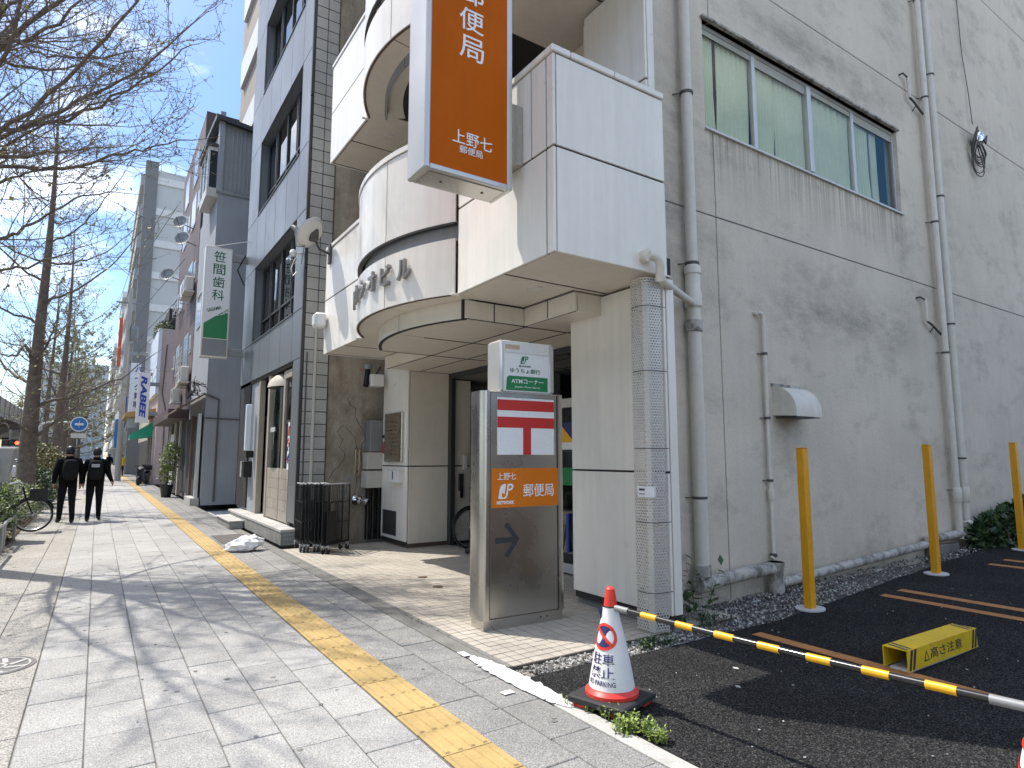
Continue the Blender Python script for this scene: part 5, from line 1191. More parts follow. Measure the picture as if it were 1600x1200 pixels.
# mauve tiled block
MV = house('mauve_building', 'mauve tiled apartment block with dark corner strip and small windows', 2.80, 12, 26.4, 34.2, 15.3, 'mauve_tile')
hp(MV, 'corner_strip', 'mauve_dark', 2.79, 4.2, 26.37, 26.41, 3, 15.32); hp(MV, 'side_strip', 'beige_wall', 4.2, 6.5, 26.36, 26.41, 3, 15.32)
wins(MV, 2.80, (28.0, 31.2), (5.2, 8.2, 11.2, 13.2), 1.5, 1.35); wins(MV, 2.80, (27.0, 30.2, 33.2), (5.6, 8.6, 11.6), .55, .7)
for (y, z) in ((28.0, 5.0), (28.0, 8.0), (31.2, 8.0)):
    m = MB()
    for k in range(3): m.bar((2.55, y - .1, z + .15 + .25 * k), (2.55, y + 1.6, z + .15 + .25 * k), .03, .04)
    for k in range(3): m.bar((2.55, y + .8 * k, z), (2.55, y + .8 * k, z + .7), .03, .03); m.bar((2.55, y + .8 * k, z + .05), (2.8, y + .8 * k, z + .05), .03, .03)
    m.build('window_rail', 'alu_frame', MV)
hp(MV, 'shopfront', 'dark_interior', 2.77, 2.82, 26.6, 34, .2, 3.0); hp(MV, 'canopy', 'mauve_dark', 2.1, 2.82, 26.4, 34.1, 2.95, 3.3)
for y in (28.2, 30.2, 32.4): hp(MV, 'shop_post', 'beige_wall', 2.70, 2.8, y, y + .25, 0, 3.0)
hp(MV, 'shop_panel', 'apart_trim', 2.74, 2.79, 30.5, 32.3, .1, 2.5)
for i, (y, z, l) in enumerate(((27.1, 8.0, 'upper cream outdoor unit near the dark corner strip'), (27.9, 7.95, 'upper cream outdoor unit beside its twin under the window'), (26.9, 4.4, 'lower cream outdoor unit just above the tin canopy'), (27.7, 4.3, 'lower cream outdoor unit beside its twin above the canopy'), (29.6, 3.8, 'cream outdoor unit hung below the barred window'))): ac_unit(2.58, y, z, l)
def dish(x, y, z, label, r=.4):
    D = empty('satellite_dish', (x, y, z), 0, label, 'satellite dish', 'dishes on the mauve building'); ax = Vector((-.55, -.75, .35)).normalized(); r *= .85
    MB().lathe([(0, 0), (r * .5, .03), (r, .11), (r * .98, .115), (r * .5, .02), (0, -.01)], (0, 0, 0), 24, ax=ax).build('reflector', 'box_grey', D, 'all', True); MB().tube([(0, 0, 0), (x * 0 + .5, .1, -.12)], .02, 6).build('arm', 'bracket', D, local=True); MB().tube([ax * .02 + Vector((0, 0, -r * .8)), ax * .42], .012, 5).build('feed_arm', 'bracket', D, local=True)
q = onX(283, 349, 2.3); dish(2.3, q.y, q.z, 'grey dish higher on the mauve building'); q = onX(286, 375, 2.3); dish(2.3, q.y, q.z, 'second grey dish just below the highest one'); q = onX(262, 433, 2.3); dish(2.3, min(q.y, 33.5), q.z, 'lowest grey dish near the far end of the mauve building', .45)
# dental clinic sign hung from the metal building
DS = empty('clinic_sign', (2.6, 17.0, 4.2), 0, 'white and green dental clinic box sign hung at the end of the metal building', 'sign')
Yd = 16.85; a = onY(312, 557, Yd); b = onY(364, 390, Yd); xl, xr, zb, zt = a.x, onY(360, 470, Yd).x, a.z, b.z
MB().box(xl, xr, Yd, Yd + .22, zb, zt, ch=.01).build('case', 'steel_light', DS)
f = lambda v: zt - (zt - zb) * v
MB().box(xl + .03, xr - .03, Yd - .004, Yd, f(.83), f(.015)).build('face', 'sign_white', DS); MB().box(xl + .03, xr - .03, Yd - .004, Yd, f(.985), f(.835)).build('lower_face', 'box_grey', DS)
MB().extrude([(xl + .04, Yd - .006, f(.828)), (xr - .04, Yd - .006, f(.828)), (xr - .04, Yd - .006, f(.55)), (xl + .04, Yd - .006, f(.70))], (0, .002, 0)).build('green_field', 'sign_green', DS)
wd = (xr - xl) * .44; cx = (xl + xr) / 2
for k, ch in enumerate('笹間歯科'): text(ch, 'letter_green', (cx - wd / 2 + .02, Yd - .005, f(.135 + .117 * k)), (1, 0, 0), (0, 0, 1), wd, (zt - zb) * .098, DS, depth=.001, bold=.008)
for k, s in enumerate(('SASAMA', 'DENTAL CLINIC')):
    uu = Vector((1, 0, .38)).normalized(); text(s, 'letter_green' if k == 0 else 'letter_white', (xl + .12 + .0 * k, Yd - .008, f(.60 + .055 * k)), uu, Vector((-uu.z, 0, uu.x)), (xr - xl) * (.55 if k == 0 else .86), .085, DS, depth=.001, bold=.02)
for z in (f(.06), f(.93)): MB().box(xr, XA + .05, Yd + .06, Yd + .18, z - .12, z + .06, ch=.005).build('bracket', 'box_grey', DS)
MB().tube([(xl + .1, Yd + .1, zt), (XA, Yd - .1, zt + .25)], .012, 5).build('stay', 'steel_light', DS); MB().tube([(XA - .05, Yd, zt - .1), (XA - .22, Yd + .05, zt - .5), (XA - .05, Yd, zt - .9)], .018, 6).build('cable', 'black_steel', DS)
# pink house with a white fascia board
PK = house('pink_house', 'low pale pink house with white fascia board and boarded side', 2.62, 9, 39.6, 46, 8.7, 'pink_wall')
hp(PK, 'fascia_board', 'banner_pale', 2.45, 2.62, 39.55, 46, 5.0, 8.7); hp(PK, 'dark_shed', 'dark_interior', 3.0, 8, 41, 46, 8.7, 10.2); MB().tube([(3.0, 39.56, .1), (3.0, 39.56, 4.2), (2.8, 39.56, 5), (2.9, 39.56, 7.8)], .03, 6).build('cable_pipe', 'bracket', PK)
hp(PK, 'shopfront', 'dark_interior', 2.58, 2.63, 40.5, 45.8, .1, 2.8)
for y in (40.3, 42.2, 44.2): hp(PK, 'shop_post', 'pink_wall', 2.52, 2.62, y, y + .2, 0, 3.0)
# box signs and banners down the street
def boxsign(name, label, px0, py0, px1, py1, Y, mat, t=.25, group=None, cat='sign'):
    a, b = onY(px0, py1, Y), onY(px1, py0, Y); S_ = empty(name, (a.x, Y, a.z), 0, label, cat, group)
    MB().box(a.x, b.x, Y, Y + t, a.z, b.z, ch=.01).build('face', mat, S_); return S_, a, b
RB, a, b = boxsign('shop_sign', 'white box sign with blue letters turned upright on the pink house', 211, 583, 236, 660, 39.3, 'sign_white')
MB().box(b.x, 2.62, 39.35, 39.5, b.z - .7, b.z - .5).build('bracket', 'box_grey', RB); MB().box(b.x, 2.62, 39.35, 39.5, a.z + .4, a.z + .6).build('bracket', 'box_grey', RB)
text('RABEE', 'letter_blue', (a.x + (b.x - a.x) * .26, 39.29, b.z - .18), (0, 0, -1), (1, 0, 0), (b.z - a.z) * .84, (b.x - a.x) * .5, RB, depth=.003, bold=.04, shear=.2)
BK, a, b = boxsign('shop_sign', 'pale blue tall box sign with dark characters behind the white sign', 198, 568, 221, 668, 42.5, 'banner_pale')
for k, ch in enumerate('バイク買取'): text(ch, 'letter_navy', (a.x + .22, 42.49, b.z - .55 - k * .52), (1, 0, 0), (0, 0, 1), .36, .36, BK, depth=.003, bold=.02)
MB().box(b.x, 2.62, 42.55, 42.7, b.z - .7, b.z - .5).build('bracket', 'box_grey', BK)
for (px0, py0, px1, py1, Y, lab, mt) in ((188, 620, 199, 668, 50, 'dark blue hanging banner beyond the pale blue sign', 'banner_blue'), (177, 655, 187, 700, 58, 'mid blue hanging banner by the utility pole', 'sign_blue')):
    Bn, a, b = boxsign('street_banner', lab, px0, py0, px1, py1, Y, mt, .06); MB().box(b.x, 2.7, Y, Y + .06, b.z - .1, b.z).build('bracket', 'box_grey', Bn)
OS, a, b = boxsign('tall_sign', 'tall faded red sign high on the far building', 182, 497, 193, 572, 60, 'banner_red', .3); MB().box(b.x, 3.0, 60, 60.2, a.z + 1, a.z + 1.3).build('bracket', 'box_grey', OS)
# awnings over the shops after the pink house
SHP = house('awning_shops', 'low row of small shops with awnings past the pink house', 2.75, 8, 46.2, 60, 6.5, 'beige_wall'); hp(SHP, 'shopfront', 'dark_interior', 2.7, 2.76, 46.5, 59.5, .1, 2.6); wins(SHP, 2.75, (48, 51, 54, 57), (4.2,), 1.5, 1.2)
def awning(name, x0, y0, y1, zb, zt, out, mat, label):
    A = empty(name, (x0, y0, zb), 0, label, 'awning'); MB().extrude([(x0, y0, zt), (x0 - out, y0, zb + .25), (x0 - out, y0, zb), (x0, y0, zb + .15)], (0, y1 - y0, 0)).build('cloth', mat, A); MB().tube([(x0 - out, y0, zb), (x0 - out, y1, zb)], .02, 5).build('front_bar', 'alu_frame', A); return A
awning('shop_awning', 2.62, 41.5, 43.6, 2.5, 3.55, 1.15, 'awning_green', 'green shop awning below the tan one'); awning('shop_awning', 2.62, 40.6, 46.0, 3.7, 4.25, 1.5, 'awning_tan', 'weathered tan awning over the green one')
# big pale apartment block and the ones behind it
AP = house('apartment_block', 'tall pale apartment block with banded blank side wall', 2.9, 18, 63, 85, 27.5, 'apart_wall')
for k in range(9): hp(AP, 'floor_band', 'apart_trim', 2.95, 18.02, 62.86, 63, 2.6 + 2.95 * k, 3.25 + 2.95 * k); hp(AP, 'balcony', 'apart_wall', 1.7, 2.9, 64, 85, 2.6 + 2.95 * k, 3.7 + 2.95 * k); hp(AP, 'balcony_window', 'window_dark', 2.86, 2.9, 64.5, 84, 3.75 + 2.95 * k, 5.3 + 2.95 * k)
hp(AP, 'corner_fin', 'apart_dark', 2.0, 3.0, 62.8, 64, 0, 28.2); hp(AP, 'roof_plant', 'apart_trim', 10, 12, 66, 70, 27.5, 29.3); m = MB()
for k in range(12): m.bar((3.2 + 1.2 * k, 63.1, 27.5), (3.2 + 1.2 * k, 63.1, 28.6), .05, .05)
m.bar((3.2, 63.1, 28.55), (16.5, 63.1, 28.55), .05, .05); m.tube([(11, 67, 29), (11, 67, 33)], .05, 5); m.build('roof_rail', 'apart_trim', AP)
for k in range(9):
    for x in (9.0, 10.2): hp(AP, 'vent', 'apart_dark', x, x + .3, 62.8, 62.87, 2.2 + 2.95 * k, 2.5 + 2.95 * k)
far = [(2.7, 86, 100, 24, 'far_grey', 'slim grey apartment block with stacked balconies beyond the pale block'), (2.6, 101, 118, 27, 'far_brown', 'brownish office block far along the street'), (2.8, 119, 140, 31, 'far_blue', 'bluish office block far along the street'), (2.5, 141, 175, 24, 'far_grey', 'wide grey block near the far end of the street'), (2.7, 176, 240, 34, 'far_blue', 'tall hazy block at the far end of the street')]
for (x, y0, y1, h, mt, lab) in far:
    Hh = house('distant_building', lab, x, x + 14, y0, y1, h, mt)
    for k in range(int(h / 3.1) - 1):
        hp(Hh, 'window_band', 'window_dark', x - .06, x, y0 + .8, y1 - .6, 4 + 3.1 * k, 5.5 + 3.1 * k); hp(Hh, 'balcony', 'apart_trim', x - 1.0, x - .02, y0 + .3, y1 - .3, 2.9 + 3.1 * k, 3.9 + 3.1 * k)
# tall block peeping over the grey house behind the metal building
TB = house('balcony_tower', 'brown tower with white balcony fronts rising behind the metal building', 3.95, 12, 21.95, 26.0, 32, 'far_brown'); pass
for k in range(9): hp(TB, 'balcony', 'apart_trim', 3.82, 3.95, 22.2, 25.4, 4.5 + 2.9 * k, 5.6 + 2.9 * k)
# buildings across the road and down at the end
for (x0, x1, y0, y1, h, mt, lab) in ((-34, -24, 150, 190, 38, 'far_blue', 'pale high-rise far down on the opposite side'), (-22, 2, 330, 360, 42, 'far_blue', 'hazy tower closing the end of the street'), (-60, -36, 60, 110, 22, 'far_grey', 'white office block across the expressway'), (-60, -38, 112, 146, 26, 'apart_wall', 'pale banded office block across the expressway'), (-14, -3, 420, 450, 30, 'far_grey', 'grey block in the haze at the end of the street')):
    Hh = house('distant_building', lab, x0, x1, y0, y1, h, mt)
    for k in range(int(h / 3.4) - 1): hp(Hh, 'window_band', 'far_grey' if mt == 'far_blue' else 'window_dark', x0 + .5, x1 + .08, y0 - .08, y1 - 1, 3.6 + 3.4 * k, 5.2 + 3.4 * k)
# raised expressway
EX = empty('expressway', (-14, 0, 0), 0, 'concrete elevated expressway on piers across the road', 'bridge')
MB().box(-32, -14.6, -30, 400, 8.6, 9.6).build('deck', 'overpass_dark', EX); MB().box(-14.6, -14.2, -30, 400, 8.3, 11.6).build('parapet', 'overpass', EX); MB().box(-32.4, -32, -30, 400, 8.3, 11.6).build('parapet', 'overpass', EX)
for k in range(16): MB().box(-24.2, -22.4, 20 + 22 * k, 21.8 + 22 * k, -.2, 8.6).build('pier', 'overpass', EX); MB().add([(-31, 20 + 22 * k, 8.6), (-15.5, 20 + 22 * k, 8.6), (-21, 20 + 22 * k, 6.6), (-25.6, 20 + 22 * k, 6.6), (-31, 21.8 + 22 * k, 8.6), (-15.5, 21.8 + 22 * k, 8.6), (-21, 21.8 + 22 * k, 6.6), (-25.6, 21.8 + 22 * k, 6.6)], [(0, 1, 2, 3), (7, 6, 5, 4), (3, 2, 6, 7), (1, 5, 6, 2), (0, 3, 7, 4)]).build('crosshead', 'overpass', EX)
for k in range(60): MB().box(-14.19, -14.1, -20 + 7 * k, -19.9 + 7 * k, 8.3, 12.6).build('parapet_post', 'overpass_dark', EX)
# utility pole and street signs
q = onZ(172, 745); UP = empty('utility_pole', (1.15, 47, 0), 0, 'tall concrete utility pole far along the pavement', 'pole')
MB().tube([(1.15, 47, -.1), (1.15, 47, 12.5)], [.19, .13], 12).build('pole', 'pole_concrete', UP, True); MB().bar((.4, 47, 11.5), (1.9, 47, 11.5), .1, .1).build('crossarm', 'box_grey', UP); MB().lathe([(.2, 9), (.24, 9.05), (.24, 9.9), (.2, 10)], (1.5, 47, 0), 14).build('transformer', 'box_grey', UP, True)
random.seed(31)
for k, (z, dz) in enumerate(((11.5, .5), (11.5, .3), (9.6, .6), (8.8, .8), (8.2, .4))):
    x0, x1 = 1.15 + (-.6 + .3 * k), 1.4 + .4 * k; m = MB(); m.tube([(x0, 47, z), (x0 + (x1 - x0) * .3, 36, z - dz), (x1 + .2, 27, z - dz * .5)], .013, 4); tag(m.build('overhead_wire', 'black_steel'), 'thin overhead wires running from the utility pole to the mauve building', 'wire', 'overhead wires')
q = onY(124, 663, 42); SG = empty('round_street_sign', (-2.4, 42, 0), 0, 'round blue road sign on a curved white arm above the hedge', 'road sign')
MB().tube([(q.x - 1.9, 42, -.05), (q.x - 1.9, 42, q.z - .6)] + bend((q.x - 1.9, 42, q.z - .6), (q.x - 1.8, 42, q.z + .1), (q.x - 1.2, 42, q.z + .1)) + [(q.x + .1, 42, q.z + .1)], .05, 8).build('arm', 'dish_white', SG, True)
MB().lathe([(0, -.02), (.42, -.02), (.42, .02), (0, .02)], (q.x, 41.9, q.z), 24, ax=(0, -1, 0)).build('disc', 'sign_blue', SG); MB().lathe([(.36, .021), (.41, .021), (.41, .024), (.36, .024)], (q.x, 41.9, q.z), 24, ax=(0, -1, 0), ring=True).build('rim', 'sign_white', SG)
m = MB(); m.bar((q.x - .2, 41.87, q.z), (q.x + .2, 41.87, q.z), .02, .12); m.bar((q.x, 41.87, q.z - .2), (q.x, 41.87, q.z + .2), .12, .02); m.build('symbol', 'sign_white', SG); MB().box(q.x - .35, q.x + .35, 41.92, 41.96, q.z - .75, q.z - .5).build('sub_plate', 'dish_white', SG)
TL = empty('traffic_light', (-9, 60, 0), 0, 'traffic light showing red under the expressway', 'traffic light'); q = onY(18, 692, 60)
MB().tube([(q.x - .1, 60, -.1), (q.x - .1, 60, q.z + 1)], .08, 8).build('post', 'box_grey', TL); MB().box(q.x - .55, q.x + .55, 59.8, 60, q.z - .2, q.z + .2).build('housing', 'black_steel', TL); MB().lathe([(0, 0), (.14, 0), (.13, .03), (0, .04)], (q.x + .35, 59.8, q.z), 14, ax=(0, -1, 0)).build('red_lamp', 'lamp_red', TL)
for k in (0, 1): MB().lathe([(0, 0), (.14, 0), (.13, .03), (0, .04)], (q.x - .35 + .35 * k, 59.8, q.z), 14, ax=(0, -1, 0)).build('dark_lamp', 'alu_dark', TL)

# unseen house added beyond the car park for the steel pylon to mirror
NH = house('reflection_house', 'brown house closing the far side of the car park, mirrored in the steel pylon', 4.5, 34, -26, -14.2, 5.6, 'brown_timber')
for k in range(7): 
    for z in (1.0, 3.6): hp(NH, 'window', 'window_dark', 6 + 4 * k, 8 + 4 * k, -14.22, -14.16, z, z + 1.5)
# ------------------------------------------------------------------ bare street trees
class Tree:
    def __init__(s, seed, leafy=0.0, dens=1.0): s.rn = random.Random(seed); s.mb = MB(); s.leafy = leafy; s.dens = dens; s.n = 0
    def twig(s, p, d, ln, r, lvl, sides=3):
        rn = s.rn; pts, rs = [p], [r]; k = 4 if lvl else 3; d = d.normalized(); q = p
        for i in range(k):
            d = (d + Vector((rn.gauss(0, .13), rn.gauss(0, .13), rn.gauss(.05, .10)))).normalized(); q = q + d * ln / k; pts.append(q); rs.append(max(.0022, r * (1 - (i + 1) / k * .75)))
        s.mb.tube(pts, rs, sides, 1 if lvl < 2 else 0, False); s.n += 1
        for i in range(1, len(pts)):                    # buds or first leaves on the spurs
            if rn.random() < .8:
                a = Vector((rn.gauss(0, 1), rn.gauss(0, 1), rn.gauss(.3, 1))).normalized(); b = pts[i]; e = b + a * (.02 + .03 * rn.random()); s.mb.tube([b, e], [.0035, .005], 3, 1, False)
            if s.leafy and rn.random() < s.leafy:
                for _ in range(2 if s.leafy > .5 else 1):
                    c = pts[i] + Vector((rn.gauss(0, .05), rn.gauss(0, .05), rn.gauss(0, .05))); u = Vector((rn.gauss(0, 1), rn.gauss(0, 1), rn.gauss(0, 1))).normalized(); v = u.orthogonal().normalized(); z = .022 + .02 * rn.random() + (.03 if s.leafy > .6 else 0); s.mb.add([c - u * z, c + v * z * .8, c + u * z, c - v * z * .8], [(0, 1, 2, 3)], 2)
        return pts
    def limb(s, pts, r0, r1, side=9, slen=(.9, 2.0), sub=6):
        """a main limb through given points, with side shoots and twigs"""
        rn = s.rn; P = [Vector(p) for p in pts]; sm = []
        for i in range(len(P) - 1):
            a, b, c, d = P[max(i - 1, 0)], P[i], P[i + 1], P[min(i + 2, len(P) - 1)]
            for k in range(5): t = k / 5; sm.append(.5 * ((2 * b) + (c - a) * t + (2 * a - 5 * b + 4 * c - d) * t * t + (3 * b - a - 3 * c + d) * t ** 3))
        sm.append(P[-1]); n = len(sm); sm = [p + Vector((rn.gauss(0, .02), rn.gauss(0, .02), rn.gauss(0, .02))) if 0 < i < n - 1 else p for i, p in enumerate(sm)]
        rs = [r0 + (r1 - r0) * (i / (n - 1)) ** .8 for i in range(n)]; s.mb.tube(sm, rs, 7, 0, False)
        for k in range(int(side * s.dens)):
            f = .12 + .88 * (k + rn.random()) / (side * s.dens); i = min(n - 2, int(f * (n - 1))); p = sm[i]; d = (sm[i + 1] - sm[i]).normalized()
            a = Vector((rn.gauss(0, 1), rn.gauss(0, 1), rn.gauss(.35, .8))).normalized(); dd = (d * .8 + a * .85).normalized(); ln = rn.uniform(*slen) * (1.1 - .5 * f)
            bp = s.twig(p, dd, ln, max(.006, rs[i] * .42), 1, 4)
            for j in range(int(sub * s.dens)):
                h = rn.uniform(.15, 1) * (len(bp) - 1.01); ii = int(h); b = bp[ii].lerp(bp[ii + 1], h - ii); a = Vector((rn.gauss(0, 1), rn.gauss(0, 1), rn.gauss(.2, .8))).normalized()
                cp = s.twig(b, (dd * .7 + a * .9), rn.uniform(.3, .8) * ln * .6, .0055, 0)
                if rn.random() < .6: s.twig(cp[2], (dd * .3 + Vector((rn.gauss(0, 1), rn.gauss(0, 1), rn.gauss(.2, .8)))), rn.uniform(.2, .5), .0042, 0)
        s.twig(sm[-1], sm[-1] - sm[-2], .5, r1, 1)
    def make(s, x, y, h, r, label, limbs=14, zl=3.2, guided=(), spread=1.0):
        rn = s.rn; T = empty('ginkgo_tree', (x, y, 0), 0, label, 'tree', 'street trees along the planting bed'); tp = []; n = 22
        tr = MB(); pts, rs = [], []
        for i in range(n):
            t = i / (n - 1); pts.append(Vector((x + .10 * math.sin(t * 5 + x) * t, y + .10 * math.cos(t * 4) * t, -.05 + h * t))); rs.append((r * (1 - t) ** 1.25 + .018) * (1.25 if i == 0 else 1) * (1 + .06 * rn.random()))
        tr.tube(pts, rs, 14, 0, True)
        for k in range(limbs):                          # knots and collars where limbs leave
            pass
        tr.build('trunk', 'bark', T, True)
        for (lp, r0, sd) in guided: s.limb(lp, r0 * .62, .008, sd)
        for k in range(limbs):
            z = zl + (h - zl - .6) * (k + rn.random() * .7) / limbs; t = z / h; i = min(n - 1, int(t * (n - 1))); p0 = pts[i]
            a = k * 2.4 + rn.uniform(-.4, .4); L = (3.4 - 2.1 * t) * spread * rn.uniform(.75, 1.15); up = .35 + .5 * t
            d = Vector((math.cos(a), math.sin(a), 0)); s.limb([p0, p0 + d * L * .35 + Vector((0, 0, L * .12)), p0 + d * L * .7 + Vector((0, 0, L * up * .6)), p0 + d * L + Vector((0, 0, L * up * 1.15))], max(.022, rs[i] * .34), .008, 8, (.6, 1.5), 6)
        s.mb.build('crown', ['bark', 'twig', 'bud' if s.leafy < .5 else 'leaf_olive'], T)
        return T
N = lambda px, py, Y: onY(px, py, Y)
g1 = [([N(-90, 262, 12), N(-40, 232, 11.2), N(0, 208, 10.6), N(123, 103, 9.9), N(215, 5, 9.4), N(250, -40, 9.2)], .085, 16),
      ([N(-90, 290, 12), N(0, 215, 11.2), N(123, 160, 10.8), N(227, 103, 10.4), N(313, 27, 10)], .07, 16),
      ([N(-90, 300, 12), N(0, 233, 11.6), N(70, 195, 11.4), N(160, 160, 11.1), N(235, 128, 10.9)], .045, 13),
      ([N(-90, 300, 12), N(0, 263, 11.2), N(100, 263, 10.9), N(180, 242, 10.6), N(230, 230, 10.4), N(300, 219, 10.2)], .06, 15),
      ([N(-90, 330, 12), N(0, 286, 11.8), N(40, 272, 11.5), N(120, 262, 11.3)], .05, 9),
      ([N(-90, 390, 12), N(0, 371, 11.6), N(40, 356, 11.4), N(100, 320, 11.1), N(180, 300, 10.8)], .06, 12),
      ([N(-90, 120, 12), N(0, 62, 11.2), N(40, 66, 11), N(100, 25, 10.6), N(160, -40, 10.2)], .10, 13),
      ([N(-60, 90, 11.6), N(20, 64, 11), N(60, 85, 10.7), N(140, 92, 10.3), N(210, 80, 10)], .04, 12),
      ([N(-90, 440, 12), N(0, 421, 11.9), N(67, 408, 11.6), N(130, 385, 11.4)], .05, 9),
      ([N(-90, 60, 12), N(0, 20, 11.2), N(60, -30, 10.8), N(120, -90, 10.4)], .06, 10)]
# limbs of the same crown that reach over the pavement above the frame; their shadows cross the slabs
g1 += [([(-1.9, 12, 5.2), (-1.6, 10.8, 6.0), (-1.2, 9.4, 6.8), (-.6, 7.9, 7.6)], .09, 12), ([(-1.9, 12, 6.5), (-2.2, 10.4, 7.4), (-2.3, 8.8, 8.2), (-2.0, 7.2, 9.2)], .08, 12),
       ([(-1.9, 12, 4.6), (-2.1, 10.6, 5.2), (-1.9, 9.0, 5.9), (-1.3, 7.4, 6.8)], .075, 12), ([(-1.9, 12, 7.6), (-.9, 11.4, 8.7), (.2, 10.7, 9.6), (1.0, 9.8, 10.4)], .08, 12), ([(-1.9, 12, 6), (-1.4, 13.4, 6.8), (-.7, 14.6, 7.6), (.2, 15.6, 8.4)], .08, 12)]
Tree(101, .06, 1.3).make(-1.9, 12.0, 13.5, .24, 'bare ginkgo tree whose limbs sweep over the near pavement', 14, 6.8, g1, 1.15)
g2 = [([N(56, 600, 22), N(42, 542, 21.4), N(20, 556, 20.8), N(-20, 545, 20)], .10, 10), ([N(60, 680, 22), N(90, 655, 21.4), N(120, 635, 21), N(165, 605, 20.4)], .08, 12), ([N(58, 690, 22), N(30, 665, 21.5), N(5, 655, 21)], .06, 9)]
Tree(102, .10, 1.1).make(-1.62, 22.0, 12.5, .225, 'bare ginkgo tree with a dark trunk rising behind the shrubs', 18, 3.4, g2, 1.1)
Tree(103, .3, .9).make(-1.6, 36.0, 12.5, .24, 'second bare ginkgo trunk further along the planting bed', 16, 3.4, (), 1.1)
Tree(104, .8, .8).make(-1.9, 50.0, 12.0, .22, 'ginkgo coming into pale leaf beyond the round blue sign', 16, 3.0, (), 1.2)
Tree(105, .9, .8).make(-1.9, 62.0, 12.0, .22, 'ginkgo in pale young leaf further along the row', 15, 2.6, (), 1.2)
Tree(106, .95, .8).make(-2.0, 76.0, 12.5, .22, 'leafy ginkgo near the far end of the row', 15, 2.4, (), 1.3)
Tree(107, .95, .8).make(-2.0, 94.0, 12.5, .22, 'last leafy ginkgo of the row in the distance', 15, 2.2, (), 1.4)
Tree(108, .6, .8).make(-2.5, 43.5, 11.5, .18, 'slender ginkgo with young leaves between the second trunk and the round sign', 16, 2.8, (), 1.2)
Tree(109, .8, .7).make(-2.3, 69.0, 11.5, .2, 'ginkgo in yellow-green leaf in the middle of the far row', 16, 2.2, (), 1.4)
Tree(110, .9, .7).make(-2.4, 85.0, 12, .2, 'dense yellow-green ginkgo towards the end of the row', 16, 2.0, (), 1.5)
# ------------------------------------------------------------------ shrubs, weeds, pots
def leaves(m, cs, n, size, mats, rn, flat=.0):
    for _ in range(n):
        c, rx, ry, rz = rn.choice(cs); d = Vector((rn.gauss(0, 1), rn.gauss(0, 1), rn.gauss(.25, 1))).normalized(); k = rn.uniform(.55, 1.02)
        p = Vector(c) + Vector((d.x * rx, d.y * ry, d.z * rz)) * k
        if p.z < .04: p.z = .04 + rn.random() * .1
        u = (d * .5 + Vector((rn.gauss(0, .6), rn.gauss(0, .6), rn.gauss(0, .5)))).normalized(); v = u.cross(Vector((rn.gauss(0, .5), rn.gauss(0, .5), 1))).normalized(); s = size * rn.uniform(.6, 1.3); w = u.cross(v) * s * .18
        m.add([p, p + u * s * .5 + v * s * .36 + w, p + u * s, p + u * s * .5 - v * s * .36 + w], [(0, 1, 2), (0, 2, 3)], rn.choice(mats))
def shrub(name, label, blobs, n, size, mats, wts, seed, cat='shrub', group=None, stems=14):
    rn = random.Random(seed); c0 = blobs[0][0]; Sx = empty(name, (c0[0], c0[1], 0), 0, label, cat, group)
    m = MB(); leaves(m, blobs, n, size, wts, rn); m.build('foliage', mats, Sx); st = MB()
    for _ in range(stems):
        c, rx, ry, rz = rn.choice(blobs); b = Vector((c[0] + rn.gauss(0, rx * .25), c[1] + rn.gauss(0, ry * .25), .0)); e = Vector((c[0] + rn.gauss(0, rx * .5), c[1] + rn.gauss(0, ry * .5), c[2] + rz * .7)); st.tube([b, b.lerp(e, .5) + Vector((rn.gauss(0, .05), rn.gauss(0, .05), 0)), e], [.012, .009, .004], 5)
    st.build('stem', 'twig', Sx); return Sx
HG = 'shrubs of the planting bed'
shrub('azalea_shrub', 'dense green shrub nearest the bicycle, edging the paving', [((-1.75, 12.6, .45), .55, .9, .5), ((-1.6, 13.7, .5), .5, .8, .55), ((-1.85, 11.4, .4), .5, .8, .45), ((-1.55, 14.6, .45), .45, .6, .5)], 6500, .06, ['leaf', 'leaf_light', 'leaf_dark'], [0, 0, 1, 2], 1, group=HG)
shrub('variegated_shrub', 'pale variegated shrub behind the bicycle wheel', [((-1.7, 17.6, .45), .55, 1.0, .5), ((-1.5, 19.2, .42), .55, .9, .45), ((-1.9, 20.6, .5), .5, .8, .5)], 4600, .07, ['leaf_light', 'edging', 'leaf'], [0, 0, 1, 2], 2, group=HG)
shrub('camellia_shrub', 'dark glossy shrub by the second tree trunk', [((-1.5, 23.6, .55), .6, .9, .6), ((-1.6, 25.4, .5), .6, .9, .6)], 3200, .09, ['leaf_dark', 'leaf'], [0, 0, 1], 3, group=HG)
shrub('golden_shrub', 'taller shrub with golden brown leaves past the second trunk', [((-1.6, 28, 1.1), .75, .9, .9), ((-1.8, 29.6, .9), .7, .9, .8)], 3600, .10, ['leaf_brown', 'leaf_olive', 'leaf'], [0, 1, 1, 2], 4, group=HG)
shrub('roadside_shrub', 'green shrub along the kerb further down the bed', [((-1.9, 34, .6), .7, 2.4, .7), ((-1.9, 40, .6), .7, 2.6, .7)], 3200, .12, ['leaf', 'leaf_olive'], [0, 1], 5, group=HG)
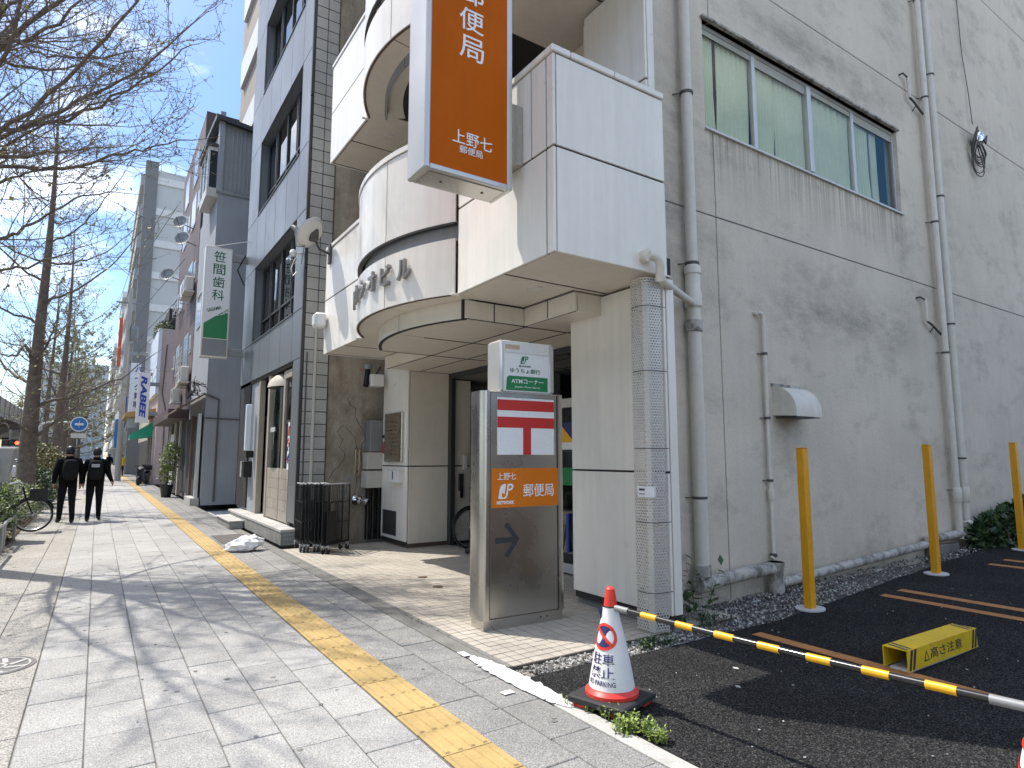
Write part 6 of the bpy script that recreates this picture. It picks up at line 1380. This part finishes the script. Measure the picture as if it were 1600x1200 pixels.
# litter of dry leaves on the bed
rn = random.Random(6); m = MB()
for _ in range(900):
    x, y = rn.uniform(-2.7, -1.12), rn.uniform(9, 20); a = rn.uniform(0, 6.3); s = rn.uniform(.02, .05); z = .035 + rn.random() * .012; c, d = math.cos(a) * s, math.sin(a) * s
    m.add([(x - c, y - d, z), (x + d * .6, y - c * .6, z + .012), (x + c, y + d, z), (x - d * .6, y + c * .6, z + .008)], [(0, 1, 2, 3)], rn.choice((0, 0, 1)))
tag(m.build('leaf_litter', ['leaf_brown', 'soil']), 'dry fallen leaves scattered over the planting bed', 'leaves', kind='stuff')
def weeds(name, label, pts, mat, seed, n=9, size=.03, hgt=.06, cat='weed'):
    rn = random.Random(seed); W = empty(name, (pts[0][0], pts[0][1], pts[0][2] if len(pts[0]) > 2 else 0), 0, label, cat); m = MB(); st = MB()
    for p in pts:
        z0 = p[2] if len(p) > 2 else 0
        for _ in range(n):
            a = rn.uniform(0, 6.3); r = rn.uniform(0, size * 1.6); b = Vector((p[0] + r * math.cos(a), p[1] + r * math.sin(a), z0)); t = b + Vector((rn.gauss(0, hgt * .3), rn.gauss(0, hgt * .3), hgt * rn.uniform(.4, 1.2))); st.tube([b, t], [.0022, .0012], 3)
            for j in range(5):
                c = b.lerp(t, .2 + .2 * j); u = Vector((rn.gauss(0, 1), rn.gauss(0, 1), rn.gauss(.4, .5))).normalized(); v = u.cross(Vector((0, 0, 1))).normalized(); s = size * rn.uniform(.5, 1.2)
                m.add([c, c + u * s * .5 + v * s * .28, c + u * s, c + u * s * .5 - v * s * .28], [(0, 1, 2, 3)], rn.choice((0, 0, 1)))
    m.build('leaf_mass', mat, W); st.build('stem', mat[0], W); return W
rn = random.Random(17)
weeds('kerb_weeds', 'fresh green weeds growing along the edging in front of the cone', [(2.60 + .10 * (k / 26) ** .8 * 0 + rn.gauss(.03, .025), 3.02 - .021 * k, .006) for k in range(26)] + [(2.56 + rn.gauss(0, .02), 2.72 - .01 * k, .004) for k in range(6)], ['leaf_light', 'leaf'], 18, 10, .026, .055)
weeds('gutter_weeds', 'tiny weeds in the crack of the lot edging', [(2.56 + rn.gauss(0, .01), 3.2 - .03 * k, .006) for k in range(4)], ['leaf_light', 'leaf'], 19, 5, .018, .05)
weeds('moss_tufts', 'small moss tufts along the forecourt kerb', [(2.60 + rn.gauss(0, .008), 5.0 + .11 * k + rn.gauss(0, .04), 0) for k in range(10)], ['leaf_olive', 'leaf'], 20, 3, .012, .015)
weeds('wall_weed', 'leggy weed growing at the foot of the concrete wall', [(4.78, 4.12, 0), (4.85, 4.2, 0), (4.95, 4.1, 0)], ['leaf_dark', 'leaf'], 21, 6, .11, .42)
weeds('cover_weeds', 'low weeds in the gravel beside the pipe cover', [(3.75 + .05 * k, 3.78 + rn.gauss(0, .04), -.02) for k in range(7)] + [(4.6 + .08 * k, 3.95 + rn.gauss(0, .06), 0) for k in range(6)], ['leaf_dark', 'leaf'], 22, 6, .045, .07)
shrub('ivy_clump', 'dark broad-leaved ivy clump at the foot of the twin downpipes', [((12.2, 4.15, .32), .55, .28, .34), ((12.9, 4.1, .38), .6, .3, .38), ((11.75, 4.2, .25), .35, .22, .28), ((13.6, 4.1, .42), .6, .3, .42)], 1500, .13, ['leaf_dark', 'leaf'], [0, 0, 1], 23, 'ivy', None, 16)
PP = empty('potted_plant', (2.25, 27, 0), 0, 'pale leafy plant in a dark pot before the shops', 'plant'); MB().lathe([(0, 0), (.16, 0), (.22, .42), (.235, .42), (.235, .46), (.2, .46), (.19, .42), (0, .40)], (2.25, 27, 0), 18).build('pot', 'pot', PP, True)
rn = random.Random(24); m = MB(); leaves(m, [((2.25, 27, .85), .3, .3, .35), ((2.28, 27.1, 1.35), .32, .3, .4), ((2.4, 27.4, 1.7), .3, .3, .35)], 1300, .10, [0, 0, 1, 2], rn); m.build('leaf_mass', ['leaf_light', 'edging', 'leaf_olive'], PP); m = MB()
for _ in range(6): m.tube([(2.25, 27, .4), (2.25 + rn.gauss(0, .1), 27 + rn.gauss(0, .1), 1.6)], [.012, .005], 5)
m.build('stem', 'twig', PP)
RN = empty('roof_plants', (3.0, 41, 8.7), 0, 'dark creeper hanging over the roof of the pink house', 'plant'); m = MB(); leaves(m, [((2.9, 41.5, 9.0), .4, 1.2, .5), ((2.8, 43, 9.0), .4, 1.4, .6)], 900, .16, [0, 1], rn); m.build('leaf_mass', ['leaf_dark', 'leaf_olive'], RN); MB().tube([(3, 41.5, 8.7), (2.9, 42.5, 9.3)], .02, 5).build('stem', 'twig', RN)
# low tubular rail round the bed
m = MB()
for k in range(3):
    y = 9.2 + 1.9 * k; m.tube([(-1.17, y, -.02), (-1.17, y, .36)] + bend((-1.17, y, .36), (-1.17, y, .46), (-1.17, y + .1, .46)) + [(-1.17, y + 1.5, .46)] + bend((-1.17, y + 1.5, .46), (-1.17, y + 1.6, .46), (-1.17, y + 1.6, .36)) + [(-1.17, y + 1.6, -.02)], .024, 8)
tag(m.build('bed_rail', 'reflect_grey', None, True), 'low grey tubular rail along the edge of the planting bed', 'rail')
# ------------------------------------------------------------------ people: one skinned body each, hair and clothes as parts or regions
def skin_mesh(name, V, Ed, root, sub=2):
    me = bpy.data.meshes.new(name); me.from_pydata([v[0] for v in V], Ed, []); o = bpy.data.objects.new(name, me); COL.objects.link(o)
    md = o.modifiers.new('skin', 'SKIN'); md.use_smooth_shade = True; ss = o.modifiers.new('sub', 'SUBSURF'); ss.levels = sub; ss.render_levels = sub
    for i, v in enumerate(V): sv = me.skin_vertices[0].data[i]; sv.radius = v[1] if isinstance(v[1], tuple) else (v[1], v[1]); sv.use_root = (i == root)
    dg = bpy.context.evaluated_depsgraph_get(); dg.update(); out = bpy.data.meshes.new_from_object(o.evaluated_get(dg)); bpy.data.objects.remove(o); return out
def person(x, y, rz, label, top='cloth_black', legs='denim', coat=.80, h=1.0, stride=.16, armL=(-.29, -.06, .86), armR=(.29, .10, .86), group=None, hair='hair'):
    P = empty('person', (x, y, 0), rz, label, 'person', group); V, E = [], []
    def v(p, r, par=None):
        V.append((p, r))
        if par is not None: E.append((par, len(V) - 1))
        return len(V) - 1
    pel = v((0, 0, .97), (.185, .14)); sp = v((0, 0, 1.16), (.19, .14), pel); ch = v((0, .0, 1.34), (.205, .145), sp); nb = v((0, -.005, 1.475), (.085, .075), ch); nk = v((0, .01, 1.535), (.056, .058), nb); hd = v((0, .03, 1.60), (.072, .088), nk); cr = v((0, .02, 1.70), (.070, .085), hd)
    hands = []
    for s, hp_ in ((-1, armL), (1, armR)):
        sh = v((s * .19, -.005, 1.42), (.088, .088), ch); hw = Vector(hp_); el = v((s * .255, (hw.y) * .25 - .05, 1.15), (.068, .068), sh); wr = v(tuple(Vector((s * .255, hw.y * .25 - .05, 1.15)).lerp(hw, .82)), (.040, .040), el); pm = v(tuple(hw), (.026, .042), wr); hands.append(hw)
        for k in range(4): a = hw + Vector((s * -.005, -.028 + .018 * k, -.055)); b = a + Vector((s * -.012, .008, -.034 + .005 * abs(k - 1.5))); i1 = v(tuple(a), .0095, pm); v(tuple(b), .008, i1)
        a = hw + Vector((s * -.014, .045, -.015)); i1 = v(tuple(a), .010, pm); v(tuple(a + Vector((0, .018, -.026))), .008, i1)
    for s, st in ((-1, stride), (1, -stride)):
        hpj = v((s * .085, 0, .90), (.105, .115), pel); kn = v((s * .095, st * .55 + .04, .50), (.068, .075), hpj); an = v((s * .10, st - (.02 if st < 0 else 0), .10), (.05, .055), kn); he = v((s * .10, st + .01, .05), (.050, .050), an); v((s * .12, st + .19, .038), (.050, .036), he)
    me = skin_mesh('body', V, E, pel)
    for n_ in (top, legs, 'skin', 'tyre'): me.materials.append(MATS[n_])
    for p in me.polygons:
        c = p.center; i = 0 if c.z > coat else 1
        if c.z > 1.535 or any((c - hw).length < .105 and c.z < hw.z + .045 for hw in hands): i = 2
        if any(abs(c.x - hw.x) < .12 and c.z > hw.z + .04 for hw in hands) and abs(c.x) > .19 and c.z < 1.5: i = 0
        if c.z < .085: i = 3
        p.material_index = i; p.use_smooth = True
    b = bpy.data.objects.new('body', me); COL.objects.link(b); b.parent = P
    m = MB(); vs = []; n = 20
    for j in range(11):
        ph = math.pi * j / 10 * .71
        for k in range(n):
            t = 2 * math.pi * k / n; d = Vector((math.sin(ph) * math.cos(t), math.sin(ph) * math.sin(t), math.cos(ph))); q = 1 + .06 * noise.noise(d * 4 + Vector((x, y, 0))); zz = d.z if d.y < .1 else max(d.z, .05)
            vs.append((.092 * d.x * q, .02 + .108 * d.y * q, 1.655 + .125 * zz * q))
    m.add(vs, [(j * n + k, (j + 1) * n + k, (j + 1) * n + (k + 1) % n, j * n + (k + 1) % n) for j in range(10) for k in range(n)]); m.build('hair', hair, P, 'all', True)
    MB().lathe([(.075, 1.465), (.082, 1.49), (.076, 1.532), (.066, 1.536), (.06, 1.49)], (0, .0, 0), 18).build('collar', top, P, True, True)
    f = MB()
    for s in (-1, 1): f.lathe([(0, 0), (.02, .004), (.026, .012), (.012, .02)], (s * .074, .02, 1.625), 10, ax=(s, -.2, 0))
    f.lathe([(.003, 0), (.016, .006), (.010, .03), (.0, .035)], (0, .115, 1.615), 8, ax=(0, 1, -.25)); f.build('face_detail', 'skin', P, True, True)
    e = MB()
    for s in (-1, 1): e.lathe([(0, 0), (.010, .001), (.006, .004), (0, .005)], (s * .032, .108, 1.65), 8, ax=(0, 1, 0))
    e.bar((-.022, .112, 1.575), (.022, .112, 1.575), .004, .008); e.build('eyes_and_mouth', 'hair', P, local=True)
    P.scale = (h, h, h); return P
def backpack(P, label, mat='cloth_black_b', patch=False, h=1.0):
    c = math.cos(P.rotation_euler.z); s = math.sin(P.rotation_euler.z); o = Vector(P.location); B = empty('backpack', (o.x - s * -.0, o.y, 1.02 * h), P.rotation_euler.z, label, 'backpack', 'backpacks of the two walkers')
    vs = []; n = 18
    m = MB()
    for j in range(11):
        ph = math.pi * j / 10
        for k in range(n):
            t = 2 * math.pi * k / n; e = lambda v, q: math.copysign(abs(v) ** q, v); vs.append((.155 * e(math.sin(ph), .6) * e(math.cos(t), .55), -.22 + .085 * e(math.sin(ph), .6) * e(math.sin(t), .55), .20 + .24 * e(math.cos(ph), .75)))
    m.add(vs, [(j * n + k, (j + 1) * n + k, (j + 1) * n + (k + 1) % n, j * n + (k + 1) % n) for j in range(10) for k in range(n)]); m.build('bag', mat, B, 'all', True)
    MB().box(-.11, .11, -.335, -.285, .02, .20, ch=.025).build('front_pocket', mat, B, local=True)
    m = MB()
    for q in (-.1, .1): m.tube([(q, -.15, .36), (q * 1.25, -.04, .475), (q * 1.35, .10, .42), (q * 1.4, .13, .25), (q * 1.5, .02, .08), (q * 1.3, -.14, .04)], .016, 6)
    m.build('strap', mat, B, True, True)
    if patch: MB().box(-.085, .085, -.318, -.305, .27, .35, ch=.01).build('reflective_patch', 'reflect_grey', B, local=True)
    B.scale = (h, h, h); return B
p1 = person(-.53, 17.95, R(10), 'man in a black jacket and trousers walking away beside the shrubs', h=1.0, armL=(-.27, .05, .86), armR=(.26, .10, .84)); backpack(p1, 'plain black backpack on the man beside the shrubs')
p2 = person(-.0, 18.15, R(-3), 'man in black with one arm swung out walking away', h=.985, stride=-.20, armL=(-.25, .08, .86), armR=(.37, -.14, .90)); backpack(p2, 'black backpack with a grey reflective patch', patch=True, h=.985)
q = onY(751, 720, 8.7); person(q.x, 8.7, R(30), 'person in a long beige coat standing in the entrance behind the pylon', 'coat_beige', 'coat_beige', .3, .98, .03)
q = onZ(190, 748); person(1.6, 57, R(180), 'distant pedestrian in a yellow top outside the shops', 'cloth_yellow', 'denim', .85, .95)
person(.9, 66, R(20), 'distant pedestrian in dark clothes before the banners', 'cloth_black', 'denim')
# ------------------------------------------------------------------ bicycles
def bicycle(x, y, rz, label):
    """origin under the front hub, pointing to +x"""
    B = empty('bicycle', (x, y, 0), rz, label, 'bicycle'); r = .325; wb = 1.08
    for cx in (0, -wb):
        m = MB(); m.tube([(cx + r * math.cos(t), 0, r + .018 + r * math.sin(t)) for t in [i * math.pi / 18 for i in range(37)]], .018, 8); W = m.build('wheel', 'tyre', B, True, True)
        MB().tube([(cx + (r - .025) * math.cos(t), 0, r + .018 + (r - .025) * math.sin(t)) for t in [i * math.pi / 18 for i in range(37)]], .010, 6).build('rim', 'bike_silver', W, True, True)
        m = MB()
        for k in range(18): a = k * math.pi / 9; m.tube([(cx + .02 * math.cos(a + 1), .02 * (-1) ** k, r + .018 + .02 * math.sin(a + 1)), (cx + (r - .03) * math.cos(a), 0, r + .018 + (r - .03) * math.sin(a))], .0016, 3)
        m.lathe([(.018, -.05), (.018, .05)], (cx, 0, r + .018), 8, ax=(0, 1, 0)); m.build('spoke', 'bike_silver', W, local=True)
        MB().tube([(cx + (r + .035) * math.cos(t), 0, r + .018 + (r + .035) * math.sin(t)) for t in [R(20) + i * R(150) / 12 for i in range(13)]], .016, 5).build('mudguard', 'black_steel', B, True, True)
    m = MB(); bb_ = (-.62, 0, .30); st = (-.78, 0, .72); ht = (-.16, 0, .78); hd = (-.20, 0, .92)
    for (a, b, rr) in ((bb_, st, .016), (bb_, (-.13, 0, .68), .018), (st, ht, .015), ((-wb, 0, r), bb_, .011), ((-wb, 0, r), st, .010), ((0, 0, r + .018), (-.12, 0, .64), .014), ((-.12, 0, .62), hd, .018)): m.tube([a, b], rr, 8)
    m.build('frame', 'black_steel', B, True, True)
    MB().tube([(-.42, -.27, .98), (-.26, -.22, 1.02), (-.2, 0, .95), (-.26, .22, 1.02), (-.42, .27, .98)], .012, 6).build('handlebar', 'bike_silver', B, True, True)
    MB().box(-.92, -.68, -.09, .09, .78, .84, ch=.025).build('saddle', 'tyre', B, local=True)
    m = MB(); m.box(.0, .30, -.18, .18, .62, .64); 
    for (a, b, c, d) in ((0, .3, -.18, -.17), (0, .3, .17, .18), (0, .01, -.17, .17), (.29, .3, -.17, .17)): m.box(a - .08, b - .08, c, d, .64, .86)
    m.lathe([(.09, -.006), (.09, .006)], (-.62, .05, .30), 16, ax=(0, 1, 0)); m.bar((-.62, -.05, .30), (-.55, -.05, .15), .012, .02); m.bar((-.62, .06, .30), (-.69, .06, .45), .012, .02); m.box(-.60, -.50, -.13, -.05, .13, .15); m.build('basket_and_crank', 'black_steel', B, local=True)
    return B
bicycle(-1.02, 16.15, R(3), 'bicycle parked in the shrubs with its front wheel on the pavement')
q = onY(738, 820, 9.1); bicycle(q.x + 1.08, 9.15, 0, 'dark bicycle parked in the entrance behind the pylon')
# ------------------------------------------------------------------ scooter, cars, cabinet, board
def scooter(x, y, rz, label):
    Sc = empty('scooter', (x, y, 0), rz, label, 'scooter')
    for cy in (.62, -.62): MB().lathe([(0, -.04), (.16, -.04), (.23, -.05), (.25, 0), (.23, .05), (.16, .04), (0, .04)], (0, cy, .25), 18, ax=(1, 0, 0)).build('wheel', 'tyre', Sc, True, True)
    MB().extrude([(-.15, .52, .35), (-.15, .45, .9), (-.15, .38, .9), (-.15, .25, .34), (-.15, -.1, .30), (-.15, -.2, .62), (-.15, -.75, .72), (-.15, -.8, .5), (-.15, -.3, .3), (-.15, .3, .22)], (.3, 0, 0)).build('body', 'car_dark', Sc, local=True)
    MB().box(-.13, .13, -.72, -.1, .72, .80, ch=.03).build('seat', 'tyre', Sc, local=True); MB().tube([(-.32, .35, 1.02), (0, .42, .98), (.32, .35, 1.02)], .016, 6).build('handlebar', 'black_steel', Sc, True, True); MB().box(-.17, .17, -.95, -.70, .78, 1.05, ch=.03).build('top_box', 'black_steel', Sc, local=True); MB().lathe([(0, 0), (.07, .01), (.08, .05)], (0, .47, .92), 12, ax=(0, 1, 0)).build('headlight', 'dish_white', Sc, True, True); return Sc
scooter(2.1, 39.0, R(160), 'black scooter parked beside the pink house'); scooter(2.2, 41.0, R(170), 'second black scooter under the green awning')
def car(x, y, rz, label, mat, van=False):
    C = empty('parked_car', (x, y, -.13), rz, label, 'car', 'cars on the road'); L, w, h = (4.4, .84, 1.85) if van else (4.3, .86, 1.46)
    pr = [(-2.15, .3), (-2.15, .85), (-2.05, 1.0), (-1.9, h - .08), (-1.7, h), (.7, h), (1.35, 1.02), (2.05, .86), (2.15, .6), (2.15, .3)] if van else [(-2.15, .3), (-2.15, .9), (-1.9, 1.0), (-1.35, h), (.3, h), (1.0, .98), (2.0, .82), (2.15, .6), (2.15, .3)]
    MB().extrude([(-w, py, pz) for py, pz in pr], (2 * w, 0, 0)).build('body', mat, C, local=True)
    gl = [(-1.8, 1.05), (-1.3, h - .1), (.25, h - .1), (.85, 1.02)] if not van else [(-1.8, 1.05), (-1.7, h - .15), (.65, h - .15), (1.15, 1.05)]
    for s in (-1, 1): MB().extrude([(s * (w + .004), py, pz) for py, pz in gl], (s * .003, 0, 0)).build('side_glass', 'window_dark', C, local=True)
    MB().add([(-w + .1, -2.10, 1.02), (w - .1, -2.10, 1.02), (w - .14, -1.86, h - .14), (-w + .14, -1.86, h - .14)] if van else [(-w + .1, -1.93, 1.03), (w - .1, -1.93, 1.03), (w - .14, -1.42, h - .04), (-w + .14, -1.42, h - .04)], [(0, 1, 2, 3)]).build('rear_glass', 'window_dark', C, local=True)
    for s in (-1, 1):
        MB().box(s * (w - .12) - .1, s * (w - .12) + .1, -2.17, -2.14, .72, .92, ch=.01).build('tail_light', 'tail_red', C, local=True); MB().box(s * (w - .16) - .14, s * (w - .16) + .14, 2.10, 2.16, .62, .76, ch=.01).build('headlight', 'dish_white', C, local=True)
        for py in (-1.35, 1.35): W = MB().lathe([(.18, -.1), (.3, -.1), (.32, -.06), (.32, .06), (.3, .1), (.18, .1)], (s * (w - .08), py, .32), 18, ax=(1, 0, 0)).build('wheel', 'tyre', C, True, True); MB().lathe([(0, 0), (.18, 0), (.17, .02), (0, .03)], (s * (w + .02), py, .32), 12, ax=(s, 0, 0)).build('rim', 'bike_silver', W, local=True)
    MB().box(-.25, .25, -2.17, -2.15, .5, .65).build('number_plate', 'sign_white', C, local=True)
car(-4.6, 37, R(1), 'white van on the road beyond the shrubs', 'car_white', True); car(-7.6, 52, R(0), 'dark car further up the road', 'car_dark'); car(-5.0, 62, R(0), 'white car far up the road', 'car_white'); car(-11, 47, R(180), 'dark car under the expressway side of the road', 'car_dark')
CB = empty('street_cabinet', (-1.62, 14.9, 0), 0, 'white street cabinet on a pedestal among the shrubs', 'cabinet'); MB().add([(-1.98, 14.7, 1.05), (-1.36, 14.7, 1.05), (-1.36, 15.1, 1.05), (-1.98, 15.1, 1.05), (-1.98, 14.62, 1.66), (-1.28, 14.62, 1.66), (-1.28, 15.15, 1.66), (-1.98, 15.15, 1.66)], [(3, 2, 1, 0), (4, 5, 6, 7), (0, 1, 5, 4), (1, 2, 6, 5), (2, 3, 7, 6), (3, 0, 4, 7)]).build('housing', 'reflect_grey', CB); MB().box(-2.0, -1.26, 14.6, 15.17, 1.66, 1.70, ch=.008).build('lid', 'white_plastic', CB); MB().box(-1.9, -1.44, 14.78, 15.02, .0, 1.05).build('pedestal', 'box_grey', CB); MB().box(-1.84, -1.5, 14.60, 14.64, 1.2, 1.5).build('display', 'alu_dark', CB)
q = onY(889, 900, 5.9); SF = empty('folding_board', (q.x, 5.9, 0), R(20), 'dark blue folding board on thin black legs beside the glass door', 'board')
MB().box(-.03, .45, -.02, .02, .40, .85, ch=.004).build('board', 'banner_blue', SF, local=True); m = MB()
for xx in (0, .42): m.bar((xx, -.16, 0), (xx, .0, .82), .02, .02); m.bar((xx, .18, 0), (xx, .0, .82), .02, .02)
m.bar((0, -.08, .35), (.42, -.08, .35), .02, .02); m.build('leg_frame', 'black_steel', SF, local=True)
